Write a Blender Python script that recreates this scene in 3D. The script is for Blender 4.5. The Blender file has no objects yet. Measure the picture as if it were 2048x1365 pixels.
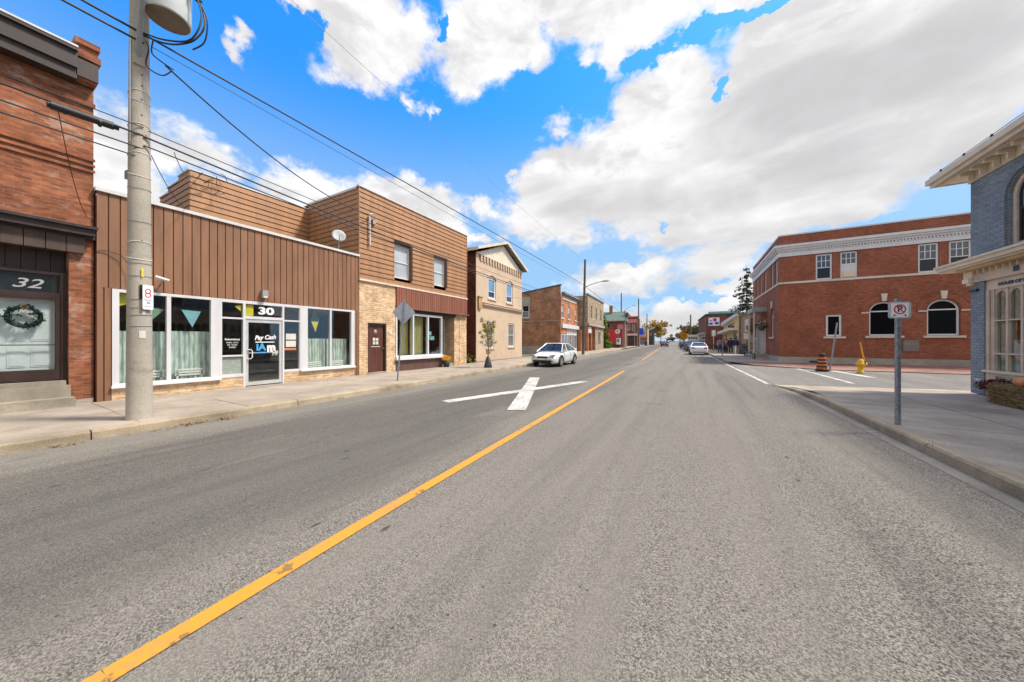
import bpy, bmesh, math, random
from mathutils import Vector, Matrix
random.seed(7)
SC = bpy.context.scene
COL = SC.collection
R = math.radians

# ------------------------------------------------------------------ camera
cam = bpy.data.cameras.new("camera")
cam.sensor_width = 36.0
cam.lens = 650.0 / 2048.0 * 36.0
cam.clip_start = 0.05
cam.clip_end = 6000.0
camo = bpy.data.objects.new("camera", cam)
COL.objects.link(camo)
camo.location = (0.0, 0.0, 1.55)
camo.rotation_euler = (R(90), 0.0, R(29.047))
SC.camera = camo

# ------------------------------------------------------------------ light
SUN_AZ, SUN_EL = 60.0, 56.0            # azimuth measured from +Y towards +X
SUN_STRENGTH, SKY_STRENGTH = 2.3, 0.11
tosun = Vector((math.cos(R(SUN_EL)) * math.sin(R(SUN_AZ)), math.cos(R(SUN_EL)) * math.cos(R(SUN_AZ)), math.sin(R(SUN_EL))))
sun = bpy.data.lights.new("sun", 'SUN')
sun.energy = SUN_STRENGTH
sun.angle = R(8.0)
sun.color = (1.0, 0.91, 0.78)
suno = bpy.data.objects.new("sun", sun)
COL.objects.link(suno)
suno.rotation_euler = (-tosun).to_track_quat('-Z', 'Y').to_euler()
suno.location = (20, 10, 30)
SC.view_settings.view_transform = 'Standard'
SC.view_settings.look = 'None'
SC.view_settings.exposure = 1.2
SC.view_settings.gamma = 1.0

# ------------------------------------------------------------------ node helper
class NT:
    def __init__(s, tree):
        s.t = tree
        s.n = tree.nodes
        s.l = tree.links
    def node(s, typ, **kw):
        n = s.n.new(typ)
        for k, v in kw.items():
            setattr(n, k, v)
        return n
    def put(s, sock, v):
        if hasattr(v, 'is_output') or isinstance(v, bpy.types.NodeSocket):
            s.l.new(v, sock)
        else:
            sock.default_value = v
    def math(s, op, a, b=0.0, c=0.0, clamp=False):
        n = s.node('ShaderNodeMath', operation=op, use_clamp=clamp)
        s.put(n.inputs[0], a); s.put(n.inputs[1], b); s.put(n.inputs[2], c)
        return n.outputs[0]
    def vmath(s, op, a, b=(0, 0, 0)):
        n = s.node('ShaderNodeVectorMath', operation=op)
        s.put(n.inputs[0], a); s.put(n.inputs[1], b)
        return n.outputs['Value'] if op in ('LENGTH', 'DOT_PRODUCT') else n.outputs[0]
    def noise(s, vec, scale, detail=4.0, rough=0.55, dist=0.0):
        n = s.node('ShaderNodeTexNoise')
        if vec is not None:
            s.put(n.inputs['Vector'], vec)
        n.inputs['Scale'].default_value = scale
        n.inputs['Detail'].default_value = detail
        n.inputs['Roughness'].default_value = rough
        n.inputs['Distortion'].default_value = dist
        return n.outputs['Fac']
    def smooth(s, v, a, b, o0=0.0, o1=1.0):
        n = s.node('ShaderNodeMapRange', interpolation_type='SMOOTHSTEP')
        s.put(n.inputs['Value'], v)
        n.inputs['From Min'].default_value = a
        n.inputs['From Max'].default_value = b
        n.inputs['To Min'].default_value = o0
        n.inputs['To Max'].default_value = o1
        return n.outputs['Result']
    def mix(s, f, a, b, blend='MIX'):
        n = s.node('ShaderNodeMix', data_type='RGBA', blend_type=blend)
        s.put(n.inputs[0], f)
        s.put(n.inputs[6], a if not isinstance(a, tuple) else (a + (1.0,))[:4])
        s.put(n.inputs[7], b if not isinstance(b, tuple) else (b + (1.0,))[:4])
        return n.outputs[2]
    def mapping(s, vec, loc=(0, 0, 0), rot=(0, 0, 0), scale=(1, 1, 1), typ='POINT'):
        n = s.node('ShaderNodeMapping', vector_type=typ)
        s.put(n.inputs['Vector'], vec)
        n.inputs['Location'].default_value = loc
        n.inputs['Rotation'].default_value = rot
        n.inputs['Scale'].default_value = scale
        return n.outputs[0]

# ------------------------------------------------------------------ sky with clouds
W = bpy.data.worlds.new("World")
SC.world = W
W.use_nodes = True
g = NT(W.node_tree)
g.n.clear()
wout = g.node('ShaderNodeOutputWorld')
bg = g.node('ShaderNodeBackground')
sky = g.node('ShaderNodeTexSky', sky_type='NISHITA')
sky.sun_disc = False
sky.sun_elevation = R(SUN_EL)
sky.sun_rotation = R(SUN_AZ)
sky.altitude = 200.0
sky.air_density = 1.0
sky.dust_density = 0.4
sky.ozone_density = 2.0
tc = g.node('ShaderNodeTexCoord')
d = g.vmath('NORMALIZE', tc.outputs['Generated'])
sep = g.node('ShaderNodeSeparateXYZ')
g.put(sep.inputs[0], d)
az = g.math('MULTIPLY', g.math('ARCTAN2', sep.outputs[0], sep.outputs[1]), 57.29578)
el = g.math('MULTIPLY', g.math('ARCSINE', sep.outputs[2]), 57.29578)
ae = g.node('ShaderNodeCombineXYZ')
g.put(ae.inputs[0], az); g.put(ae.inputs[1], el)
AE = ae.outputs[0]
# clouds: (azimuth, elevation, half width, half height, turn) in degrees; last ones unseen, added to lift and neutralise ambient light
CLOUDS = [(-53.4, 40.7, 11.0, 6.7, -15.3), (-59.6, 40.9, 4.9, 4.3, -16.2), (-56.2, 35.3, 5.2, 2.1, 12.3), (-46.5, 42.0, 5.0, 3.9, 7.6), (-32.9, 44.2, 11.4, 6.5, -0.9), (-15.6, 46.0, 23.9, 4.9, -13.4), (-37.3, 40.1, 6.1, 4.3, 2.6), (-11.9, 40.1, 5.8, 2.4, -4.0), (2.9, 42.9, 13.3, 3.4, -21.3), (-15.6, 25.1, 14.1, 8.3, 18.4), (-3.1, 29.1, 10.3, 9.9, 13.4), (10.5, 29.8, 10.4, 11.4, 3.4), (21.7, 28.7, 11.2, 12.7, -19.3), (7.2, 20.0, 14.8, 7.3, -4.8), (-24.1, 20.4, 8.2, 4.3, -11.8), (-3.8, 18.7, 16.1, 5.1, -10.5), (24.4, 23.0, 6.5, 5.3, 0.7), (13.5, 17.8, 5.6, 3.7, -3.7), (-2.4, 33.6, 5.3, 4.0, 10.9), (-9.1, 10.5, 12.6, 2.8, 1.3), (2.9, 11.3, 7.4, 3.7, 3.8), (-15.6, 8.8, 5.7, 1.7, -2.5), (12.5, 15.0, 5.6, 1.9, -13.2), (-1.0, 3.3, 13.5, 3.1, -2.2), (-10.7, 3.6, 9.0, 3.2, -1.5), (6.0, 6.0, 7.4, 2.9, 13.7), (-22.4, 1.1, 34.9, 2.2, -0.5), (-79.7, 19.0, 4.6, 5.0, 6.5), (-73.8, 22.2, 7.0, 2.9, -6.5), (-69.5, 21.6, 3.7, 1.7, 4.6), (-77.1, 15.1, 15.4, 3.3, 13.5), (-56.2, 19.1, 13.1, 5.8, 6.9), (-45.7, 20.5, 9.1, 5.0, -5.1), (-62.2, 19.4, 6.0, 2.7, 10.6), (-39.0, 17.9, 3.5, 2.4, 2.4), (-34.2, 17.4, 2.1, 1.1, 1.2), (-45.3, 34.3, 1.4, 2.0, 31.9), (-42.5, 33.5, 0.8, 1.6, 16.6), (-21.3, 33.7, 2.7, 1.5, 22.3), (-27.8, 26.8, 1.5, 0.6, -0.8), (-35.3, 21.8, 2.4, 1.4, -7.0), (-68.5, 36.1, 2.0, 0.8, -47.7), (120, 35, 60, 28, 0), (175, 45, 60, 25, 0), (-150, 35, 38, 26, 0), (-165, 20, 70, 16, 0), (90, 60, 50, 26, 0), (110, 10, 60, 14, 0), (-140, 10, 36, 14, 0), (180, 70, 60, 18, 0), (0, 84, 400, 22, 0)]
SHADES = [(12.5, 29.6, 12.1, 6.9, -1.0), (22.8, 27.7, 8.8, 5.7, -12.3), (14.9, 21.9, 10.4, 5.3, 6.6), (2.3, 20.4, 12.9, 3.5, -3.1), (-15.6, 21.5, 10.3, 3.0, -6.4), (7.2, 14.1, 10.7, 2.1, -1.8), (-3.8, 8.9, 9.2, 1.3, 0.6), (-0.3, 2.5, 9.2, 1.7, -1.6), (24.4, 18.4, 5.2, 3.0, 15.9), (120, 33, 40, 12, 0), (90, 50, 30, 14, 0)]
GAPS = [(-21.5, 38.3, 7.9, 2.2, -0.6), (-6.8, 38.8, 5.1, 1.2, 1.0), (2.3, 38.8, 5.1, 1.1, -1.8), (8.3, 38.4, 2.9, 0.7, -1.3), (3.7, 33.5, 1.1, 1.5, -24.1), (23.4, 14.6, 3.5, 2.1, 0.1), (19.5, 13.9, 2.6, 1.1, -8.2), (-14.7, 13.7, 8.8, 1.1, -12.1), (0.3, 7.1, 5.6, 0.7, 1.4), (-62.2, 38.8, 1.5, 2.2, 2.7), (-42.0, 44.4, 1.0, 1.8, 6.3), (-3.8, 17.6, 2.8, 0.6, -8.1)]
dn = g.mapping(d, scale=(1.0, 1.0, 1.35))
wn = g.node('ShaderNodeTexNoise')
g.put(wn.inputs['Vector'], dn); wn.inputs['Scale'].default_value = 7.0; wn.inputs['Detail'].default_value = 9.0; wn.inputs['Roughness'].default_value = 0.6
wv = g.vmath('MULTIPLY', g.vmath('SUBTRACT', wn.outputs['Color'], (0.5, 0.5, 0.5)), (15.0, 12.0, 0.0))
WAE = g.vmath('ADD', AE, wv)
def field(lst, vec):
    acc = None
    for (a, e, ra, re, ro) in lst:
        m = g.mapping(vec, (a, e, 0), (0, 0, R(ro)), (ra, re, 1.0), 'TEXTURE')
        k = min(1.0, max(0.28, min(ra, re) / 7.0))
        v = g.math('MULTIPLY', g.math('SUBTRACT', 1.0, g.vmath('LENGTH', m)), k)
        acc = v if acc is None else g.math('SMOOTH_MAX', acc, v, 0.06)
    return g.math('MAXIMUM', acc, -1.0)
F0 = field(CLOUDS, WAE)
n1 = g.noise(dn, 5.0, 12.0, 0.62, 0.25)
n2 = g.noise(g.mapping(dn, (3.1, 1.7, 0.4)), 15.0, 10.0, 0.65, 0.3)
ff = g.math('ADD', F0, g.math('MULTIPLY', g.math('SUBTRACT', n1, 0.5), 0.85))
ff = g.math('ADD', ff, g.math('MULTIPLY', g.math('SUBTRACT', n2, 0.5), 0.5))
ff = g.math('SUBTRACT', ff, g.math('MULTIPLY', g.math('MAXIMUM', field(GAPS, WAE), 0.0), 3.2))
cov = g.smooth(ff, -0.09, 0.25)
# grey undersides
S0 = field(SHADES, AE)
n3 = g.noise(g.mapping(dn, (0.7, 2.3, 1.4), scale=(1, 1, 2.2)), 4.0, 8.0, 0.55, 0.4)
sh = g.math('ADD', S0, g.math('MULTIPLY', g.math('SUBTRACT', n3, 0.5), 1.9))
shade = g.math('MAXIMUM', g.smooth(sh, -0.62, 0.62, 0.0, 0.85), g.math('MULTIPLY', g.smooth(g.noise(g.mapping(dn, (5, 1, 2), scale=(1, 1, 1.6)), 7.0, 8.0, 0.6, 0.3), 0.40, 0.68), 0.62))
fine = g.smooth(n2, 0.32, 0.62)
ccol = g.mix(shade, (4.3, 4.25, 4.25), (2.25, 2.2, 2.25))
ccol = g.mix(g.math('MULTIPLY', g.math('SUBTRACT', 1.0, fine), 0.30), ccol, (2.9, 2.95, 3.08))
fill_gain = g.smooth(g.vmath('DOT_PRODUCT', d, tuple(tosun)), 0.85, 1.0, 1.0, 4.5)   # added fill light: clouds out of view brightened round the sun
ccol = g.mix(1.0, ccol, fill_gain, 'MULTIPLY')
hsv = g.node('ShaderNodeHueSaturation')
hsv.inputs['Hue'].default_value = 0.502
g.put(hsv.inputs['Value'], g.smooth(el, 8.0, 44.0, 0.8, 1.5))
g.put(hsv.inputs['Saturation'], g.smooth(el, 4.0, 38.0, 0.95, 1.42))
g.put(hsv.inputs['Color'], sky.outputs[0])
skyc = g.mix(g.smooth(el, 36.0, 7.0, 0.0, 0.9), hsv.outputs[0], (1.3, 2.4, 3.75))
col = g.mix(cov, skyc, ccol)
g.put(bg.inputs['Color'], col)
bg.inputs['Strength'].default_value = SKY_STRENGTH
g.l.new(bg.outputs[0], wout.inputs[0])

# ------------------------------------------------------------------ materials
MATS = {}
def newmat(name):
    m = bpy.data.materials.new(name)
    m.use_nodes = True
    t = NT(m.node_tree)
    b = m.node_tree.nodes['Principled BSDF']
    MATS[name] = m
    return m, t, b
def pos(t):
    return t.node('ShaderNodeNewGeometry').outputs['Position']
def uv(t):
    n = t.node('ShaderNodeUVMap')
    n.uv_map = 'UVMap'
    return n.outputs[0]
def bump(t, b, h, strength=0.3, dist=0.01):
    n = t.node('ShaderNodeBump')
    n.inputs['Strength'].default_value = strength
    n.inputs['Distance'].default_value = dist
    t.put(n.inputs['Height'], h)
    t.l.new(n.outputs[0], b.inputs['Normal'])
def simple(name, col, rough=0.6, metal=0.0, var=0.12, vs=2.5, bmp=0.0, bs=60.0, spec=0.5, streak=False):
    m, t, b = newmat(name)
    p = pos(t)
    if streak:
        p = t.mapping(p, scale=(1, 1, 0.18))
    n = t.noise(p, vs, 6.0, 0.6)
    dark = tuple(c * (1 - var * 1.6) for c in col)
    lite = tuple(min(1.0, c * (1 + var)) for c in col)
    c = t.mix(t.smooth(n, 0.25, 0.75), dark, lite)
    t.put(b.inputs['Base Color'], c)
    t.put(b.inputs['Roughness'], t.smooth(n, 0.2, 0.8, max(0.03, rough - 0.08), min(1, rough + 0.08)))
    b.inputs['Metallic'].default_value = metal
    b.inputs['Specular IOR Level'].default_value = spec
    if bmp:
        bump(t, b, t.noise(pos(t), bs, 3.0), bmp, 0.01)
    return m
def siding(name, col, horizontal, pitch):
    m, t, b = newmat(name)
    u = uv(t)
    sp = t.node('ShaderNodeSeparateXYZ'); t.put(sp.inputs[0], u)
    idx = t.math('FLOOR', t.math('DIVIDE', sp.outputs[1 if horizontal else 0], pitch))
    wn_ = t.node('ShaderNodeTexWhiteNoise', noise_dimensions='1D'); t.put(wn_.inputs['W'], idx)
    c = t.mix(wn_.outputs['Value'], tuple(x * 0.90 for x in col), tuple(x * 1.09 for x in col))
    st = t.noise(t.mapping(u, scale=(2.2, 0.25, 1)), 2.0, 8.0, 0.65)
    c = t.mix(1.0, c, t.mix(t.smooth(st, 0.28, 0.72), (0.80,) * 3, (1.14,) * 3), 'MULTIPLY')
    fd = t.noise(u, 0.5, 5.0, 0.6)
    c = t.mix(t.math('MULTIPLY', t.smooth(fd, 0.45, 0.75), 0.3), c, tuple(min(1, x * 1.25 + 0.02) for x in col))
    gr = t.noise(t.mapping(u, (4, 9, 0), scale=(1.5, 0.5, 1)), 2.4, 9.0, 0.7)
    c = t.mix(t.math('MULTIPLY', t.smooth(gr, 0.58, 0.74), 0.35), c, tuple(x * 0.4 for x in col))
    t.put(b.inputs['Base Color'], c)
    t.put(b.inputs['Roughness'], t.smooth(st, 0.2, 0.8, 0.45, 0.7))
    b.inputs['Specular IOR Level'].default_value = 0.35
    bump(t, b, t.noise(t.mapping(u, scale=(3, 0.7, 1)), 3.0, 3.0), 0.15, 0.02)
    return m
def brick(name, c1, c2, mortar, bw=0.215, rh=0.076, ms=0.009, patch=None, patch_amt=0.0, var=0.35, vs=0.9, soot=0.0, b=0.35, squash=1.0):
    m, t, bs = newmat(name)
    u = uv(t)
    wob = t.noise(u, 3.0, 2.0)
    bt = t.node('ShaderNodeTexBrick')
    t.put(bt.inputs['Vector'], u)
    bt.inputs['Scale'].default_value = 1.0
    bt.inputs['Brick Width'].default_value = bw
    bt.inputs['Row Height'].default_value = rh
    bt.inputs['Mortar Size'].default_value = ms
    bt.inputs['Mortar Smooth'].default_value = 0.2
    bt.inputs['Bias'].default_value = 0.0
    bt.inputs['Color1'].default_value = c1 + (1,)
    bt.inputs['Color2'].default_value = c2 + (1,)
    bt.inputs['Mortar'].default_value = mortar + (1,)
    c = bt.outputs['Color']
    n = t.noise(u, vs, 7.0, 0.62)
    n5 = t.noise(t.mapping(u, scale=(4.6, 13.0, 1)), 1.0, 1.0, 0.5)
    c = t.mix(1.0, c, t.mix(t.smooth(n, 0.3, 0.7), (1 - var,) * 3, (1 + var * 0.6,) * 3), 'MULTIPLY')
    c = t.mix(1.0, c, t.mix(t.smooth(n5, 0.3, 0.7), (1 - var * 0.8,) * 3, (1 + var * 0.5,) * 3), 'MULTIPLY')
    if patch:
        n4 = t.noise(t.mapping(u, (5.2, 1.3, 0), scale=(1, 1.6, 1)), 1.7, 9.0, 0.68)
        c = t.mix(t.math('MULTIPLY', t.smooth(n4, 0.53, 0.66), patch_amt), c, patch)
    if soot:
        n6 = t.noise(t.mapping(u, (9.2, 7.3, 0), scale=(1, 0.35, 1)), 1.1, 6.0, 0.6)
        c = t.mix(t.math('MULTIPLY', t.smooth(n6, 0.5, 0.75), soot), c, (0.05, 0.04, 0.035))
    t.put(bs.inputs['Base Color'], c)
    bs.inputs['Roughness'].default_value = 0.88
    bs.inputs['Specular IOR Level'].default_value = 0.25
    h = t.math('ADD', t.math('MULTIPLY', bt.outputs['Fac'], -1.0), t.math('MULTIPLY', n5, 0.4))
    bump(t, bs, h, b, 0.012)
    return m
def glass(name, tint=(0.75, 0.82, 0.80), refl=1.0, rough=0.02):
    m, t, b = newmat(name)
    t.n.remove(b)
    o = t.n['Material Output']
    tr = t.node('ShaderNodeBsdfTransparent'); tr.inputs[0].default_value = tint + (1,)
    gl = t.node('ShaderNodeBsdfGlossy'); gl.inputs['Roughness'].default_value = rough
    gl.inputs[0].default_value = (0.9, 0.95, 1.0, 1)
    # panes are never perfectly flat
    bn = t.node('ShaderNodeBump'); bn.inputs['Strength'].default_value = 0.06; bn.inputs['Distance'].default_value = 0.02
    t.put(bn.inputs['Height'], t.noise(pos(t), 2.2, 1.0))
    t.l.new(bn.outputs[0], gl.inputs['Normal'])
    lw = t.node('ShaderNodeLayerWeight'); lw.inputs['Blend'].default_value = 0.5
    f = t.math('MULTIPLY', t.math('ADD', 0.075, t.math('MULTIPLY', t.math('POWER', lw.outputs['Facing'], 3.6), 0.9)), refl, clamp=True)
    mx = t.node('ShaderNodeMixShader')
    t.put(mx.inputs[0], f)
    t.l.new(tr.outputs[0], mx.inputs[1]); t.l.new(gl.outputs[0], mx.inputs[2])
    t.l.new(mx.outputs[0], o.inputs[0])
    return m
def pane_mat(name, col, rough=0.04, spec=0.9):
    m, t, b = newmat(name)
    n = t.noise(pos(t), 0.9, 3.0)
    t.put(b.inputs['Base Color'], t.mix(n, tuple(c * 0.5 for c in col), tuple(min(1, c * 1.5) for c in col)))
    b.inputs['Roughness'].default_value = rough
    b.inputs['Specular IOR Level'].default_value = spec
    bump(t, b, t.noise(pos(t), 1.6, 1.0), 0.05, 0.02)
    return m
def leafmat(name, c1, c2, c3, sc=9.0):
    m, t, b = newmat(name)
    n = t.noise(pos(t), sc, 3.0)
    c = t.mix(t.smooth(n, 0.3, 0.55), c1, c2)
    n2 = t.noise(t.mapping(pos(t), (4, 2, 1)), sc * 0.45, 2.0)
    c = t.mix(t.smooth(n2, 0.5, 0.66), c, c3)
    t.put(b.inputs['Base Color'], c)
    b.inputs['Roughness'].default_value = 0.7
    b.inputs['Specular IOR Level'].default_value = 0.2
    return m

# asphalt: aggregate, worn wheel paths, patches and tar spots
def asphalt(name, base, dark, lite, streets=True):
    m, t, b = newmat(name)
    p = pos(t)
    sp = t.node('ShaderNodeSeparateXYZ'); t.put(sp.inputs[0], p)
    vor = t.node('ShaderNodeTexVoronoi'); t.put(vor.inputs['Vector'], p); vor.inputs['Scale'].default_value = 135.0
    vb = t.node('ShaderNodeSeparateColor'); t.put(vb.inputs[0], vor.outputs['Color'])
    agg = vb.outputs[0]
    c = t.mix(t.smooth(agg, 0.0, 1.0), tuple(x * 0.2 for x in base), tuple(x * 1.95 for x in base))
    ag2 = t.noise(p, 75.0, 3.0, 0.7)
    c = t.mix(1.0, c, t.mix(t.smooth(ag2, 0.3, 0.7), (0.76,) * 3, (1.22,) * 3), 'MULTIPLY')
    # large stains and lengthwise wear
    big = t.noise(t.mapping(p, scale=(1.0, 0.22, 1)), 0.55, 6.0, 0.6)
    c = t.mix(t.smooth(big, 0.35, 0.72), c, t.mix(0.5, c, lite), 'MIX')
    wear = t.noise(t.mapping(p, (2.0, 5.0, 0), scale=(1.0, 0.045, 1)), 2.2, 6.0, 0.62)
    c = t.mix(t.math('MULTIPLY', t.smooth(wear, 0.44, 0.68), 0.38 if streets else 0.25), c, dark)
    wear2 = t.noise(t.mapping(p, (9.0, 1.0, 0), scale=(1.0, 0.05, 1)), 1.5, 6.0, 0.6)
    c = t.mix(t.math('MULTIPLY', t.smooth(wear2, 0.48, 0.7), 0.42), c, lite)
    if streets:
        wob = t.math('MULTIPLY', t.math('SUBTRACT', t.noise(t.mapping(p, scale=(1, 0.3, 1)), 0.9, 4.0), 0.5), 1.6)
        x = t.math('ADD', t.math('ADD', sp.outputs[0], t.math('MULTIPLY', sp.outputs[1], 0.045)), wob)
        lane = t.math('MULTIPLY', t.smooth(x, -7.0, -6.2), t.smooth(x, -2.6, -3.6))     # traffic-dark lane
        c = t.mix(t.math('MULTIPLY', lane, 0.5), c, dark)
        near = t.smooth(x, -6.7, -7.8)                                                     # pale parking strip
        c = t.mix(t.math('MULTIPLY', near, 0.5), c, lite)
        mid = t.math('MULTIPLY', t.smooth(x, -1.9, -0.9), t.smooth(x, 1.7, 0.5))
        c = t.mix(t.math('MULTIPLY', mid, 0.22), c, lite)
    # pits: dark and pale specks
    v2 = t.node('ShaderNodeTexVoronoi'); t.put(v2.inputs['Vector'], t.mapping(p, scale=(1, 0.8, 1))); v2.inputs['Scale'].default_value = 13.0
    v2c = t.node('ShaderNodeSeparateColor'); t.put(v2c.inputs[0], v2.outputs['Color'])
    pit = t.math('MULTIPLY', t.smooth(v2.outputs['Distance'], 0.15, 0.06), t.math('GREATER_THAN', v2c.outputs[1], 0.60))
    c = t.mix(t.math('MULTIPLY', pit, 0.8), c, (0.03, 0.03, 0.03))
    v3 = t.node('ShaderNodeTexVoronoi'); t.put(v3.inputs['Vector'], t.mapping(p, (3, 1, 0), scale=(1, 0.45, 1))); v3.inputs['Scale'].default_value = 3.4
    v3c = t.node('ShaderNodeSeparateColor'); t.put(v3c.inputs[0], v3.outputs['Color'])
    sp3 = t.math('MULTIPLY', t.smooth(t.math('ADD', v3.outputs['Distance'], t.math('MULTIPLY', ag2, 0.05)), 0.13, 0.07), t.math('GREATER_THAN', v3c.outputs[0], 0.60))
    c = t.mix(t.math('MULTIPLY', sp3, 0.85), c, (0.05, 0.047, 0.045))
    # hairline cracks and sealed seams
    wv_ = t.node('ShaderNodeTexNoise'); t.put(wv_.inputs['Vector'], p); wv_.inputs['Scale'].default_value = 1.3; wv_.inputs['Detail'].default_value = 5.0
    pw = t.vmath('ADD', p, t.vmath('MULTIPLY', t.vmath('SUBTRACT', wv_.outputs['Color'], (0.5, 0.5, 0.5)), (0.9, 0.9, 0.0)))
    ve = t.node('ShaderNodeTexVoronoi', feature='DISTANCE_TO_EDGE'); t.put(ve.inputs['Vector'], t.mapping(pw, scale=(1.0, 0.42, 1.0))); ve.inputs['Scale'].default_value = 0.42
    ck = t.math('MULTIPLY', t.smooth(ve.outputs['Distance'], 0.0075, 0.002), t.smooth(t.noise(t.mapping(p, (7, 7, 0)), 0.35, 3.0), 0.52, 0.62))
    c = t.mix(t.math('MULTIPLY', ck, 0.2), c, (0.06, 0.055, 0.05))
    # drips, oil and pale rubbed places
    ol = t.smooth(t.noise(t.mapping(p, (3, 9, 0), scale=(1.0, 0.35, 1)), 1.1, 7.0, 0.65), 0.60, 0.72)
    c = t.mix(t.math('MULTIPLY', ol, 0.34), c, dark)
    rb = t.smooth(t.noise(t.mapping(p, (13, 2, 0), scale=(1.0, 0.25, 1)), 0.9, 7.0, 0.65), 0.58, 0.72)
    c = t.mix(t.math('MULTIPLY', rb, 0.4), c, lite)
    t.put(b.inputs['Base Color'], c)
    b.inputs['Roughness'].default_value = 0.9
    b.inputs['Specular IOR Level'].default_value = 0.25
    h = t.math('ADD', t.math('MULTIPLY', vor.outputs['Distance'], -0.8), t.math('MULTIPLY', ag2, 0.8))
    bump(t, b, h, 0.55, 0.012)
    return m
asphalt('asphalt', (0.155, 0.143, 0.125), (0.070, 0.067, 0.062), (0.225, 0.206, 0.177))
asphalt('asphalt_side', (0.165, 0.152, 0.135), (0.11, 0.108, 0.108), (0.26, 0.25, 0.235), False)

def concrete(name, base, var=0.25, stain=(0.12, 0.10, 0.08)):
    m, t, b = newmat(name)
    p = pos(t)
    n = t.noise(p, 0.8, 7.0, 0.65)
    c = t.mix(t.smooth(n, 0.3, 0.7), tuple(x * (1 - var) for x in base), tuple(x * (1 + var * 0.5) for x in base))
    f = t.noise(p, 70.0, 3.0, 0.6)
    c = t.mix(1.0, c, t.mix(t.smooth(f, 0.3, 0.7), (0.82,) * 3, (1.15,) * 3), 'MULTIPLY')
    s = t.noise(t.mapping(p, (8, 3, 2), scale=(1, 0.6, 2.0)), 1.8, 8.0, 0.7)
    c = t.mix(t.math('MULTIPLY', t.smooth(s, 0.56, 0.75), 0.45), c, stain)
    ve = t.node('ShaderNodeTexVoronoi', feature='DISTANCE_TO_EDGE'); wv_ = t.node('ShaderNodeTexNoise'); t.put(wv_.inputs['Vector'], p); wv_.inputs['Scale'].default_value = 2.0; wv_.inputs['Detail'].default_value = 5.0
    t.put(ve.inputs['Vector'], t.vmath('ADD', p, t.vmath('MULTIPLY', wv_.outputs['Color'], (0.6, 0.6, 0.6)))); ve.inputs['Scale'].default_value = 0.5
    ck = t.math('MULTIPLY', t.smooth(ve.outputs['Distance'], 0.006, 0.002), t.smooth(t.noise(t.mapping(p, (2, 8, 1)), 0.6, 2.0), 0.52, 0.6))
    c = t.mix(t.math('MULTIPLY', ck, 0.55), c, stain)
    d2 = t.smooth(t.noise(t.mapping(p, (1, 4, 6)), 9.0, 4.0, 0.7), 0.64, 0.72)
    c = t.mix(t.math('MULTIPLY', d2, 0.35), c, stain)
    t.put(b.inputs['Base Color'], c)
    b.inputs['Roughness'].default_value = 0.9
    b.inputs['Specular IOR Level'].default_value = 0.25
    bump(t, b, t.math('ADD', f, t.math('MULTIPLY', n, 2.0)), 0.3, 0.006)
    return m
concrete('sidewalk_left', (0.345, 0.295, 0.24))
concrete('sidewalk_right', (0.40, 0.335, 0.265), 0.3)
concrete('kerb', (0.36, 0.295, 0.205), 0.45)
concrete('gutter', (0.23, 0.205, 0.17), 0.35)
concrete('joint', (0.10, 0.085, 0.07), 0.2)
concrete('step', (0.35, 0.31, 0.24), 0.35)
concrete('pole_concrete', (0.415, 0.375, 0.31), 0.18)
concrete('stone_base', (0.40, 0.35, 0.30), 0.25)
concrete('lime_stone', (0.62, 0.57, 0.49), 0.12)
concrete('stucco', (0.56, 0.435, 0.315), 0.10, (0.36, 0.26, 0.17))
brick('ground_far', (0.17, 0.16, 0.12), (0.15, 0.15, 0.11), (0.16, 0.15, 0.11), 5, 5, 0.1)

def paint(name, col, wornto, amt):
    m, t, b = newmat(name)
    p = pos(t)
    n = t.noise(p, 24.0, 5.0, 0.7)
    n2 = t.noise(p, 1.6, 4.0)
    w = t.math('MULTIPLY', t.smooth(t.math('ADD', n, t.math('MULTIPLY', n2, 0.55)), 0.66, 0.94), amt)
    c = t.mix(w, col, wornto)
    c = t.mix(t.math('MULTIPLY', t.smooth(t.noise(p, 5.5, 5.0, 0.65), 0.60, 0.65), 0.7), c, (0.10, 0.085, 0.06))
    t.put(b.inputs['Base Color'], c)
    b.inputs['Roughness'].default_value = 0.7
    b.inputs['Specular IOR Level'].default_value = 0.3
    bump(t, b, n, 0.4, 0.008)
    return m
paint('paint_yellow', (0.62, 0.27, 0.022), (0.36, 0.22, 0.08), 0.8)
paint('paint_white', (0.60, 0.585, 0.55), (0.27, 0.25, 0.22), 1.0)

brick('brick_orange_old', (0.37, 0.13, 0.058), (0.23, 0.075, 0.038), (0.26, 0.15, 0.105), 0.215, 0.07, 0.007, (0.52, 0.42, 0.34), 0.45, 0.28, 1.2, 0.4)
brick('brick_post', (0.32, 0.092, 0.048), (0.235, 0.062, 0.035), (0.32, 0.175, 0.12), 0.215, 0.076, 0.009, (0.38, 0.14, 0.085), 0.15, 0.2, 0.8, 0.1)
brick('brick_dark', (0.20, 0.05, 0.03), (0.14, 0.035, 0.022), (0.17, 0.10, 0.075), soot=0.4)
brick('brick_far', (0.46, 0.20, 0.095), (0.34, 0.13, 0.06), (0.36, 0.27, 0.20), patch=(0.45, 0.36, 0.27), patch_amt=0.3, soot=0.3)
brick('brick_far_front', (0.55, 0.20, 0.09), (0.46, 0.155, 0.07), (0.46, 0.30, 0.2))
brick('brick_red_far', (0.27, 0.075, 0.05), (0.20, 0.055, 0.04), (0.25, 0.15, 0.12))
brick('brick_blue', (0.245, 0.285, 0.325), (0.20, 0.238, 0.28), (0.145, 0.17, 0.21), 0.215, 0.072, 0.009, (0.28, 0.31, 0.37), 0.4, 0.16, 1.0, 0.0, 0.6)
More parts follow.
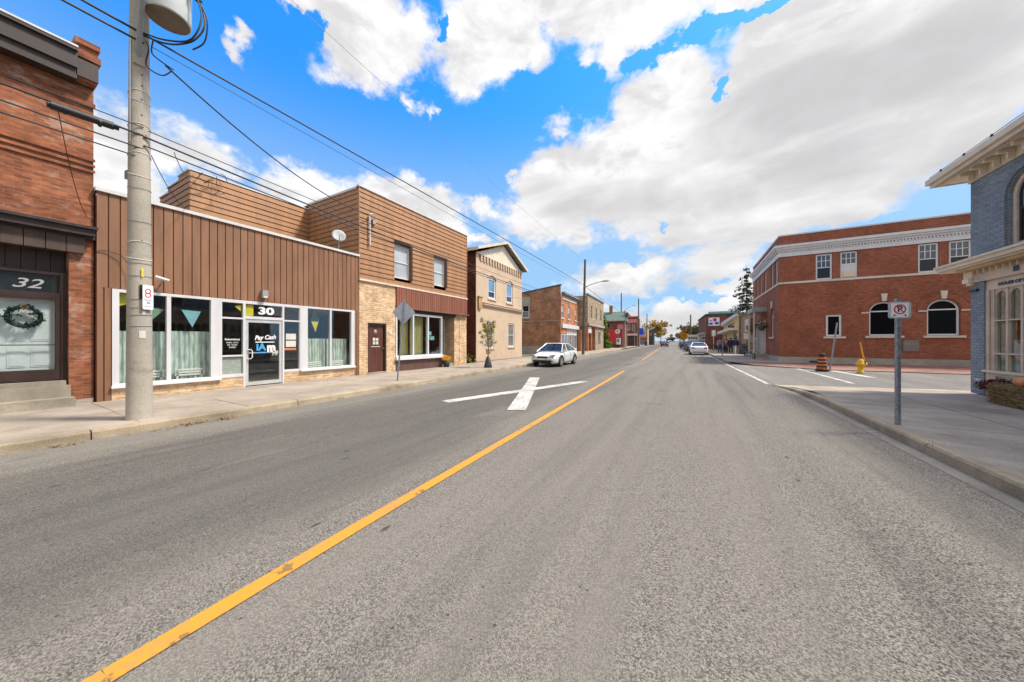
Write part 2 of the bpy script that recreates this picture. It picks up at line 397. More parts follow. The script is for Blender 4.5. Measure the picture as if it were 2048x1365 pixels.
brick('ledge_stone', (0.74, 0.53, 0.33), (0.62, 0.42, 0.25), (0.50, 0.35, 0.215), 0.34, 0.085, 0.012, (0.76, 0.60, 0.43), 0.6, 0.26, 2.2, 0.0, 0.5)
brick('block_stone', (0.52, 0.42, 0.29), (0.42, 0.33, 0.22), (0.22, 0.17, 0.12), 0.42, 0.2, 0.03, (0.55, 0.47, 0.35), 0.6, 0.4, 2.0, 0.4)
brick('pavers', (0.34, 0.15, 0.11), (0.27, 0.12, 0.09), (0.30, 0.24, 0.2), 0.2, 0.1, 0.01)
siding('siding_brown', (0.245, 0.124, 0.068), False, 0.183)
siding('siding_tan', (0.365, 0.188, 0.09), True, 0.2106)
siding('siding_red', (0.25, 0.095, 0.058), False, 0.15)
simple('brown_trim', (0.20, 0.105, 0.07), 0.6)
simple('flashing', (0.62, 0.62, 0.61), 0.45, var=0.08, streak=True)
simple('white_paint', (0.62, 0.62, 0.635), 0.5, var=0.06, streak=True)
simple('white_vinyl', (0.68, 0.69, 0.70), 0.35, var=0.04)
simple('aluminium', (0.66, 0.67, 0.66), 0.38, 0.45, var=0.07)
simple('galvanised', (0.30, 0.335, 0.375), 0.5, 0.55, var=0.25, vs=22)
simple('sign_back', (0.50, 0.55, 0.60), 0.5, 0.2, var=0.12, vs=9)
simple('cornice_brown', (0.038, 0.024, 0.021), 0.55, var=0.25, streak=True)
simple('board_brown', (0.075, 0.048, 0.037), 0.7, var=0.3, streak=True)
simple('door_dark', (0.036, 0.018, 0.014), 0.45, var=0.2)
simple('door_brown', (0.115, 0.040, 0.028), 0.45, var=0.2, streak=True)
simple('door_white', (0.66, 0.68, 0.71), 0.5, var=0.06)
simple('panel_brown', (0.135, 0.072, 0.066), 0.4, var=0.15)
simple('black', (0.018, 0.018, 0.02), 0.5, var=0.2)
simple('cable_black', (0.022, 0.022, 0.024), 0.55, var=0.2)
simple('rubber', (0.03, 0.03, 0.032), 0.8, var=0.2)
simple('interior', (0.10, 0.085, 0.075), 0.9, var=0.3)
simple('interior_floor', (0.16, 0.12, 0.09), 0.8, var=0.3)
simple('cream', (0.66, 0.555, 0.42), 0.55, var=0.08, streak=True)
simple('cream_pale', (0.72, 0.63, 0.50), 0.55, var=0.08)
simple('stone_tan', (0.56, 0.46, 0.37), 0.6, var=0.12)
simple('bracket_gold', (0.44, 0.29, 0.13), 0.6, var=0.15)
simple('roof_dark', (0.07, 0.068, 0.066), 0.85, var=0.3)
simple('roof_green', (0.10, 0.15, 0.125), 0.8, var=0.2)
simple('roof_grey', (0.20, 0.195, 0.19), 0.85, var=0.25)
simple('hydrant_yellow', (0.72, 0.42, 0.012), 0.4, var=0.08, vs=9)
simple('marker_orange', (0.80, 0.33, 0.02), 0.45, var=0.06)
simple('barrel_orange', (0.62, 0.17, 0.04), 0.5, var=0.12)
simple('barrel_black', (0.035, 0.018, 0.014), 0.6, var=0.2)
simple('weed', (0.10, 0.12, 0.035), 0.8)
simple('red', (0.55, 0.035, 0.035), 0.45, var=0.06)
simple('blue', (0.02, 0.08, 0.62), 0.45, var=0.06)
simple('sky_blue', (0.05, 0.36, 0.72), 0.5, var=0.05)
simple('text_dark', (0.03, 0.035, 0.05), 0.5, var=0.1)
simple('text_white', (0.80, 0.80, 0.80), 0.5, var=0.03)
simple('text_grey', (0.36, 0.36, 0.35), 0.5, var=0.03)
simple('paper', (0.62, 0.60, 0.55), 0.7, var=0.06)
simple('paper_red', (0.52, 0.20, 0.12), 0.6)
simple('flag_yellow', (0.68, 0.54, 0.03), 0.7, var=0.1)
simple('flag_green', (0.20, 0.34, 0.24), 0.7, var=0.1)
simple('flag_blue', (0.24, 0.50, 0.60), 0.7, var=0.1)
simple('curtain', (0.54, 0.61, 0.575), 0.9, var=0.28, vs=14, streak=True)
simple('frost', (0.30, 0.35, 0.31), 0.6, var=0.3, vs=40)
simple('dish_grey', (0.34, 0.36, 0.38), 0.6, var=0.12)
simple('curtain_olive', (0.40, 0.36, 0.17), 0.9, var=0.15, streak=True)
simple('bench_white', (0.78, 0.77, 0.72), 0.5, var=0.06)
simple('yellow_wall', (0.62, 0.46, 0.19), 0.7, var=0.08)
simple('grey_wall', (0.36, 0.32, 0.28), 0.8, var=0.1)
simple('tan_wall', (0.50, 0.37, 0.24), 0.8, var=0.12)
simple('wood_pole', (0.12, 0.095, 0.075), 0.85, var=0.3, vs=6, streak=True)
simple('bark', (0.13, 0.095, 0.065), 0.9, var=0.3, vs=12)
simple('grey_metal', (0.32, 0.33, 0.34), 0.5, 0.3, var=0.12)
simple('transformer_grey', (0.60, 0.64, 0.63), 0.45, var=0.05)
simple('transformer_under', (0.20, 0.16, 0.12), 0.7, var=0.15)
simple('pumpkin', (0.62, 0.245, 0.11), 0.5, var=0.18, vs=9)
simple('stem', (0.22, 0.18, 0.08), 0.8)
simple('pot', (0.03, 0.04, 0.045), 0.5)
simple('water_bag', (0.035, 0.045, 0.06), 0.55, var=0.3, vs=9)
simple('car_silver', (0.68, 0.69, 0.70), 0.28, 0.2, var=0.03)
simple('car_white', (0.74, 0.76, 0.78), 0.22, 0.0, var=0.02)
simple('car_maroon', (0.10, 0.02, 0.03), 0.25, 0.2, var=0.05)
simple('car_dark', (0.05, 0.055, 0.065), 0.25, 0.2, var=0.05)
simple('car_blue', (0.06, 0.12, 0.24), 0.25, 0.2, var=0.05)
simple('chrome', (0.6, 0.6, 0.62), 0.25, 0.9, var=0.03)
simple('tail_red', (0.42, 0.015, 0.015), 0.25)
simple('lamp_clear', (0.62, 0.60, 0.56), 0.15)
simple('indicator', (0.55, 0.12, 0.03), 0.3)
simple('skin', (0.50, 0.33, 0.25), 0.6)
simple('hair', (0.05, 0.035, 0.025), 0.7)
simple('navy', (0.022, 0.028, 0.06), 0.85, var=0.2)
simple('teal', (0.04, 0.13, 0.17), 0.85, var=0.2)
simple('lilac', (0.29, 0.28, 0.36), 0.85, var=0.2)
simple('denim', (0.06, 0.09, 0.19), 0.85, var=0.2)
simple('rust', (0.40, 0.10, 0.04), 0.85, var=0.2)
simple('bin_dark', (0.05, 0.052, 0.06), 0.6, var=0.2)
simple('straw', (0.27, 0.185, 0.075), 0.9, var=0.4, vs=30)
simple('dry_leaf', (0.23, 0.135, 0.05), 0.85, var=0.4, vs=20)
simple('signal_yellow', (0.45, 0.16, 0.02), 0.5)
simple('pink', (0.62, 0.22, 0.22), 0.6)
simple('teal_flash', (0.22, 0.47, 0.52), 0.5)
glass('glass_shop', (0.95, 0.98, 0.965), 0.8)
glass('glass_car', (0.40, 0.45, 0.45), 0.6)
glass('glass_blue', (0.88, 0.95, 0.93), 0.9)
pane_mat('pane_dark', (0.012, 0.013, 0.016), 0.05, 0.4)
pane_mat('pane_black', (0.006, 0.006, 0.007), 0.12, 0.06)
pane_mat('pane_blue', (0.04, 0.055, 0.08))
pane_mat('pane_sky_reflection', (0.16, 0.28, 0.45), 0.02, 1.0)  # bright blue sky reflection put into the pane's base colour
pane_mat('pane_pale', (0.45, 0.48, 0.50))
pane_mat('pane_grey', (0.17, 0.18, 0.18))
pane_mat('pane_green', (0.06, 0.12, 0.08))
leafmat('leaf_sapling', (0.15, 0.16, 0.03), (0.30, 0.29, 0.05), (0.36, 0.20, 0.04))
leafmat('leaf_green', (0.035, 0.085, 0.012), (0.10, 0.18, 0.02), (0.26, 0.26, 0.03), 1.6)
leafmat('leaf_spruce', (0.018, 0.03, 0.02), (0.04, 0.055, 0.04), (0.065, 0.08, 0.06), 2.0)
leafmat('leaf_autumn', (0.32, 0.19, 0.035), (0.48, 0.31, 0.05), (0.22, 0.18, 0.06), 1.2)
leafmat('leaf_orange', (0.40, 0.15, 0.01), (0.50, 0.26, 0.02), (0.34, 0.22, 0.03), 2.0)
leafmat('leaf_olive', (0.045, 0.06, 0.018), (0.10, 0.11, 0.03), (0.20, 0.12, 0.03), 1.2)
leafmat('leaf_mum_red', (0.16, 0.012, 0.02), (0.09, 0.01, 0.016), (0.03, 0.045, 0.015), 26)
leafmat('leaf_mum_yellow', (0.75, 0.32, 0.01), (0.80, 0.45, 0.02), (0.5, 0.2, 0.01), 30)
leafmat('leaf_wreath', (0.008, 0.028, 0.02), (0.02, 0.05, 0.035), (0.012, 0.035, 0.04), 25)
leafmat('bag_orange', (0.42, 0.12, 0.03), (0.5, 0.17, 0.04), (0.3, 0.09, 0.03), 20)

# ------------------------------------------------------------------ mesh helpers
ORG = {}
def curve(pts, k=6):
    """smooth run through the points"""
    P = [Vector(p) for p in pts]; out = []
    for i in range(len(P) - 1):
        a, b, c, d_ = P[max(i - 1, 0)], P[i], P[i + 1], P[min(i + 2, len(P) - 1)]
        for j in range(k):
            t = j / k
            out.append(0.5 * ((2 * b) + (c - a) * t + (2 * a - 5 * b + 4 * c - d_) * t * t + (3 * b - a - 3 * c + d_) * t ** 3))
    return out + [P[-1]]
class MB:
    def __init__(s, xf=None):
        s.v = []; s.f = []; s.uv = []; s.sm = []; s.xf = xf
    def face(s, pts, smooth=False):
        pts = [Vector(p) for p in pts]
        n = Vector((0, 0, 0))
        for i in range(len(pts)):
            a, b = pts[i], pts[(i + 1) % len(pts)]
            n += Vector(((a.y - b.y) * (a.z + b.z), (a.z - b.z) * (a.x + b.x), (a.x - b.x) * (a.y + b.y)))
        ax, ay, az_ = abs(n.x), abs(n.y), abs(n.z)
        if az_ >= ax and az_ >= ay: uvs = [(p.x, p.y) for p in pts]
        elif ax > ay: uvs = [(p.y, p.z) for p in pts]
        else: uvs = [(p.x, p.z) for p in pts]
        i0 = len(s.v)
        s.v += [tuple(s.xf(p)) if s.xf else tuple(p) for p in pts]
        s.f.append(list(range(i0, i0 + len(pts)))); s.uv.append(uvs); s.sm.append(smooth)
    def grid(s, rows, smooth=True, close=False):
        """rows of points; shares vertices so that smooth shading works"""
        i0 = len(s.v); m = len(rows[0])
        for r in rows:
            s.v += [tuple(s.xf(Vector(p))) if s.xf else tuple(p) for p in r]
        for i in range(len(rows) - 1):
            for j in range(m if close else m - 1):
                k = (j + 1) % m
                q = [i0 + i * m + j, i0 + i * m + k, i0 + (i + 1) * m + k, i0 + (i + 1) * m + j]
                s.f.append(q); s.sm.append(smooth)
                pp = [rows[i][j], rows[i][k], rows[i + 1][k], rows[i + 1][j]]
                s.uv.append([(p[0] + p[1], p[2]) for p in pp])
    def box(s, x0, x1, y0, y1, z0, z1):
        a = [(x0, y0, z0), (x1, y0, z0), (x1, y1, z0), (x0, y1, z0), (x0, y0, z1), (x1, y0, z1), (x1, y1, z1), (x0, y1, z1)]
        for q in ((0, 3, 2, 1), (4, 5, 6, 7), (0, 1, 5, 4), (1, 2, 6, 5), (2, 3, 7, 6), (3, 0, 4, 7)):
            s.face([a[i] for i in q])
        return s
    def ring(s, c, axis, r, n, ref=None):
        axis = Vector(axis).normalized()
        ref = Vector(ref) if ref else (Vector((0, 0, 1)) if abs(axis.z) < 0.9 else Vector((1, 0, 0)))
        a = axis.cross(ref).normalized(); b = axis.cross(a)
        return [Vector(c) + a * (r * math.cos(2 * math.pi * i / n)) + b * (r * math.sin(2 * math.pi * i / n)) for i in range(n)]
    def cyl(s, p0, p1, r0, r1=None, n=12, caps=True, smooth=True):
        r1 = r0 if r1 is None else r1
        ax = Vector(p1) - Vector(p0)
        A = s.ring(p0, ax, r0, n); B = s.ring(p1, ax, r1, n)
        s.grid([A, B], smooth, True)
        if caps:
            s.face(A[::-1]); s.face(B)
        return s
    def tube(s, pts, r, n=6, caps=True):
        pts = [Vector(p) for p in pts]
        rows = []
        ref = None
        for i, p in enumerate(pts):
            t = (pts[min(i + 1, len(pts) - 1)] - pts[max(i - 1, 0)]).normalized()
            rr = r[i] if isinstance(r, (list, tuple)) else r
            if ref is None:
                ref = Vector((0, 0, 1)) if abs(t.z) < 0.9 else Vector((1, 0, 0))
            a = t.cross(ref).normalized(); b = t.cross(a).normalized()
            ref = a.cross(t).normalized()
            rows.append([p + a * (rr * math.cos(2 * math.pi * k / n)) + b * (rr * math.sin(2 * math.pi * k / n)) for k in range(n)])
        s.grid(rows, True, True)
        if caps:
            s.face(rows[0][::-1]); s.face(rows[-1])
        return s
    def lathe(s, prof, c=(0, 0, 0), n=16, smooth=True, sx=1.0, sy=1.0):
        rows = [[Vector((c[0] + r * sx * math.cos(2 * math.pi * k / n), c[1] + r * sy * math.sin(2 * math.pi * k / n), c[2] + z)) for k in range(n)] for r, z in prof]
        s.grid(rows, smooth, True)
        return s
    def prism(s, pts, y0, y1):
        """polygon in x,z given counter-clockwise seen from -y, extruded from y0 to y1"""
        A = [(p[0], y0, p[1]) for p in pts]; B = [(p[0], y1, p[1]) for p in pts]
        s.face(A); s.face(B[::-1])
        for i in range(len(pts)):
            j = (i + 1) % len(pts)
            s.face([A[j], A[i], B[i], B[j]])
        return s
    def leaves(s, centre, rad, n, size, flat=0.0, rng=random):
        for _ in range(n):
            while True:
                q = Vector((rng.uniform(-1, 1), rng.uniform(-1, 1), rng.uniform(-1, 1)))
                if q.length <= 1: break
            p = Vector(centre) + Vector((q.x * rad[0], q.y * rad[1], q.z * rad[2]))
            s.leaf(p, size * rng.uniform(0.6, 1.35), flat, rng)
    def leaf(s, p, sz, flat=0.0, rng=random):
        nrm = Vector((rng.gauss(0, 1), rng.gauss(0, 1), rng.gauss(0, 1) + flat)).normalized()
        a = nrm.orthogonal().normalized()
        a = (Matrix.Rotation(rng.uniform(0, 6.28), 3, nrm) @ a)
        b = nrm.cross(a)
        s.face([p - a * sz, p - b * sz * 0.55, p + a * sz, p + b * sz * 0.55])
    def build(s, name, mat, parent=None, label=None, bevel=0.0, offs=None):
        me = bpy.data.meshes.new(name)
        o = offs if offs is not None else (ORG.get(parent.name, (0, 0, 0)) if parent else (0, 0, 0))
        me.from_pydata([(x - o[0], y - o[1], z - o[2]) for x, y, z in s.v], [], s.f)
        ul = me.uv_layers.new(name='UVMap')
        flat = [c for u in s.uv for p in u for c in p]
        ul.data.foreach_set('uv', flat)
        me.polygons.foreach_set('use_smooth', s.sm)
        me.materials.append(MATS[mat])
        me.update()
        ob = bpy.data.objects.new(name, me)
        COL.objects.link(ob)
        if parent:
            ob.parent = parent
            ORG[ob.name] = o
        if label: ob['label'] = label
        if bevel:
            md = ob.modifiers.new('bevel', 'BEVEL'); md.width = bevel; md.segments = 2; md.limit_method = 'ANGLE'
        return ob
def tag(o, label, cat, group=None):
    o['label'] = label; o['category'] = cat
    if group: o['group'] = group
    return o
def thing(name, label, cat, loc=(0, 0, 0), rotz=0.0, group=None, org=(0, 0, 0)):
    o = bpy.data.objects.new(name, None)
    o.empty_display_size = 0.3
    COL.objects.link(o)
    o.location = loc; o.rotation_euler = (0, 0, rotz)
    ORG[o.name] = org
    return tag(o, label, cat, group)
def structure(name, mb, mat, kind='structure'):
    o = mb.build(name, mat); o['kind'] = kind
    return o
def kids(o): return [c for c in bpy.data.objects if c.parent == o]
def copy_tree(o, parent=None):
    c = o.copy(); COL.objects.link(c); c.parent = parent
    for k in kids(o): copy_tree(k, c)
    return c
def text(s, size, parent, x, y, z, mat, name='lettering', width=None, xf_rot=0.0, thick=0.003, bold=0.0, shear=0.0, flat=False, sx=None, rotz=0.0):
    """lettering facing -y of the parent's frame; x,z is the centre"""
    cu = bpy.data.curves.new(name, 'FONT')
    cu.body = s; cu.size = size; cu.extrude = thick; cu.align_x = 'CENTER'; cu.align_y = 'CENTER'
    cu.offset = bold; cu.shear = shear
    tmp = bpy.data.objects.new(name, cu)
    COL.objects.link(tmp)
    bpy.context.view_layer.update()
    me = bpy.data.meshes.new_from_object(tmp.evaluated_get(bpy.context.evaluated_depsgraph_get()))
    bpy.data.objects.remove(tmp); bpy.data.curves.remove(cu)
    xs = [v.co.x for v in me.vertices]
    k = 1.0
    if width and xs: k = width / (max(xs) - min(xs))
    org = ORG.get(parent.name, (0, 0, 0))
    rot = Matrix.Rotation(R(90), 4, 'X')
    me.transform(Matrix.Translation((x - org[0], y - org[1], z - org[2])) @ Matrix.Rotation(rotz, 4, 'Z') @ rot @ Matrix.Rotation(xf_rot, 4, 'Z') @ Matrix.Diagonal((k, 1, 1, 1)))
    me.materials.clear(); me.materials.append(MATS[mat])
    for p in me.polygons: p.material_index = 0
    ob = bpy.data.objects.new(name, me); COL.objects.link(ob); ob.parent = parent
    ORG[ob.name] = org
    return ob

# walls -------------------------------------------------------------
def wall(mb, x0, x1, z0, z1, holes=(), y=0.0, depth=0.15):
    """front face (towards -y) with rectangular holes and their reveals"""
    xs = sorted({x0, x1} | {v for h in holes for v in h[:2] if x0 < v < x1})
    zs = sorted({z0, z1} | {v for h in holes for v in h[2:4] if z0 < v < z1})
    for i in range(len(xs) - 1):
        for j in range(len(zs) - 1):
            cx, cz = (xs[i] + xs[i + 1]) / 2, (zs[j] + zs[j + 1]) / 2
            if any(h[0] < cx < h[1] and h[2] < cz < h[3] for h in holes): continue
            mb.face([(xs[i], y, zs[j]), (xs[i + 1], y, zs[j]), (xs[i + 1], y, zs[j + 1]), (xs[i], y, zs[j + 1])])
    for h in holes:
        a, b, c, e = h[:4]
        d1 = y + depth
        mb.face([(a, y, c), (a, y, e), (a, d1, e), (a, d1, c)])
        mb.face([(b, y, e), (b, y, c), (b, d1, c), (b, d1, e)])
        mb.face([(a, y, e), (b, y, e), (b, d1, e), (a, d1, e)])
        mb.face([(a, y, c), (a, d1, c), (b, d1, c), (b, y, c)])
def arch_fill(mb, xc, r, zs, ztop, y=0.0, depth=0.15, n=14, x0=None, x1=None):
    """wall left standing between a half-round arch and the rectangle above its spring line"""
    x0 = xc - r if x0 is None else x0; x1 = xc + r if x1 is None else x1
    P = [(xc - r * math.cos(math.pi * i / n), zs + r * math.sin(math.pi * i / n)) for i in range(n + 1)]
    for i in range(n):
        a, b = P[i], P[i + 1]
        mb.face([(a[0], y, a[1]), (b[0], y, b[1]), (b[0], y, ztop), (a[0], y, ztop)])
        mb.face([(a[0], y, a[1]), (a[0], y + depth, a[1]), (b[0], y + depth, b[1]), (b[0], y, b[1])])
def arch_band(mb, xc, r0, r1, zs, y0, y1, n=18, a0=0.0, a1=math.pi):
    for i in range(n):
        t0 = a0 + (a1 - a0) * i / n; t1 = a0 + (a1 - a0) * (i + 1) / n
        q = [(xc - r0 * math.cos(t0), zs + r0 * math.sin(t0)), (xc - r0 * math.cos(t1), zs + r0 * math.sin(t1)),
             (xc - r1 * math.cos(t1), zs + r1 * math.sin(t1)), (xc - r1 * math.cos(t0), zs + r1 * math.sin(t0))]
        f = [(p[0], y0, p[1]) for p in q]; k = [(p[0], y1, p[1]) for p in q]
        mb.face(f); mb.face([f[0], k[0], k[1], f[1]]); mb.face([f[3], f[2], k[2], k[3]])
def window(par, x0, x1, z0, z1, y=0.08, fw=0.06, fmat='white_vinyl', gmat='pane_dark', cols=1, rows=1, bw=0.03, meet=None,
           sill=None, xf=None, name='window', label=None, gmat2=None, fd=0.06):
    """frame with bars as a part; panes (and sill) as its sub-parts"""
    mb = MB(xf)
    mb.box(x0, x0 + fw, y - 0.02, y + fd, z0, z1); mb.box(x1 - fw, x1, y - 0.02, y + fd, z0, z1)
    mb.box(x0 + fw, x1 - fw, y - 0.018, y + fd, z1 - fw, z1); mb.box(x0 + fw, x1 - fw, y - 0.018, y + fd, z0, z0 + fw)
    a, b, c, e = x0 + fw, x1 - fw, z0 + fw, z1 - fw
    if meet:
        mb.box(a, b, y - 0.012, y + fd, meet - bw * 0.7, meet + bw * 0.7)
    for i in range(1, cols):
        xx = a + (b - a) * i / cols
        mb.box(xx - bw / 2, xx + bw / 2, y - 0.008, y + fd, (meet if meet and rows == 0 else c), e)
    for j in range(1, max(rows, 1)):
        zz = c + (e - c) * j / rows
        mb.box(a, b, y - 0.005, y + fd, zz - bw / 2, zz + bw / 2)
    w = mb.build(name, fmat, par, label)
    if meet and gmat2:
        MB(xf).box(a, b, y + 0.02, y + 0.03, meet, e).build('pane', gmat, w)
        MB(xf).box(a, b, y + 0.024, y + 0.034, c, meet).build('pane', gmat2, w)
    else:
        MB(xf).box(a, b, y + 0.02, y + 0.03, c, e).build('pane', gmat, w)
    if sill:
        MB(xf).box(x0 - 0.06, x1 + 0.06, -0.07, y - 0.022, z0 - 0.1, z0 - 0.003).build('sill', sill, w)
    return w
def side_xf(D, x=0.0):   # wall facing -x whose own run goes from y=D (left) to y=0 (right)
    return lambda p: Vector((x + p.y, D - p.x, p.z))
def far_xf(x):           # wall facing +x
    return lambda p: Vector((x - p.y, p.x, p.z))
def lap(mb, x0, x1, z0, z1, pitch=0.205, holes=(), y=0.0, lip=0.03):
    """horizontal lap siding: each board leans out to a lip above the one below"""
    z = z0
    while z < z1 - 1e-4:
        zt = min(z + pitch, z1)
        cuts = [(x0, x1)]
        segs = []
        for (a, b, c, e) in holes:
            if c < zt - 0.01 and e > z + 0.01:
                cuts = [s2 for s1 in cuts for s2 in ((s1[0], min(s1[1], a)), (max(s1[0], b), s1[1])) if s2[1] - s2[0] > 1e-3]
        gz = 0.014
        for (a, b) in cuts:
            mb.face([(a, y - lip, z + gz), (b, y - lip, z + gz), (b, y - 0.006, zt), (a, y - 0.006, zt)])
            mb.face([(a, y + 0.035, z + gz), (b, y + 0.035, z + gz), (b, y - lip, z + gz), (a, y - lip, z + gz)])
            mb.face([(a, y + 0.035, z), (b, y + 0.035, z), (b, y + 0.035, z + gz), (a, y + 0.035, z + gz)])
            mb.face([(a, y - 0.006, z), (b, y - 0.006, z), (b, y + 0.035, z), (a, y + 0.035, z)])
            mb.face([(a, y + 0.035, z), (a, y + 0.035, z + gz), (a, y - lip, z + gz), (a, y - 0.006, zt), (a, y + 0.035, zt)])
            mb.face([(b, y + 0.035, z), (b, y + 0.035, zt), (b, y - 0.006, zt), (b, y - lip, z + gz), (b, y + 0.035, z + gz)])
        z = zt
def battens(mb, x0, x1, z0, z1, pitch=0.183, y=0.0, gw=0.022, gd=0.03):
    """vertical boards with a groove between neighbours"""
    n = max(1, round((x1 - x0) / pitch)); p = (x1 - x0) / n
    for i in range(n):
        a, b = x0 + i * p + gw / 2, x0 + (i + 1) * p - gw / 2
        mb.face([(a, y, z0), (b, y, z0), (b, y, z1), (a, y, z1)])
        mb.face([(a, y, z0), (a, y, z1), (a, y + gd, z1), (a, y + gd, z0)])
        mb.face([(b, y, z1), (b, y, z0), (b, y + gd, z0), (b, y + gd, z1)])
        mb.face([(b, y + gd, z0), (b + gw, y + gd, z0), (b + gw, y + gd, z1), (b, y + gd, z1)])
    mb.face([(x0, y, z0), (x0, y + gd, z0), (x1, y + gd, z0), (x1, y, z0)])
    mb.face([(x0, y, z1), (x1, y, z1), (x1, y + gd, z1), (x0, y + gd, z1)])

# ================================================================== ground, road, pavements
def lerp_tab(tab, y):
    if y <= tab[0][0]: return tab[0][1]
    for (a, b), (c, d_) in zip(tab, tab[1:]):
        if y <= c: return b + (d_ - b) * (y - a) / (c - a)
    (a, b), (c, d_) = tab[-2:]
    return d_ + (d_ - b) * (y - c) / (c - a)
def kL(y): return lerp_tab([(-60, -8.2), (5, -8.22), (8, -8.36), (12.5, -8.66), (18, -8.98), (33, -9.75), (60, -11.1), (110, -13.4), (200, -17.8)], y)
def kR(y): return lerp_tab([(-60, 2.8), (11, 2.8), (13, 2.7), (14.6, 2.38), (26.6, 2.15), (42.3, 1.62), (58, 1.1), (110, -1.5), (200, -6.0)], y)
def strip(mb, f0, f1, ys, z0, z1=None):
    z1 = z0 if z1 is None else z1
    for a, b in zip(ys, ys[1:]):
        mb.face([(f0(a), a, z0), (f1(a), a, z1), (f1(b), b, z1), (f0(b), b, z0)])
m = MB(); S_ = 3000
m.face([(-S_, -S_, -0.03), (S_, -S_, -0.03), (S_, S_, -0.03), (-S_, S_, -0.03)])
structure('ground', m, 'ground_far')
YS = [-60, -20, 0, 5, 8, 10, 11, 12.5, 13, 14.6, 18, 26.6, 33, 42.3, 60, 80, 110, 150, 200, 300, 420]
m = MB(); strip(m, lambda y: kL(y) - 0.05, lambda y: kR(y) + 0.05, YS, 0.0)
structure('road', m, 'asphalt')
m = MB()
m.face([(2.2, 14.2, 0.004), (3.6, 14.9, 0.004), (7.0, 15.6, 0.004), (40, 17.5, 0.004), (40, 23.2, 0.004), (10, 23.2, 0.004), (6.0, 23.4, 0.004), (3.6, 25.0, 0.004), (2.2, 26.6, 0.004)])
structure('side_street', m, 'asphalt_side')
# left pavement: slabs with open joints over a dark bed
m = MB(); strip(m, lambda y: -12.6 - max(0, (y - 16)) * 0.055, lambda y: kL(y) - 0.12, [y for y in YS if y <= 300], 0.128)
structure('pavement_bed', m, 'joint')
m = MB()
rj = random.Random(3)
def slab(xa, xb, y0, y1, z=0.14):
    gp = 0.006
    m.box(0, 0, 0, 0, 0, 0) if False else None
    P = [(xa(y0), y0 + gp), (xb(y0), y0 + gp), (xb(y1), y1 - gp), (xa(y1), y1 - gp)]
    dz = rj.uniform(-0.003, 0.003)
    m.face([(p[0], p[1], z + dz) for p in P])
    for i in range(4):
        a, b = P[i], P[(i + 1) % 4]
        m.face([(a[0], a[1], z + dz), (a[0], a[1], z - 0.02), (b[0], b[1], z - 0.02), (b[0], b[1], z + dz)])
y = -14.0
k = 0
while y < 60:
    y2 = y + 1.58
    slab(lambda q: -10.12 - max(0, q - 16) * 0.055 + 0.006, lambda q: kL(q) - 0.165, y, y2)
    if k % 2 == 0:
        slab(lambda q: -12.3 - max(0, q - 16) * 0.055, lambda q: -10.12 - max(0, q - 16) * 0.055 - 0.006, y + 0.02, y + 3.18)
    y = y2; k += 1
structure('pavement_left', m, 'sidewalk_left')
m = MB(); strip(m, lambda y: -15.5 - (y - 60) * 0.055, lambda y: kL(y) - 0.16, [60, 80, 110, 150, 200, 300], 0.14)
structure('pavement_left_far', m, 'sidewalk_left')
def kerb(fn, sgn, y0, y1, step, name, zt=lambda y: 0.14, wid=0.15):
    mm = MB(); yy = y0; rr = random.Random(5)
    while yy < y1:
        ye = min(yy + step, y1); n = max(1, int((ye - yy) / 0.75))
        for i in range(n):
            a = yy + (ye - yy) * i / n + (0.008 if i == 0 else 0); b = yy + (ye - yy) * (i + 1) / n - (0.008 if i == n - 1 else 0)
            ja, jb = 0, 0
            rows = []
            for q in (a, b):
                x = fn(q); h = zt(q) + 0.002
                rows.append([(x, q, -0.02), (x + sgn * 0.012, q, h - 0.03), (x + sgn * 0.035, q, h), (x + sgn * wid, q, h + 0.001), (x + sgn * wid, q, -0.02)])
            A, B = rows
            for k in range(4):
                qd = [A[k], A[k + 1], B[k + 1], B[k]]
                mm.face(qd if sgn < 0 else qd[::-1])
            if i == 0: mm.face(A)
            if i == n - 1: mm.face(B[::-1])
        yy = ye
    structure(name, mm, 'kerb')
kerb(kL, -1, -14, 61, 3.05, 'kerb_left')
ramp = lambda y: 0.14 if y < 11.2 else max(0.03, 0.14 - 0.11 * (y - 11.2) / 3.0)
kerb(kR, 1, -14, 14.4, 2.3, 'kerb_right', ramp, 0.17)
kerb(kR, 1, 26.8, 70, 3.0, 'kerb_right_far')
m = MB(); strip(m, lambda y: kR(y) - 0.2, lambda y: kR(y) + 0.01, [-14, 0, 5, 8, 10, 11, 12.5, 13.4], 0.0045)
structure('gutter_right', m, 'gutter')
# right pavement with its ramp down to the side street
m = MB()
def rs(xa, xb, y0, y1, za, zb): m.face([(xa, y0, za), (xb, y0, za), (xb, y1, zb), (xa, y1, zb)])
ys = [-14, -9, -6.4, -4.0, -1.6, 0.8, 3.2, 5.6, 8.0, 10.2, 12.0]
for a, b in zip(ys, ys[1:]):
    for xa, xb in ((2.976, 4.6), (4.618, 7.2)):
        z = 0.138 + rj.uniform(-0.002, 0.002)
        m.face([(xa, a + 0.009, z), (xb, a + 0.009, z), (xb, b - 0.009, z), (xa, b - 0.009, z)])
structure('pavement_right', m, 'sidewalk_right')
m = MB(); m.face([(2.9, -14, 0.128), (7.2, -14, 0.128), (7.2, 12.0, 0.128), (2.9, 12.0, 0.128)])
structure('pavement_bed_right', m, 'joint')
m = MB()
m.face([(2.97, 12.0, 0.138), (7.2, 12.0, 0.138), (7.2, 13.9, 0.12), (2.82, 13.4, 0.075)])
m.face([(2.82, 13.4, 0.075), (7.2, 13.9, 0.12), (7.0, 15.65, 0.012), (2.42, 14.45, 0.012)])
m.face([(7.2, 13.9, 0.12), (40, 13.9, 0.12), (40, 17.55, 0.012), (7.0, 15.65, 0.012)])
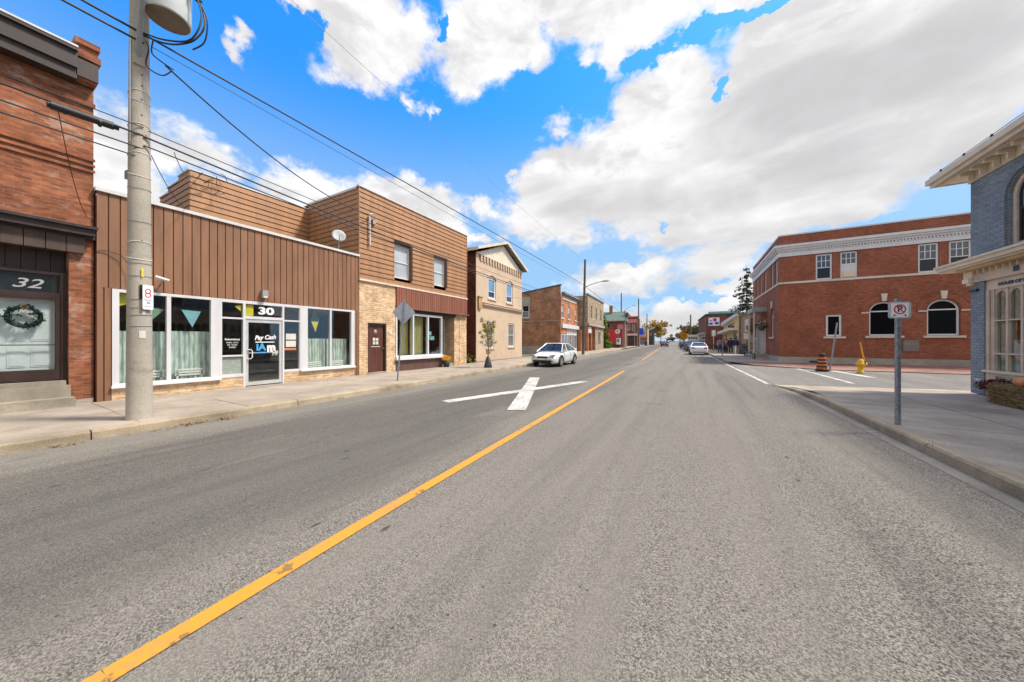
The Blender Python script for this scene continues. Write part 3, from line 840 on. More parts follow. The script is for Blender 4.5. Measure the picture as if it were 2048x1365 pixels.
structure('pavement_ramp', m, 'sidewalk_right')
# far side of the side street
m = MB()
m.face([(6.0, 23.4, 0.03), (10, 23.2, 0.03), (40, 23.2, 0.03), (40, 28.6, 0.06), (5.0, 28.6, 0.12), (2.3, 27.2, 0.13), (3.6, 25.0, 0.05)])
structure('pavement_side', m, 'pavers')
m = MB()
m.face([(6.0, 23.3, 0.034), (3.5, 24.95, 0.054), (2.2, 26.7, 0.135), (2.6, 27.3, 0.137), (3.9, 25.6, 0.058), (6.2, 24.0, 0.038)])
m.face([(6.0, 23.2, 0.035), (40, 23.0, 0.035), (40, 23.45, 0.035), (6.2, 23.65, 0.035)])
structure('kerb_side', m, 'gutter')
m = MB(); strip(m, lambda y: kR(y) + 0.16, lambda y: 9.0 - (y - 27) * 0.05, [27.1, 33, 42.3, 60, 80, 110, 150, 200], 0.14)
structure('pavement_right_far', m, 'sidewalk_left')
# painted lines
def line(mb, pts, w, z=0.008):
    for a, b in zip(pts, pts[1:]):
        dx, dy = b[0] - a[0], b[1] - a[1]; L_ = math.hypot(dx, dy)
        nx, ny = -dy / L_ * w / 2, dx / L_ * w / 2
        n = max(1, int(L_ / 0.35))
        for i in range(n):
            t0, t1 = i / n, (i + 1) / n
            p, q = (a[0] + dx * t0, a[1] + dy * t0), (a[0] + dx * t1, a[1] + dy * t1)
            mb.face([(p[0] - nx, p[1] - ny, z), (q[0] - nx, q[1] - ny, z), (q[0] + nx, q[1] + ny, z), (p[0] + nx, p[1] + ny, z)])
m = MB(); line(m, [(-2.29, -4.0), (-2.36, 0.4), (-2.44, 1.75), (-3.09, 17.45)], 0.125)
line(m, [(-3.52, 27.7), (-5.9, 71.5)], 0.12); line(m, [(-6.4, 80), (-11.5, 180)], 0.12)
structure('yellow_centre_line', m, 'paint_yellow')
m = MB(); line(m, [(-5.5, 6.40), (-3.59, 12.24)], 0.36)
structure('white_cross_marking', m, 'paint_white')
m = MB(); line(m, [(-5.82, 12.45), (-3.43, 6.38)], 0.42, 0.012)
structure('white_cross_marking', m, 'paint_white')
m = MB(); line(m, [(1.93, 26.6), (2.36, 14.72)], 0.13, 0.012); line(m, [(1.93, 28), (1.55, 40)], 0.09, 0.012)
structure('white_edge_line', m, 'paint_white')
m = MB(); line(m, [(5.1, 23.6), (5.08, 16.3)], 0.16, 0.012); line(m, [(6.3, 22.9), (6.6, 19.3)], 0.32, 0.012)
structure('white_crossing_line', m, 'paint_white')
# manhole
o = thing('manhole_cover', 'round dark iron manhole cover set in the road beyond the white cross', 'manhole cover', (-3.7, 22.6, 0.0))
MB().lathe([(0.0, 0.012), (0.30, 0.012), (0.305, 0.008)], n=20).build('cover', 'black', o)
MB().lathe([(0.32, 0.010), (0.42, 0.010), (0.43, 0.004)], n=20).build('rim', 'gutter', o)
# litter of leaves along the gutters
m = MB(); rl = random.Random(11)
def fallen(x, y, n, sx, sy, z=0.008, s=0.03):
    for _ in range(n):
        m.leaf(Vector((x + rl.gauss(0, sx), y + rl.gauss(0, sy), z + rl.uniform(0, 0.012))), s * rl.uniform(0.5, 1.3), 4.0, rl)
fallen(-8.12, 2.35, 60, 0.05, 0.18); fallen(-8.1, 2.9, 55, 0.05, 0.14); fallen(-8.1, 0.95, 16, 0.03, 0.1)
for q in range(26): fallen(kL(q * 0.9 - 2) + 0.08, q * 0.9 - 2, 5, 0.06, 0.3, s=0.022)
for q in range(12): fallen(rl.uniform(-12, -8.6), rl.uniform(-1, 12), 2, 0.1, 0.1, 0.148, 0.022)
for q in range(10): fallen(2.7, rl.uniform(2, 12), 3, 0.06, 0.2, s=0.018)
for q in range(30): fallen(rl.uniform(-7, 2.5), rl.uniform(1, 22), 1, 0, 0, 0.006, 0.016)
structure('fallen_leaves', m, 'dry_leaf', 'stuff')

def facade(name, label, cat, x, y, rotz, z=0.14):
    """root of a building: base of the left end of its front, front towards local -y"""
    return thing(name, label, cat, (x, y, z), rotz, None, (0, 0, z))
def body(par, W_, D, z0, z1, mat, roofmat='roof_dark', y=0.0, left=True, right=True, roof_z=None, x0=0.0):
    mm = MB()
    if left: mm.face([(x0, D, z0), (x0, y, z0), (x0, y, z1), (x0, D, z1)])
    if right: mm.face([(W_, y, z0), (W_, D, z0), (W_, D, z1), (W_, y, z1)])
    mm.face([(W_, D, z0), (x0, D, z0), (x0, D, z1), (W_, D, z1)])
    mm.build('side_wall', mat, par)
    rz = z1 - 0.05 if roof_z is None else roof_z
    MB().box(x0 + 0.01, W_ - 0.01, y + 0.16, D - 0.01, rz - 0.1, rz).build('roof', roofmat, par)

# ================================================================== house number 32, old brick, far left
B = facade('brick_shop', 'old orange brick shop numbered 32 with dark brown cornice and steps at left edge', 'shop', -12.1, -10.0, R(90), 0.12)
o0 = 10.0   # local x = world Y + 10
m = MB()
wall(m, 0, 11.87, 0.0, 7.34, [(7.0, o0 + 1.53, 0.0, 3.56)], 0.0, 0.4)
m.build('wall', 'brick_orange_old', B)
body(B, 11.87, 9, 0.0, 7.4, 'brick_dark')
m = MB()
for za in (5.55, 5.68, 5.42):
    m.box(0, 11.89, -0.035, -0.004, za, za + 0.055)
m.box(0, 11.89, -0.06, -0.006, 6.92, 7.0)
m.build('brick_course', 'brick_orange_old', B)
m = MB(); m.box(0, o0 + 1.6, -0.30, 0.2, 7.30, 7.86); m.box(0, o0 + 1.6, -0.36, -0.302, 7.52, 7.86); m.box(0, o0 + 1.6, -0.42, 0.22, 7.862, 7.93)
m.build('cornice', 'cornice_brown', B)
MB().box(0, o0 + 1.6, -0.43, 0.25, 7.932, 7.97).build('flashing', 'flashing', B)
m = MB(); m.box(o0 + 1.58, 11.89, -0.26, 0.3, 7.38, 7.82)
m.box(o0 + 1.56, 11.93, -0.32, 0.3, 7.822, 7.95); m.box(o0 + 1.60, 11.90, -0.24, 0.3, 7.952, 8.12)
m.box(o0 + 1.57, 11.92, -0.30, 0.32, 8.122, 8.24)
m.build('parapet_pier', 'brick_orange_old', B)
m = MB(); m.box(o0 + 1.585, 11.895, -0.30, -0.263, 7.40, 7.78); m.build('pier_bracket', 'cornice_brown', B)
# shop cornice over the door
m = MB(); m.box(5.5, 11.88, -0.10, -0.004, 3.86, 4.02); m.box(5.5, 11.86, -0.26, -0.102, 3.92, 4.06); m.box(5.5, 11.89, -0.32, -0.004, 4.062, 4.12)
m.build('shop_cornice', 'cornice_brown', B)
m = MB()
for i in range(24):
    a = 5.5 + i * 0.26
    if a > o0 + 1.70: break
    m.box(a + 0.006, min(a + 0.254, o0 + 1.73), -0.12, 0.1, 3.52 + 0.0, 3.857)
m.build('sign_board', 'board_brown', B)
RX = lambda p: Vector((p.x, p.y - 0.37, p.z))
# recess: ceiling boards, side and shopfront
m = MB(RX)
for i in range(26):
    a = 7.0 + i * 0.18
    if a > o0 + 1.5: break
    m.box(a + 0.004, min(a + 0.176, o0 + 1.525), 0.62, 0.70, 3.06, 3.55)
m.build('recess_board', 'cornice_brown', B)
m = MB(RX); m.box(o0 + 1.44, o0 + 1.528, 0.50, 0.74, 0.68, 3.06); m.box(7.0, o0 + 1.44, 0.52, 0.72, 2.48, 2.60); m.box(7.0, o0 + 1.44, 0.53, 0.72, 3.0, 3.06)
m.build('door_surround', 'door_dark', B)
tr = MB(RX).box(7.0, o0 + 1.44, 0.60, 0.615, 2.602, 2.998).build('transom_window', 'glass_shop', B)
MB(RX).box(7.0, o0 + 1.44, 0.9, 0.95, 2.45, 3.1).build('blind', 'pane_grey', B)
text('32', 0.28, tr, o0 + 1.02, 0.59 - 0.37, 2.77, 'text_grey', 'house_number', bold=0.002, width=0.38, shear=0.3)
# storm door with white panelled door behind it
dd = MB(RX); dd.box(o0 + 1.38, o0 + 1.438, 0.52, 0.58, 0.70, 2.478); dd.box(8.2, o0 + 1.38, 0.525, 0.58, 0.70, 0.93); dd.box(8.2, o0 + 1.38, 0.525, 0.58, 2.44, 2.478)
dd.box(8.14, 8.2, 0.52, 0.58, 0.70, 2.478)
door = dd.build('door', 'door_dark', B)
MB(RX).box(8.2, o0 + 1.38, 0.535, 0.56, 1.455, 1.475).build('crossbar', 'black', door)
m = MB(RX); m.box(8.2, o0 + 1.38, 0.66, 0.70, 0.9, 2.46)
for (a, b) in ((9.7, 10.18), (10.27, 10.72), (10.80, 11.02), (11.08, 11.34)):
    for (c, e) in ((0.99, 1.40), (1.55, 2.36)):
        m.box(a, b, 0.650, 0.659, c, e); m.box(a + 0.03, b - 0.03, 0.643, 0.649, c + 0.03, e - 0.03)
m.build('panel_door', 'door_white', door)
MB(RX).box(8.2, o0 + 1.38, 0.565, 0.572, 0.93, 2.44).build('glass', 'glass_shop', door)
MB(RX).box(7.0, 8.14, 0.56, 0.7, 0.7, 2.48).build('shop_panel', 'door_dark', B)
m = MB(); m.box(6.8, o0 + 1.545, -0.10, 0.36, 0.12, 0.58); m.box(6.8, o0 + 1.50, 0.02, 0.36, 0.582, 0.68)
m.build('threshold', 'step', B, bevel=0.02)
m = MB(); m.box(6.6, o0 + 1.57, -0.42, -0.102, 0.1, 0.33); m.build('doorstep', 'step', B, bevel=0.025)
MB().box(o0 + 1.6, 11.87, -0.03, -0.004, 0.1, 0.24).build('plinth', 'stone_base', B)
# wreath hanging on the storm door
Wr = thing('wreath', 'dark green evergreen wreath with brown bow on the white panelled door of number 32', 'wreath', (-12.1 - 0.13, 0.99, 2.06), R(90))
m = MB(); rw = random.Random(4)
for i in range(420):
    t = rw.uniform(0, 2 * math.pi); rr = 0.20 + rw.gauss(0, 0.026)
    m.leaf(Vector((rr * math.cos(t), rw.uniform(-0.02, 0.06), rr * math.sin(t))), rw.uniform(0.018, 0.04), 0, rw)
m.build('greenery', 'leaf_wreath', Wr)
m = MB(); m.lathe([(0.165, 0.0), (0.20, 0.035), (0.235, 0.0), (0.20, -0.035), (0.165, 0.0)], n=24)
mm = MB(lambda p: Vector((p.x, 0.03 + p.z, p.y))); mm.v = []; mm.lathe([(0.165, 0.0), (0.20, 0.03), (0.235, 0.0), (0.20, -0.03), (0.165, 0.0)], n=24)
mm.build('ring', 'leaf_wreath', Wr)
m = MB(); m.leaves((0, -0.03, 0.20), (0.07, 0.03, 0.035), 40, 0.025, 0, rw)
m.build('bow', 'dry_leaf', Wr)
m = MB(); m.leaves((-0.07, -0.01, 0.02), (0.05, 0.02, 0.025), 22, 0.022, 0, rw); m.build('sprig', 'leaf_wreath', Wr); m = MB(); m.leaves((0.09, -0.01, 0.06), (0.06, 0.02, 0.03), 26, 0.022, 0, rw); m.build('sprig', 'leaf_wreath', Wr)

# ================================================================== shop number 30
B = facade('siding_shop', 'single storey shop numbered 30 with brown vertical siding and white framed display windows', 'shop', -12.0, 1.89, R(90))
q = 1.89
W30 = 8.64 - q
m = MB(); battens(m, 0.0, W30, 2.80, 5.02)
m.face([(0, 0.2, 5.02), (0, 0.0, 5.02), (W30, 0.0, 5.02), (W30, 0.2, 5.02)])
m.build('siding', 'siding_brown', B)
m = MB(); battens(m, 0.0, 2.12 - q, 0.14, 2.797, 0.12); m.build('corner_siding', 'siding_brown', B)
m = MB(); battens(m, 8.43 - q, W30, 0.14, 2.797, 0.11); m.build('corner_siding', 'siding_brown', B)
MB().box(-0.015, W30, -0.05, 0.28, 5.02, 5.10).build('flashing', 'flashing', B)
body(B, W30, 9, 0.14, 5.0, 'brick_dark', 'roof_grey')
# interior shell
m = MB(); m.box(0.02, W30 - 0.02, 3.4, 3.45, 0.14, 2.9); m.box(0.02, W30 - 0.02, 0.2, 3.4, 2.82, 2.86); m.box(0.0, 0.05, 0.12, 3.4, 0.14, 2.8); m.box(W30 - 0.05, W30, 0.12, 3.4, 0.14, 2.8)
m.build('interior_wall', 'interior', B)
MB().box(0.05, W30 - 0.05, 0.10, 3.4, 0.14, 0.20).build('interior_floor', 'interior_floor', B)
def disp(x0, x1, mulls, left_w, right_w, z0, z1, nm='window'):
    mm = MB()
    mm.box(x0, x0 + left_w, -0.02, 0.10, z0, z1); mm.box(x1 - right_w, x1, -0.02, 0.10, z0, z1)
    mm.box(x0 + left_w, x1 - right_w, -0.016, 0.10, z1 - 0.07, z1); mm.box(x0 + left_w, x1 - right_w, -0.016, 0.10, z0, z0 + 0.06)
    for a, b in mulls: mm.box(a, b, -0.012, 0.10, z0 + 0.06, z1 - 0.07)
    w = mm.build(nm, 'white_paint', B, bevel=0.004)
    ed = [x0 + left_w] + [c for ab in mulls for c in ab] + [x1 - right_w]
    for i in range(0, len(ed), 2):
        MB().box(ed[i], ed[i + 1], 0.045, 0.053, z0 + 0.06, z1 - 0.07).build('pane', 'glass_shop', w)
    MB().box(x0 - 0.02, x1 + 0.02, -0.085, -0.022, z0 - 0.045, z0 + 0.012).build('sill', 'white_vinyl', w)
    return w
disp(2.125 - q, 4.13 - q, [(3.04 - q, 3.12 - q)], 0.11, 0.20, 0.47, 2.79)
rw_ = disp(6.36 - q, 8.425 - q, [(7.41 - q, 7.47 - q)], 0.23, 0.14, 0.53, 2.79)
# entrance with side lights
m = MB()
m.box(4.132 - q, 4.18 - q, -0.014, 0.10, 0.47, 2.79); m.box(4.69 - q, 4.75 - q, -0.014, 0.10, 0.14, 2.70); m.box(5.775 - q, 5.83 - q, -0.014, 0.10, 0.14, 2.70); m.box(6.32 - q, 6.358 - q, -0.014, 0.10, 0.53, 2.79)
m.box(4.18 - q, 6.32 - q, -0.01, 0.10, 2.70, 2.79); m.box(4.18 - q, 4.69 - q, -0.012, 0.10, 2.21, 2.26); m.box(4.75 - q, 5.775 - q, -0.010, 0.10, 2.235, 2.32); m.box(5.83 - q, 6.32 - q, -0.012, 0.10, 2.21, 2.26)
m.box(4.18 - q, 4.69 - q, -0.012, 0.10, 0.47, 0.56); m.box(4.18 - q, 4.69 - q, -0.012, 0.10, 1.085, 1.13); m.box(5.83 - q, 6.32 - q, -0.012, 0.10, 0.50, 0.58)
en = m.build('entrance_frame', 'white_paint', B, bevel=0.004)
for (a, b, c, e) in ((4.18, 4.69, 2.26, 2.70), (4.75, 5.775, 2.32, 2.70), (5.83, 6.32, 2.26, 2.70), (4.18, 4.69, 1.13, 2.21), (5.83, 6.32, 0.58, 2.21)):
    MB().box(a - q, b - q, 0.045, 0.052, c, e).build('pane', 'glass_shop', en)
pn = MB().box(4.18 - q, 4.69 - q, 0.044, 0.056, 0.56, 1.085).build('frosted_pane', 'frost', en)
text('30', 0.31, en, 5.32 - q, 0.035, 2.505, 'text_white', 'house_number', bold=0.012, width=0.44)
m = MB(); m.prism([(4.98 - q, 2.34), (4.98 - q, 2.68), (4.78 - q, 2.69), (4.78 - q, 2.33)][::-1], 0.058, 0.062); m.prism([(4.50 - q, 2.60), (4.66 - q, 2.45), (4.66 - q, 2.66)], 0.058, 0.062)
m.build('paper_flag', 'flag_yellow', en)
text('Insurance', 0.085, en, 4.44 - q, 0.036, 1.60, 'text_white', width=0.36, bold=0.002)
text('HOME  AUTO', 0.055, en, 4.44 - q, 0.036, 1.50, 'text_white', width=0.29)
text('LIFE  TRAVEL', 0.055, en, 4.44 - q, 0.036, 1.43, 'text_white', width=0.25)
text('BUSINESS', 0.055, en, 4.44 - q, 0.036, 1.36, 'text_white', width=0.16)
m = MB(); m.box(5.90 - q, 6.22 - q, 0.030, 0.040, 1.60, 1.80); m.box(5.90 - q, 6.22 - q, 0.030, 0.040, 1.35, 1.56); m.build('notice', 'paper', en)
MB().box(5.86 - q, 6.23 - q, 0.030, 0.040, 1.24, 1.31).build('orange_notice', 'paper_red', en)
# door
m = MB(); m.box(4.755 - q, 4.83 - q, 0.01, 0.06, 0.17, 2.228); m.box(5.69 - q, 5.77 - q, 0.01, 0.06, 0.17, 2.228); m.box(4.83 - q, 5.69 - q, 0.012, 0.06, 2.13, 2.228); m.box(4.83 - q, 5.69 - q, 0.012, 0.06, 0.17, 0.28)
door = m.build('door', 'aluminium', B, bevel=0.004)
MB().box(4.83 - q, 5.69 - q, 0.03, 0.038, 0.28, 2.13).build('glass', 'glass_shop', door)
MB().tube([(4.80 - q, 0.0, 1.00), (4.86 - q, -0.07, 1.0), (4.90 - q, -0.07, 1.04), (4.90 - q, -0.07, 1.24), (4.86 - q, -0.07, 1.28), (4.80 - q, 0.0, 1.28)], 0.015, 6).build('handle', 'white_vinyl', door)
MB().box(4.83 - q, 5.69 - q, 0.05, 0.075, 1.16, 1.20).build('push_bar', 'aluminium', door)
text('Pay Cash', 0.19, door, 5.29 - q, 0.022, 1.66, 'text_white', width=0.60, bold=0.006, shear=0.35, xf_rot=0.06)
m = MB(); m.box(5.02 - q, 5.55 - q, 0.018, 0.022, 1.50, 1.53); m.build('underline', 'text_white', door)
text('iA', 0.30, door, 5.17 - q, 0.022, 1.35, 'sky_blue', width=0.27, bold=0.012)
m = MB(); m.box(5.04 - q, 5.32 - q, 0.018, 0.022, 1.17, 1.20); m.build('underline', 'sky_blue', door)
text('m', 0.40, door, 5.46 - q, 0.022, 1.33, 'text_white', width=0.24, bold=0.022)
text('PW', 0.22, door, 5.57 - q, 0.022, 1.15, 'paper', width=0.16, bold=0.008)
# stone plinth
m = MB(); m.box(2.12 - q, 4.69 - q, 0.0, 0.1, 0.14, 0.47); m.build('stone_plinth', 'ledge_stone', B)
m = MB(); m.box(5.83 - q, 8.43 - q, 0.0, 0.1, 0.14, 0.50); m.build('stone_plinth', 'ledge_stone', B)
# lamps and camera
m = MB(); m.box(5.14 - q, 5.30 - q, -0.16, -0.002, 2.98, 3.16); m.build('wall_lamp', 'grey_metal', B, bevel=0.02)
MB().box(5.16 - q, 5.28 - q, -0.17, -0.02, 2.92, 2.978).build('lamp_glass', 'lamp_clear', B)
m = MB(); m.cyl((2.80 - q, -0.16, 3.175), (3.03 - q, -0.22, 3.10), 0.035, n=10); m.build('security_camera', 'white_vinyl', B)
MB().tube([(2.93 - q, -0.19, 3.12), (2.93 - q, -0.1, 3.05), (2.93 - q, -0.002, 3.02)], 0.014, 6).build('camera_bracket', 'grey_metal', B)
MB().tube([(0.0, -0.02, 3.62), (0.15, -0.04, 3.66), (0.36, -0.08, 3.60), (0.5, -0.12, 3.35), (0.55, -0.14, 2.95)], 0.009, 5).build('drip_wire', 'cable_black', B)
# curtains
def cafe(x0, x1, z0, z1, yy, label):
    mm = MB(); rows = []
    n = int((x1 - x0) / 0.018)
    top = []; bot = []
    for i in range(n + 1):
        x = x0 + (x1 - x0) * i / n
        dy = 0.022 * math.sin(x * 62) + 0.012 * math.sin(x * 23 + 1)
        top.append((x, yy + dy * 0.7, z1)); bot.append((x + 0.01 * math.sin(x * 9), yy + dy * 1.3, z0))
    mm.grid([bot, top], True)
    ob = mm.build('cafe_curtain', 'curtain', None, offs=(0, 0, 0))
    ob.location = (-12.0, 1.89, 0); ob.rotation_euler = (0, 0, R(90))
    return tag(ob, label, 'curtain', 'curtains in the windows of number 30')
cafe(2.2 - q, 3.08 - q, 0.5, 1.80, 0.30, 'pale green gathered curtain behind the concrete pole, lower window half')
cafe(3.10 - q, 4.0 - q, 0.5, 1.82, 0.30, 'pale green gathered curtain below the light blue pennant')
cafe(6.5 - q, 7.42 - q, 0.55, 1.64, 0.30, 'pale green gathered curtain below the yellow and green pennants')
cafe(7.46 - q, 8.3 - q, 0.55, 1.64, 0.30, 'pale green gathered curtain in the rightmost display window pane of number 30')
# white benches on show behind the glass
def bench(y0, L_, label, tilt=0.0):
    o = thing('bench', label, 'bench', (-12.0 - 0.19, y0, 0.20), R(90) + tilt, 'small white slatted benches in the windows of number 30')
    mm = MB()
    for z in (0.40, 0.47, 0.54): mm.box(-L_ / 2, L_ / 2, 0.05, 0.07, z, z + 0.045)
    mm.build('backrest', 'bench_white', o)
    mm = MB()
    for yy in (-0.10, -0.05, 0.0): mm.box(-L_ / 2, L_ / 2, yy, yy + 0.04, 0.28, 0.30)
    mm.build('seat', 'bench_white', o)
    for s in (-1, 1):
        for yy in (-0.09, 0.05): MB().box(s * L_ * 0.42 - 0.02, s * L_ * 0.42 + 0.02, yy, yy + 0.03, 0.0, 0.56 if yy > 0 else 0.28).build('leg', 'bench_white', o)
bench(2.74, 0.62, 'small white slatted bench half hidden behind the concrete pole')
bench(3.56, 0.60, 'small white slatted bench under the light blue pennant')
bench(6.98, 0.62, 'small white slatted bench under the yellow pennant', 0.12)
bench(7.86, 0.60, 'small white slatted bench in the rightmost display window pane of number 30')
def pennant(pts, mat, label):
    mm = MB(); mm.prism([(p[0] - q, p[1]) for p in pts], 0.14, 0.146)
    ob = mm.build('pennant', mat, None, offs=(0, 0, 0)); ob.location = (-12.0, 1.89, 0); ob.rotation_euler = (0, 0, R(90))
    tag(ob, label, 'pennant', 'paper pennants hanging in the windows of number 30')
pennant([(2.22, 2.38), (2.62, 2.56), (2.62, 2.72), (2.22, 2.72)], 'flag_yellow', 'yellow paper pennant in the leftmost window corner, left of the concrete pole')
pennant([(2.72, 1.98), (3.04, 2.38), (2.62, 2.42)][::1], 'flag_green', 'muted green paper pennant in the window beside the concrete pole')
pennant([(3.58, 1.93), (3.76, 2.38), (3.36, 2.40)], 'flag_blue', 'light blue paper pennant in the window left of the glass door')
pennant([(6.76, 2.28), (7.12, 2.30), (6.90, 2.74)], 'leaf_spruce', 'dark green paper pennant pointing up above a yellow one')
pennant([(6.95, 1.88), (7.06, 2.27), (6.80, 2.26)], 'flag_yellow', 'yellow paper pennant hanging below a dark green one')

# ================================================================== brown two storey building behind and beside number 30
B = facade('siding_building', 'two storey tan siding building with stone veneer ground floor and red brown shop canopy', 'building', -12.0, 8.645, R(90))
q = 8.645; W2 = 15.91 - q; D2 = 3.65
h = [(10.44 - q, 11.42 - q, 4.48, 6.04), (13.06 - q, 13.98 - q, 4.52, 6.02)]
m = MB(); lap(m, 0, W2, 4.13, 7.92, 0.2106, h)
for a in h:
    for zz in (0,): wall(m, a[0] - 0.001, a[1] + 0.001, a[2], a[3], [a], 0.0, 0.2)
sx = side_xf(D2 + 6)
m.xf = None
m.build('siding', 'siding_tan', B)
m = MB(side_xf(D2)); lap(m, 0, D2, 4.9, 7.84, 0.2106); m.build('side_siding', 'siding_tan', B)
m = MB(); m.box(-0.032, -0.004, -0.034, -0.002, 4.13, 7.92); m.box(W2, W2 + 0.03, -0.034, 0.0, 4.13, 7.92); m.build('corner_trim', 'siding_tan', B)
body(B, W2, 9, 0.14, 7.9, 'brick_dark', 'roof_grey', left=True)
m = MB(); m.box(-0.05, W2 + 0.03, -0.06, 0.12, 7.922, 7.985); m.box(-0.07, 0.08, 0.122, D2, 7.85, 7.93); m.build('flashing', 'flashing', B)
# set back rear storey (runs back over number 30)
fx = lambda p: Vector((p.x, p.y + D2, p.z))
m = MB(fx); lap(m, 4.55 - q, -0.03, 4.9, 7.66, 0.2106); m.build('rear_siding', 'siding_tan', B)
MB(fx).box(4.52 - q, -0.035, -0.03, 0.1, 7.662, 7.71).build('rear_flashing', 'flashing', B)
m = MB(side_xf(D2 + 3.0, 4.55 - q))
for i, (s0, s1, zt) in enumerate(((1.95, 3.0, 7.64), (0.85, 1.95, 7.45), (0.0, 0.85, 7.25))):
    lap(m, s0, s1, 4.9, zt, 0.2106)
m.build('rear_side_siding', 'siding_tan', B)
m = MB(side_xf(D2 + 3.0, 4.55 - q))
for (s0, s1, zt) in ((1.95, 3.0, 7.64), (0.85, 1.95, 7.45), (0.0, 0.85, 7.25)): m.box(s0, s1 + 0.02, -0.05, 0.1, zt, zt + 0.045)
m.build('rear_side_flashing', 'flashing', B)
m = MB(); m.box(4.6 - q, -0.04, D2 + 0.1, D2 + 2.9, 4.9, 7.2); m.build('rear_body', 'roof_grey', B)
for a in h:
    window(B, a[0] + 0.01, a[1] - 0.01, a[2] + 0.01, a[3] - 0.01, 0.11, 0.06, 'white_vinyl', 'pane_pale', meet=(a[2] + a[3]) / 2, gmat2='pane_pale')
for a in h:
    m = MB(); m.box(a[1] + 0.002, a[1] + 0.10, -0.055, -0.040, a[2] - 0.03, a[3] + 0.06); m.box(a[0] - 0.05, a[1] + 0.10, -0.06, -0.041, a[3] + 0.062, a[3] + 0.11); m.build('window_trim', 'cornice_brown', B)

MB().box(-0.02, W2 + 0.03, -0.075, -0.002, 4.06, 4.128).build('belt_trim', 'cream_pale', B)
# ground floor: stone veneer, door, shopfront
m = MB(); wall(m, 0, 10.52 - q, 0.14, 4.06, [(9.05 - q, 10.01 - q, 0.14, 2.33)], 0.0, 0.18)
m.build('stone_veneer', 'ledge_stone', B)
m = MB(); wall(m, 15.22 - q, W2, 0.14, 3.08, [], 0.0, 0.2); m.build('stone_pier', 'ledge_stone', B)
m = MB(side_xf(0.75, 14.76 - q)); wall(m, 0.0, 0.73, 0.14, 3.06); 
m2 = MB(); wall(m2, 14.78 - q, 15.22 - q, 0.14, 3.06, [], 0.02, 0.1); m2.build('recess_veneer', 'ledge_stone', B)
m.build('recess_side', 'ledge_stone', B)
fr = MB(); fr.box(9.05 - q, 9.11 - q, 0.03, 0.14, 0.2, 2.33); fr.box(9.95 - q, 10.01 - q, 0.03, 0.14, 0.2, 2.33); fr.box(9.11 - q, 9.95 - q, 0.034, 0.14, 2.25, 2.33)
fr.build('door_frame', 'cornice_brown', B)
m = MB(); m.box(9.11 - q, 9.95 - q, 0.12, 0.16, 0.2, 2.25)
for i in range(6): m.box(9.15 - q + i * 0.128, 9.15 - q + i * 0.128 + 0.118, 0.112, 0.119, 0.26, 1.18)
for i in range(2): m.box(9.16 - q + i * 0.40, 9.16 - q + i * 0.40 + 0.36, 0.112, 0.119, 1.26, 2.18)
door = m.build('door', 'door_brown', B)
MB().cyl((9.89 - q, 0.11, 1.22), (9.89 - q, 0.06, 1.22), 0.03, n=10).build('handle', 'chrome', door)
m = MB(); m.box(9.38 - q, 9.50 - q, 0.10, 0.111, 1.40, 1.53); m.box(9.53 - q, 9.66 - q, 0.10, 0.111, 1.40, 1.53); m.box(9.38 - q, 9.5 - q, 0.10, 0.111, 1.56, 1.69); m.box(9.53 - q, 9.66 - q, 0.10, 0.111, 1.56, 1.68); m.box(9.3 - q, 9.75 - q, 0.105, 0.111, 1.29, 1.32)
m.build('notice', 'paper', door)
m = MB(); mm = MB(lambda p: Vector((9.52 - q + p.x, 0.11 - p.z, 1.95 + p.y))); mm.lathe([(0.0, 0.02), (0.06, 0.02), (0.09, 0.0)], n=14); mm.build('knocker', 'grey_metal', door)
MB().box(9.02 - q, 10.04 - q, -0.02, 0.12, 0.15, 0.198).build('threshold', 'step', B)
m = MB(); m.box(10.14 - q, 10.30 - q, -0.03, -0.002, 1.86, 2.02); m.build('mail_slot', 'paper', B)
m = MB(); battens(m, 10.53 - q, W2, 3.14, 4.05, 0.15, -0.06, 0.02, 0.03); m.box(10.53 - q, W2, -0.028, 0.05, 3.14, 4.05); m.build('canopy_fascia', 'siding_red', B)
m = MB(); m.box(10.53 - q, W2 + 0.03, -0.18, 0.02, 3.075, 3.135); m.build('canopy_ledge', 'brown_trim', B)
# shop window
m = MB()
x0, x1 = 10.53 - q, 13.70 - q
m.box(x0, x0 + 0.07, -0.03, 0.12, 0.80, 2.90); m.box(x1 - 0.06, x1, -0.03, 0.12, 0.80, 2.90); m.box(x0 + 0.07, x1 - 0.06, -0.026, 0.12, 2.80, 2.90); m.box(x0 + 0.07, x1 - 0.06, -0.026, 0.12, 0.80, 0.86)
for a in (11.58 - q, 12.60 - q): m.box(a, a + 0.07, -0.024, 0.12, 0.86, 2.80)
w = m.build('shop_window', 'white_vinyl', B)
for a, b in ((x0 + 0.07, 11.58 - q), (11.65 - q, 12.60 - q), (12.67 - q, x1 - 0.06)): MB().box(a, b, 0.05, 0.058, 0.86, 2.80).build('pane', 'glass_shop', w)
MB().box(x0 - 0.04, x1 + 0.02, -0.13, -0.032, 0.66, 0.80).build('sill', 'white_vinyl', w)
MB().box(x0 + 0.02, x1 - 0.02, 0.0, 0.1, 0.14, 0.66).build('lower_panel', 'panel_brown', B)
MB().box(x0, x1 + 1.2, 0.02, 0.12, 2.90, 3.074).build('header', 'cornice_brown', B)
m = MB()
for (a, b, zt) in ((x0 + 0.5, 11.5 - q, 2.78), (11.68 - q, 12.55 - q, 2.78)):
    n = 40; top = []; bot = []
    for i in range(n + 1):
        xx = a + (b - a) * i / n; dy = 0.02 * math.sin(xx * 50)
        top.append((xx, 0.28 + dy, zt)); bot.append((xx, 0.28 + dy * 1.4, 0.88))
    m.grid([bot, top], True)
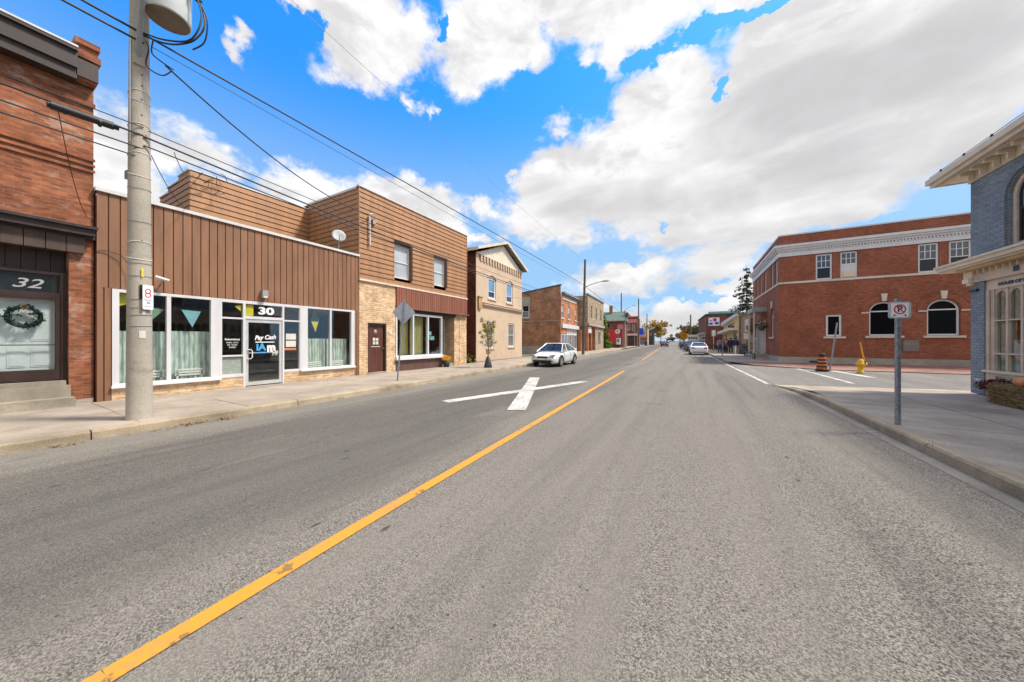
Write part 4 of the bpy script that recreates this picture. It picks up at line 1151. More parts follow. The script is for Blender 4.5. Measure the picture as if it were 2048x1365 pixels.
cu = m.build('olive_curtain', 'curtain_olive', None, offs=(0, 0, 0)); cu.location = (-12.0, q, 0); cu.rotation_euler = (0, 0, R(90))
tag(cu, 'olive yellow curtains hanging in the shop window beside the brown door', 'curtain')
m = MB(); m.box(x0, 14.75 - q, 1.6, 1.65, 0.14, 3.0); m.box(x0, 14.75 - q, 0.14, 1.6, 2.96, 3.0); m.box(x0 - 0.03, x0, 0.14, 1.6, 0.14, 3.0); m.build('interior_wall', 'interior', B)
m = MB(); m.box(12.76 - q, 12.98 - q, 0.10, 0.106, 1.85, 2.05); m.box(12.9 - q, 13.2 - q, 0.10, 0.106, 1.60, 1.80); m.box(12.76 - q, 12.86 - q, 0.10, 0.106, 1.66, 1.82); m.build('poster', 'flag_blue', w)
# recessed entrance
m = MB(); yy = 0.72
m.box(13.86 - q, 13.92 - q, yy - 0.02, yy + 0.08, 0.3, 2.85); m.box(14.68 - q, 14.75 - q, yy - 0.02, yy + 0.08, 0.3, 2.85); m.box(13.92 - q, 14.68 - q, yy - 0.018, yy + 0.08, 2.77, 2.85); m.box(13.92 - q, 14.68 - q, yy - 0.018, yy + 0.08, 2.14, 2.22)
en = m.build('entrance_frame', 'white_vinyl', B)
MB().box(13.92 - q, 14.68 - q, yy + 0.03, yy + 0.04, 2.22, 2.77).build('pane', 'pane_dark', en)
text('106', 0.26, en, 14.3 - q, yy + 0.02, 2.5, 'text_white', 'house_number', bold=0.006, width=0.42)
m = MB(); m.box(13.92 - q, 13.99 - q, yy, yy + 0.05, 0.32, 2.14); m.box(14.61 - q, 14.68 - q, yy, yy + 0.05, 0.32, 2.14); m.box(13.99 - q, 14.61 - q, yy + 0.001, yy + 0.05, 2.05, 2.14); m.box(13.99 - q, 14.61 - q, yy + 0.001, yy + 0.05, 0.32, 0.44)
door = m.build('glass_door', 'aluminium', B)
MB().box(13.99 - q, 14.61 - q, yy + 0.02, yy + 0.03, 0.44, 2.05).build('glass', 'pane_green', door)
MB().box(14.0 - q, 14.4 - q, yy - 0.05, yy - 0.025, 1.30, 1.335).build('handle', 'white_vinyl', door)
MB().box(13.7 - q, 14.76 - q, 0.05, yy + 0.1, 0.14, 0.30).build('doorstep', 'step', B)
MB().box(13.70 - q, 13.855 - q, 0.0, yy + 0.1, 0.30, 2.9).build('jamb', 'cornice_brown', B)
# service mast on the wall
m = MB(); m.cyl((9.09 - q, -0.10, 5.58), (9.06 - q, -0.10, 6.86), 0.035, n=8); m.cyl((9.06 - q, -0.10, 6.86), (9.16 - q, -0.16, 6.93), 0.05, 0.04, 8); m.build('service_mast', 'flashing', B)
m = MB(); m.box(9.22 - q, 9.36 - q, -0.12, -0.03, 6.55, 6.75); m.tube([(9.12 - q, -0.14, 6.9), (9.24 - q, -0.2, 6.98), (9.3 - q, -0.16, 6.8), (9.29 - q, -0.08, 6.7)], 0.012, 5); m.build('meter_box', 'grey_metal', B)

# satellite dish
o = thing('satellite_dish', 'pale grey satellite dish on the flat roof edge below tan siding', 'satellite dish', (-12.3, 7.95, 5.0), R(62))
MB().tube([(0, 0.05, 0.0), (0, 0.02, 0.35), (0, -0.05, 0.52)], 0.02, 8).build('mast', 'grey_metal', o)
xr = Matrix.Rotation(R(62), 3, 'X')
mm = MB(lambda p: xr @ p + Vector((0, -0.10, 0.72)))
mm.lathe([(0.0, -0.06), (0.10, -0.055), (0.20, -0.035), (0.29, 0.0), (0.295, 0.008), (0.20, -0.025), (0.10, -0.045), (0.0, -0.05)], n=24, sx=0.85)
mm.build('dish', 'dish_grey', o)
MB().tube([(0, -0.06, 0.50), (0, -0.30, 0.52), (0, -0.52, 0.66)], 0.012, 6).build('feed_arm', 'grey_metal', o)
MB().box(-0.045, 0.045, -0.60, -0.50, 0.62, 0.74).build('receiver', 'white_vinyl', o, bevel=0.01)

# pot of mums at the recessed door
o = thing('flower_pot', 'dark pot of yellow orange mums beside the recessed glass door', 'flower pot', (-11.72, 13.75, 0.14))
MB().lathe([(0.0, 0.0), (0.15, 0.0), (0.20, 0.34), (0.18, 0.34), (0.17, 0.3), (0.0, 0.3)], n=14).build('pot', 'pot', o)
m = MB(); m.leaves((0, 0, 0.45), (0.26, 0.26, 0.19), 420, 0.034); m.build('flowers', 'leaf_mum_yellow', o)

# ================================================================== beige gabled building
ang = R(90) + math.atan2(0.055, 0.9985)
B = facade('gabled_building', 'beige stucco two storey building with front gable and dentil row', 'building', -12.71, 17.9, ang)
W3 = 7.53
h = [(1.62, 2.78, 4.60, 6.16), (4.52, 5.68, 4.60, 6.26), (4.86, 6.02, 1.06, 3.0), (1.40, 2.50, 1.03, 2.92)]
m = MB()
hh = [(a, b, c, (e if c < 3 else e)) for a, b, c, e in h]
wall(m, 0, W3, 0.14, 7.50, hh, 0.0, 0.14)
m.face([(0.0, 0, 7.50), (W3, 0, 7.50), (W3 / 2 + 0.2, 0, 9.05)])
m.build('wall', 'stucco', B)
m = MB(); m.box(0.10, W3 - 0.05, -0.06, -0.003, 7.50, 7.60); m.prism([(0.3, 7.602), (W3 - 0.3, 7.602), (W3 / 2 + 0.2, 8.95)], -0.05, -0.004); m.build('gable_panel', 'cream_pale', B)
m = MB()
n = 17
for i in range(n):
    xx = 0.55 + i * (6.6 / (n - 1)); m.box(xx, xx + 0.2, -0.07, -0.003, 7.06, 7.497)
m.box(0.3, W3 - 0.2, -0.085, -0.004, 7.42, 7.498) if False else None
m.build('dentil_row', 'stucco', B)
m = MB()
for i in range(n):
    xx = 0.55 + i * (6.6 / (n - 1)) - 0.155; m.box(xx - 0.02, xx + 0.14, -0.012, -0.003, 7.08, 7.47)
m.build('dentil_gap', 'brown_trim', B)
# roof with overhang
pk = (W3 / 2 + 0.2, 9.12)
m = MB()
for s, xe in ((-1, -0.32), (1, W3 + 0.42)):
    ze = 7.66
    P = [(xe, ze), (pk[0], pk[1]), (pk[0], pk[1] + 0.1), (xe, ze + 0.1)]
    if s > 0: P = [(pk[0], pk[1]), (xe, ze), (xe, ze + 0.1), (pk[0], pk[1] + 0.1)]
    m.prism(P, -0.36, 10.0)
m.build('roof', 'roof_grey', B)
m = MB()
for s, xe in ((-1, -0.36), (1, W3 + 0.46)):
    ze = 7.60
    P = [(xe, ze), (pk[0], pk[1] - 0.04), (pk[0], pk[1] + 0.16), (xe, ze + 0.2)]
    if s > 0: P = [(pk[0], pk[1] - 0.04), (xe, ze), (xe, ze + 0.2), (pk[0], pk[1] + 0.16)]
    m.prism(P, -0.42, -0.362)
m.box(-0.40, -0.34, -0.362, 10, 7.56, 7.76)
m.build('barge_board', 'cream', B)
m = MB(side_xf(10.0)); wall(m, 0, 9.99, 0.14, 7.62); m.build('side_wall', 'brick_dark', B)
m = MB(far_xf(W3)); wall(m, 0.01, 10.0, 0.14, 7.62); m.build('far_wall', 'stucco', B)
m = MB(); m.face([(W3, 10, 0.14), (0, 10, 0.14), (0, 10, 7.62), (W3 / 2 + .2, 10, 9), (W3, 10, 7.62)]); m.build('back_wall', 'brick_dark', B)
for a in h[:2]: window(B, a[0] + 0.01, a[1] - 0.01, a[2] + 0.01, a[3] - 0.01, 0.07, 0.13, 'white_vinyl', 'pane_sky_reflection', meet=a[2] + 0.55, gmat2='pane_blue', sill='stucco')
for a in h[2:]: window(B, a[0] + 0.01, a[1] - 0.01, a[2] + 0.01, a[3] - 0.01, 0.07, 0.10, 'white_vinyl', 'pane_grey', meet=(a[2] + a[3]) / 2, gmat2='pane_grey', sill='stucco')
for a in h[:2]:
    m = MB(); arch_band(m, (a[0] + a[1]) / 2, 0.72, 0.86, a[3] - 0.55, -0.05, -0.003, 12, R(40), R(140)); m.build('window_arch', 'stucco', B)

m = MB(); m.box(0.82, W3 - 0.08, -0.16, -0.003, 4.08, 4.20); m.box(0.82, W3 - 0.08, -0.08, -0.004, 3.98, 4.078); m.box(0.82, W3 - 0.06, -0.2, -0.003, 4.202, 4.24); m.build('belt_ledge', 'stucco', B)
m = MB(); m.box(0.17, 0.60, -0.14, -0.003, 3.76, 4.52); m.box(0.13, 0.64, -0.18, -0.004, 4.522, 4.6); m.build('corner_bracket', 'bracket_gold', B)
MB().box(-0.012, 0.22, -0.018, -0.003, 0.2, 7.45).build('corner_trim', 'stucco', B)

# alley weeds
m = MB(); rg = random.Random(9)
for i in range(120): m.leaf(Vector((-12.6 + rg.uniform(-0.5, 0.1), 16.9 + rg.uniform(-0.6, 0.7), 0.16 + rg.uniform(0, 0.5))), rg.uniform(0.04, 0.09), 0, rg)
structure('alley_weeds', m, 'leaf_green', 'stuff')

# ================================================================== far left side of the street
ang = R(90) + math.atan2(0.055, 0.9985)
B = facade('brick_storefront', 'orange brick two storey storefront with blank side wall and white sign band', 'building', -13.6, 36.3, ang)
W4 = 8.35
h = [(0.35, 1.30, 4.30, 5.92), (3.1, 4.1, 4.30, 5.95), (6.4, 7.4, 4.30, 5.95)]
m = MB(); wall(m, 0, W4, 3.65, 7.30, h, 0.0, 0.15); wall(m, 0, 0.35, 0.14, 3.65); wall(m, 7.6, W4, 0.14, 3.65); m.build('front_wall', 'brick_far_front', B)
m = MB(side_xf(9.0)); wall(m, 0, 9.0, 0.9, 6.9, [(4.0, 5.0, 4.4, 6.0)], 0.0, 0.12)
m.face([(0, 0, 6.9), (9.0, 0, 6.9), (9.0, 0, 8.15), (0, 0, 6.95)])
m.build('side_wall', 'brick_far', B)
m = MB(side_xf(9.0)); wall(m, 0, 9.0, -0.1, 0.9, [], -0.03); m.box(-0.1, 9.0, -0.06, -0.002, 3.92, 4.0); m.build('side_plinth', 'stone_base', B)
m = MB(side_xf(9.0)); m.prism([(0, 6.95), (9.05, 8.15), (9.05, 8.27), (0, 7.07)], -0.08, 0.3); m.build('parapet_cap', 'roof_dark', B)
m = MB(side_xf(9.0)); m.box(3.9, 5.1, -0.05, -0.002, 6.02, 7.0); m.box(3.9, 5.1, -0.08, -0.002, 4.28, 4.39); m.build('lintel', 'stone_base', B)
window(B, 4.02, 4.98, 4.41, 5.99, 0.06, 0.09, 'white_vinyl', 'pane_dark', meet=5.2, gmat2='pane_grey', xf=side_xf(9.0))
m = MB(); m.box(0.1, W4, 0.2, 9, 6.6, 6.8); m.face([(W4, 0, 0), (W4, 9, 0), (W4, 9, 7), (W4, 0, 7)]); m.face([(W4, 9, 0), (0, 9, 0), (0, 9, 6.9), (W4, 9, 6.9)]); m.build('roof', 'roof_dark', B)
m = MB(); m.box(0.5, W4, -0.35, 0.05, 7.20, 7.42); m.box(0.5, W4, -0.22, -0.003, 7.0, 7.199); m.build('cornice', 'roof_grey', B)
m = MB(); m.box(0.6, W4 - 1.2, -0.06, -0.003, 6.6, 6.98); m.build('frieze', 'cream_pale', B)
m = MB(); m.box(0, 0.24, -0.05, -0.002, 3.7, 7.1); m.build('pilaster', 'brick_far_front', B)
for a in h: window(B, a[0] + .01, a[1] - .01, a[2] + .01, a[3] - .01, 0.08, 0.09, 'lime_stone', 'pane_pale', meet=5.1, gmat2='pane_grey', sill='lime_stone')
MB().box(0.25, W4 + 0.1, -0.20, -0.003, 3.12, 3.62).build('sign_band', 'white_paint', B)
m = MB(); m.box(0.36, 7.59, 0.1, 0.16, 0.14, 3.1)
for a in (0.4, 1.5, 2.6, 3.6, 4.8, 6.0, 7.4): m.box(a, a + 0.12, 0.02, 0.0995, 0.14, 3.1)
m.box(0.4, 7.5, 0.03, 0.099, 2.3, 2.42); m.box(0.4, 7.5, 0.03, 0.099, 0.141, 0.6)
sf = m.build('shopfront', 'white_paint', B)
for a, b in ((0.52, 1.5), (1.62, 2.6), (2.72, 3.6), (3.72, 4.8), (4.92, 6.0), (6.12, 7.4)): MB().box(a, b, 0.06, 0.098, 0.6, 2.3).build('pane', 'pane_grey', sf)
MB().box(0.45, 2.7, -0.02, 0.05, 2.45, 3.1).build('brick_panel', 'brick_far_front', B)
m = MB(); m.box(7.7, 8.15, -0.5, -0.05, 0.14, 3.1); m.build('pier', 'brick_far_front', B)

B = facade('stone_building', 'patterned grey tan stone two storey building with recessed ground floor behind utility pole', 'building', -12.75, 44.7, ang)
W5 = 11.9
h = [(1.8, 2.8, 4.9, 6.6), (5.2, 6.3, 4.9, 6.6), (9.0, 10.1, 4.9, 6.6)]
m = MB(); wall(m, 0, W5, 3.8, 8.0, h, 0.0, 0.15); wall(m, 5.5, W5, 0.14, 3.8, [(7.2, 9.2, 1.0, 3.0)], 0.02, 0.15); m.build('front_wall', 'block_stone', B)
m = MB(side_xf(10)); wall(m, 0, 10, 3.8, 7.9); m.build('side_wall', 'block_stone', B)
body(B, W5, 10, 3.8, 7.95, 'block_stone', left=False)
MB().box(0.1, W5, 1.6, 1.7, 0.14, 3.79).build('recess_wall', 'grey_wall', B)
MB().box(0.02, W5, 0.05, 9.9, 3.68, 3.79).build('soffit', 'grey_wall', B)
m = MB(); m.box(-0.12, W5 + 0.1, -0.12, 0.3, 8.0, 8.18); m.build('cornice', 'roof_grey', B)
m = MB(); m.box(-0.1, W5, -0.25, -0.003, 3.72, 4.1); m.build('belt_course', 'stone_base', B)
for a in h: window(B, a[0] + .01, a[1] - .01, a[2] + .01, a[3] - .01, 0.08, 0.08, 'stone_base', 'pane_grey', meet=5.7, gmat2='pane_grey')
window(B, 7.22, 9.18, 1.02, 2.98, 0.1, 0.08, 'stone_base', 'pane_grey', cols=2)
m = MB()
for a in (0.1, 2.4, 5.0): m.box(a, a + 0.4, 0.0, 0.4, 0.14, 3.67)
m.build('pier', 'brick_far_front', B)
dr = MB().box(0.8, 1.8, 1.52, 1.598, 0.14, 2.4).build('door', 'white_paint', B)
MB().box(0.95, 1.65, 1.50, 1.519, 1.0, 2.2).build('pane', 'pane_pale', dr)
MB().box(0.2, 2.6, 0.02, 0.3, 2.7, 3.6).build('sign_panel', 'white_paint', B)

# tall ivy shrub, green roofed house
def shrub(name, label, cat, x, y, z, blobs, n, size, mat, trunk=None, group=None, seed=1, spread=None):
    o = thing(name, label, cat, (x, y, z), 0, group)
    rg = random.Random(seed)
    m = MB()
    for (c, r) in blobs:
        m.leaves(c, r, int(n * max(0.15, r[0] * r[1] * r[2])), size, 0.4, rg)
    m.build('crown', mat, o)
    if trunk:
        t = MB()
        for pts, rr in trunk: t.tube(pts, rr, 7)
        t.build('trunk', 'bark', o)
    return o
shrub('ivy_shrub', 'tall bright green ivy covered shrub between stone building and red walled house', 'shrub', -14.7, 63, 0.1,
      [((0, 0, 1.2), (1.2, 1.2, 1.3)), ((-0.1, 0, 3.0), (1.0, 1.0, 1.5)), ((-0.3, 0, 4.9), (0.85, 0.85, 1.4)), ((-0.6, 0, 6.3), (0.6, 0.6, 0.9)), ((0.8, -0.2, 0.7), (0.9, 0.8, 0.7))], 330, 0.16, 'leaf_green',
      [([(0, 0, 0), (-0.1, 0, 2.5), (-0.4, 0, 6)], [0.16, 0.12, 0.04])], seed=3)
B = facade('green_roof_house', 'low house with dark green roof, red wall and brick chimney', 'house', -16.9, 70, ang - R(90) + R(0))
m = MB(); wall(m, 0, 4.2, 0.1, 6.0, [(1.0, 1.7, 4.3, 5.4)], 0, 0.1); m.build('wall', 'brick_red_far', B)
m = MB(); m.box(0.4, 3.8, -0.08, -0.003, 0.9, 4.0); m.build('red_panel', 'red', B)
body(B, 4.2, 8, 0.1, 6.0, 'brick_red_far')
m = MB(); m.face([(-1.0, -0.5, 5.8), (4.6, -0.5, 5.8), (4.6, 3.5, 8.0), (-1.0, 3.5, 8.0)]); m.face([(-1.0, 7.5, 5.8), (-1.0, 3.5, 8.0), (4.6, 3.5, 8.0), (4.6, 7.5, 5.8)]); m.face([(-1, -.5, 5.78), (-1, 7.5, 5.78), (4.6, 7.5, 5.78), (4.6, -.5, 5.78)]); m.face([(4.6, -.5, 5.8), (4.6, 7.5, 5.8), (4.6, 3.5, 8.0)])
rf = m.build('roof', 'roof_green', B)
m = MB(); m.box(1.1, 1.75, 2.6, 3.3, 7.0, 9.3); m.build('chimney', 'brick_far', rf)
window(B, 1.02, 1.68, 4.32, 5.38, 0.04, 0.06, 'grey_wall', 'pane_dark')
MB().box(-0.6, 4.6, -0.56, -0.505, 5.66, 5.82).build('fascia', 'stone_base', B)

# hanging shop signs beside it
def disc_sign(label, x, y, z, r, mat, txt=None, tm='text_dark'):
    o = thing('disc_sign', label, 'sign', (x, y, z), 0)
    mm = MB(lambda p: Vector((p.x, p.z, p.y)))
    mm.lathe([(0.0, -0.05), (r, -0.05), (r, 0.05), (0.0, 0.05)], n=20, smooth=False); mm.build('disc', mat, o)
    MB().box(0.0, 1.4, -0.03, 0.03, r * 0.2, r * 0.2 + 0.06).build('bracket', 'black', o)
    if txt: text(txt, r * 1.3, o, 0, -0.08, 0, tm, bold=0.02)
disc_sign('round white sign with a dark 4 hanging in front of the red wall', -12.9, 66, 3.42, 0.45, 'text_white', '4')
disc_sign('round faded pink sign hanging above the white round sign', -12.45, 66, 4.3, 0.5, 'pink')
o = thing('newspaper_box', 'pale blue and black newspaper box beside the far grey concrete lamp pole', 'newspaper box', (-13.3, 69, 0.14))
MB().box(-0.35, 0.35, -0.3, 0.3, 0.7, 2.0).build('cabinet', 'white_vinyl', o, bevel=0.04); MB().box(-0.3, 0.3, -0.25, 0.25, 0, 0.7).build('base', 'black', o); MB().box(-0.25, 0.25, -0.33, -0.302, 1.2, 1.8).build('window', 'pane_sky_reflection', o)

B = facade('red_building', 'ornate red and pink two storey building beyond the concrete lamp pole', 'building', -18.0, 96, ang - R(90))
m = MB(); wall(m, 0, 4.6, 0.1, 8.2, [(0.6, 1.3, 4.4, 6.2), (1.9, 2.6, 4.4, 6.2), (3.2, 3.9, 4.4, 6.2)], 0, 0.1); m.build('wall', 'brick_red_far', B)
body(B, 4.6, 9, 0.1, 8.2, 'brick_red_far')
m = MB(); m.box(-0.3, 4.9, -0.4, 0.3, 8.2, 8.5); m.prism([(1.0, 8.5), (3.0, 8.5), (2.0, 9.7)], -0.2, 0.1); m.box(1.6, 4.4, -0.1, -0.003, 6.6, 7.7); m.build('gable', 'pink', B)
for a in (0.6, 1.9, 3.2): window(B, a + .01, a + .69, 4.41, 6.19, 0.05, 0.07, 'lime_stone', 'pane_grey')
m = MB(); m.box(0.1, 4.5, -0.5, -0.003, 3.1, 3.6); m.build('awning', 'cream', B)
m = MB(); m.box(0.3, 1.6, -0.06, -0.003, 0.2, 3.0); m.box(2.2, 4.2, -0.06, -0.003, 0.2, 3.0); m.build('shopfront', 'door_dark', B)
m = MB(); m.cyl((-0.3, -0.8, 7.3), (-0.3, -0.8, 9.0), 0.5, n=12); m.build('water_drum', 'car_dark', B)
o = thing('blue_sign', 'plain blue rectangular sign projecting above the far left pavement', 'sign', (-11.65, 90, 3.14))
MB().box(-0.55, 0.55, -0.06, 0.06, 0, 1.75).build('panel', 'blue', o); MB().box(-1.6, -0.55, -0.03, 0.03, 1.3, 1.36).build('bracket', 'black', o); MB().cyl((-1.6, 0, -3.0), (-1.6, 0, 1.8), 0.06, n=8).build('post', 'grey_metal', o)
B = facade('tan_building', 'tan two storey shop with orange awnings and many small windows, far left', 'building', -17.2, 125, ang - R(90))
hs = [(0.4, 1.1, 3.9, 5.0), (1.6, 2.3, 3.9, 5.0)]
m = MB(); wall(m, 0, 3.0, 0.1, 5.8, hs, 0, .1); m.build('wall', 'tan_wall', B); body(B, 3.0, 10, 0.1, 5.8, 'tan_wall')
for a in hs: window(B, a[0] + .01, a[1] - .01, a[2] + .01, a[3] - .01, 0.05, 0.07, 'white_vinyl', 'pane_grey')
m = MB(); m.box(0.1, 2.9, -0.7, -0.003, 2.6, 3.1); m.build('awning', 'indicator', B); MB().box(0.2, 2.8, -0.05, -0.003, 0.3, 2.5).build('shopfront', 'pane_grey', B)
B = facade('dark_building', 'narrow dark grey building beside the autumn trees, far left', 'building', -15.2, 137, ang - R(90))
m = MB(); wall(m, 0, 2.0, 0.1, 5.6, [(0.5, 1.4, 3.6, 4.8)], 0, .1); m.build('wall', 'bin_dark', B); body(B, 2.0, 10, 0.1, 5.6, 'bin_dark')
window(B, 0.51, 1.39, 3.61, 4.79, 0.05, 0.08, 'grey_wall', 'pane_grey')
o = thing('litter_bin', 'dark green litter bin on the far left pavement below the tan shop', 'bin', (-13.0, 112, 0.14))
MB().lathe([(0.0, 0.0), (0.36, 0.0), (0.40, 1.2), (0.42, 1.25), (0.25, 1.5), (0.0, 1.52)], n=14).build('body', 'bin_dark', o); MB().box(-0.2, 0.2, -0.42, -0.36, 1.0, 1.15).build('slot', 'black', o)

# trees at the far end
def tree(name, label, x, y, z, H, crown, n, size, mat, seed, trunk_r=0.16, group=None, limbs=6):
    rg = random.Random(seed)
    o = thing(name, label, 'tree', (x, y, z), 0, group)
    t = MB(); t.tube([(0, 0, 0), (0.05, 0, H * 0.35), (0.0, 0.05, H * 0.62)], [trunk_r, trunk_r * 0.75, trunk_r * 0.4], 7)
    m = MB()
    ends = []
    for i in range(limbs):
        a = rg.uniform(0, 6.28); rr = rg.uniform(0.35, 0.95)
        e = Vector((math.cos(a) * crown[0] * rr, math.sin(a) * crown[0] * rr, H * rg.uniform(0.45, 0.95)))
        s0 = H * rg.uniform(0.25, 0.5)
        t.tube([(0, 0, s0), (e.x * 0.5, e.y * 0.5, (s0 + e.z) / 2 + 0.1), tuple(e)], [trunk_r * 0.4, trunk_r * 0.25, 0.02], 5)
        ends.append(e)
    t.build('trunk', 'bark', o)
    for e in ends:
        r = crown[0] * rg.uniform(0.35, 0.6)
        m.leaves(tuple(e), (r, r, r * crown[1]), int(n / limbs), size, 0.3, rg)
        for k in range(3):
            e2 = e + Vector((rg.gauss(0, r), rg.gauss(0, r), rg.gauss(0, r * 0.6)))
            m.leaves(tuple(e2), (r * 0.4, r * 0.4, r * 0.35), int(n / limbs / 6), size, 0.3, rg)
    m.build('crown', mat, o)
    return o
tree('autumn_tree', 'golden autumn tree nearest the road on the far left', -11.4, 146, 0.0, 9.2, (2.5, 1.0), 2300, 0.24, 'leaf_autumn', 5, limbs=9)
tree('autumn_tree', 'thin golden brown autumn tree behind the narrow dark building', -15.4, 148, 0.0, 10.2, (2.6, 1.0), 1200, 0.22, 'leaf_autumn', 15, limbs=9, group='trees at the far end of the street')
tree('bare_tree', 'almost bare brown tree behind the tan shop, far left', -16.8, 140, 0.0, 11.4, (2.2, 0.8), 130, 0.14, 'leaf_olive', 25, limbs=14)
tree('orange_tree', 'small orange leaved tree beside the ornate red building', -15.6, 86, 0.14, 4.6, (0.9, 1.2), 600, 0.14, 'leaf_orange', 35, 0.07)
tree('green_tree', 'dark olive tree left of the far traffic light', -2.6, 124, 0.3, 6.0, (2.3, 0.9), 2000, 0.22, 'leaf_olive', 45, limbs=9)
tree('green_tree', 'olive green tree right of the far grey pole', 1.0, 122, 0.3, 6.4, (2.2, 0.9), 1700, 0.22, 'leaf_olive', 55, limbs=9)
tree('green_tree', 'dark green tree behind the far traffic light', -0.7, 128, 0.3, 5.8, (2.3, 0.9), 1700, 0.22, 'leaf_olive', 57, limbs=9)
tree('yellow_tree', 'small bright orange yellow tree beside the far shop signs', -1.9, 106, 0.3, 3.9, (1.2, 1.0), 900, 0.16, 'leaf_orange', 65, 0.07)
# low far trees that close the street
for i, (x, lab) in enumerate(((-9.5, 'distant hazy green tree left of the street end'), (-5.5, 'distant hazy green tree right of the street end'))):
    tree('distant_tree', lab, x - 9, 330, 0.0, 5.0, (3.0, 0.7), 260, 0.5, 'leaf_olive', 75 + i)

# spruce behind the grey walled shop
o = thing('spruce_tree', 'tall dark spruce with drooping branches behind the grey walled shop', 'tree', (7.35, 62, 0.0))
rg = random.Random(21)
t = MB(); t.tube([(0, 0, 0), (0.05, 0, 6), (0, 0, 13.2)], [0.24, 0.14, 0.02], 7); 
m = MB()
z = 3.6
while z < 13.1:
    f = (13.3 - z) / 9.7
    L0 = 0.25 + 2.9 * f ** 0.8
    nb = 7 if f > 0.25 else 4
    for k in range(nb):
        if rg.random() < 0.2: continue
        a = rg.uniform(0, 6.28); Lb = L0 * rg.uniform(0.35, 1.15)
        dx, dy = math.cos(a), math.sin(a)
        pts = [(0, 0, z), (dx * Lb * 0.5, dy * Lb * 0.5, z - 0.02 * Lb), (dx * Lb, dy * Lb, z - 0.12 * Lb)]
        t.tube(pts, [0.035, 0.025, 0.008], 4)
        for j in range(int(10 + 17 * Lb)):
            u = rg.uniform(0.15, 1.0); w = rg.gauss(0, 0.14 * (0.5 + Lb * 0.3))
            p = Vector((dx * Lb * u - dy * w, dy * Lb * u + dx * w, z - 0.12 * Lb * u - rg.uniform(0, 0.30) * (0.4 + u)))
            m.leaf(p, rg.uniform(0.08, 0.19), 0.2, rg)
    z += rg.uniform(0.24, 0.52)
t.build('trunk', 'bark', o); m.build('crown', 'leaf_spruce', o)

# ================================================================== post office on the corner
PX, PYY = 5.23, 28.48
B = thing('brick_hall', 'large two storey red brick corner building with white cornice and arched windows', 'building', (PX, PYY, 0.0))
LW, LF = 16.0, 11.07
hs = [(1.88, 2.70, 5.58, 7.25), (3.07, 3.88, 5.58, 7.25), (6.44, 7.27, 5.58, 7.28), (7.64, 8.50, 5.58, 7.28), (2.38, 3.14, 1.85, 3.25),
      (4.38, 5.66, 1.87, 3.97), (6.79, 8.07, 1.87, 3.97)]
m = MB(); wall(m, 0, LW, 0.48, 8.72, hs, 0.0, 0.22)
for xc in (5.02, 7.43): arch_fill(m, xc, 0.64, 3.33, 3.97, 0.0, 0.22)
m.build('side_wall', 'brick_post', B)
FX = side_xf(LF)
hf = [(LF - (b - PYY), LF - (a - PYY), c, e) for a, b, c, e in ((28.98, 29.86, 5.58, 7.27), (30.5, 31.32, 5.58, 7.27), (33.1, 33.95, 5.58, 7.27), (35.15, 36.0, 5.58, 7.27), (36.85, 37.7, 5.58, 7.27),
      (30.2, 31.45, 1.85, 4.0), (36.9, 38.2, 1.85, 3.9), (33.2, 35.2, 0.5, 3.2))]
m = MB(FX); wall(m, 0, LF, 0.48, 8.72, hf, 0.0, 0.22)
for a in (hf[5],): arch_fill(m, (a[0] + a[1]) / 2, (a[1] - a[0]) / 2, a[3] - (a[1] - a[0]) / 2, a[3], 0.0, 0.22)
m.build('front_wall', 'brick_post', B)
m = MB(); m.face([(LW, 0, 0), (LW, LF, 0), (LW, LF, 8.7), (LW, 0, 8.7)]); m.face([(LW, LF, 0), (0, LF, 0), (0, LF, 8.7), (LW, LF, 8.7)]); m.build('back_wall', 'brick_post', B)
MB().box(0.2, LW - 0.05, 0.2, LF - 0.02, 8.1, 8.3).build('roof', 'roof_grey', B)
def around(z0, z1, p, inset=0.0):
    mm = MB(); mm.box(-p, LW, -p, -0.003, z0, z1); mm.box(-p, -0.003, -0.003, LF + p * 0.5, z0, z1); return mm
around(8.722, 8.80, 0.05).build('parapet_cap', 'flashing', B)
m = around(7.30, 7.62, 0.06); m.build('frieze', 'white_paint', B)
m = MB()
for mm in (around(7.66, 7.78, 0.12), around(7.782, 7.90, 0.22), around(7.902, 8.06, 0.30)):
    i0 = len(m.v); m.v += mm.v; m.f += [[i + i0 for i in f] for f in mm.f]; m.uv += mm.uv; m.sm += mm.sm
m.build('cornice', 'white_paint', B)
m = MB()
x = 0.0
while x < LW - 0.1: m.box(x, x + 0.07, -0.11, -0.063, 7.55, 7.655); x += 0.14
m.build('dentil_row', 'white_paint', B)
around(5.44, 5.57, 0.05).build('sill_band', 'lime_stone', B)
around(-0.15, 0.48, 0.06).build('stone_base', 'stone_base', B)
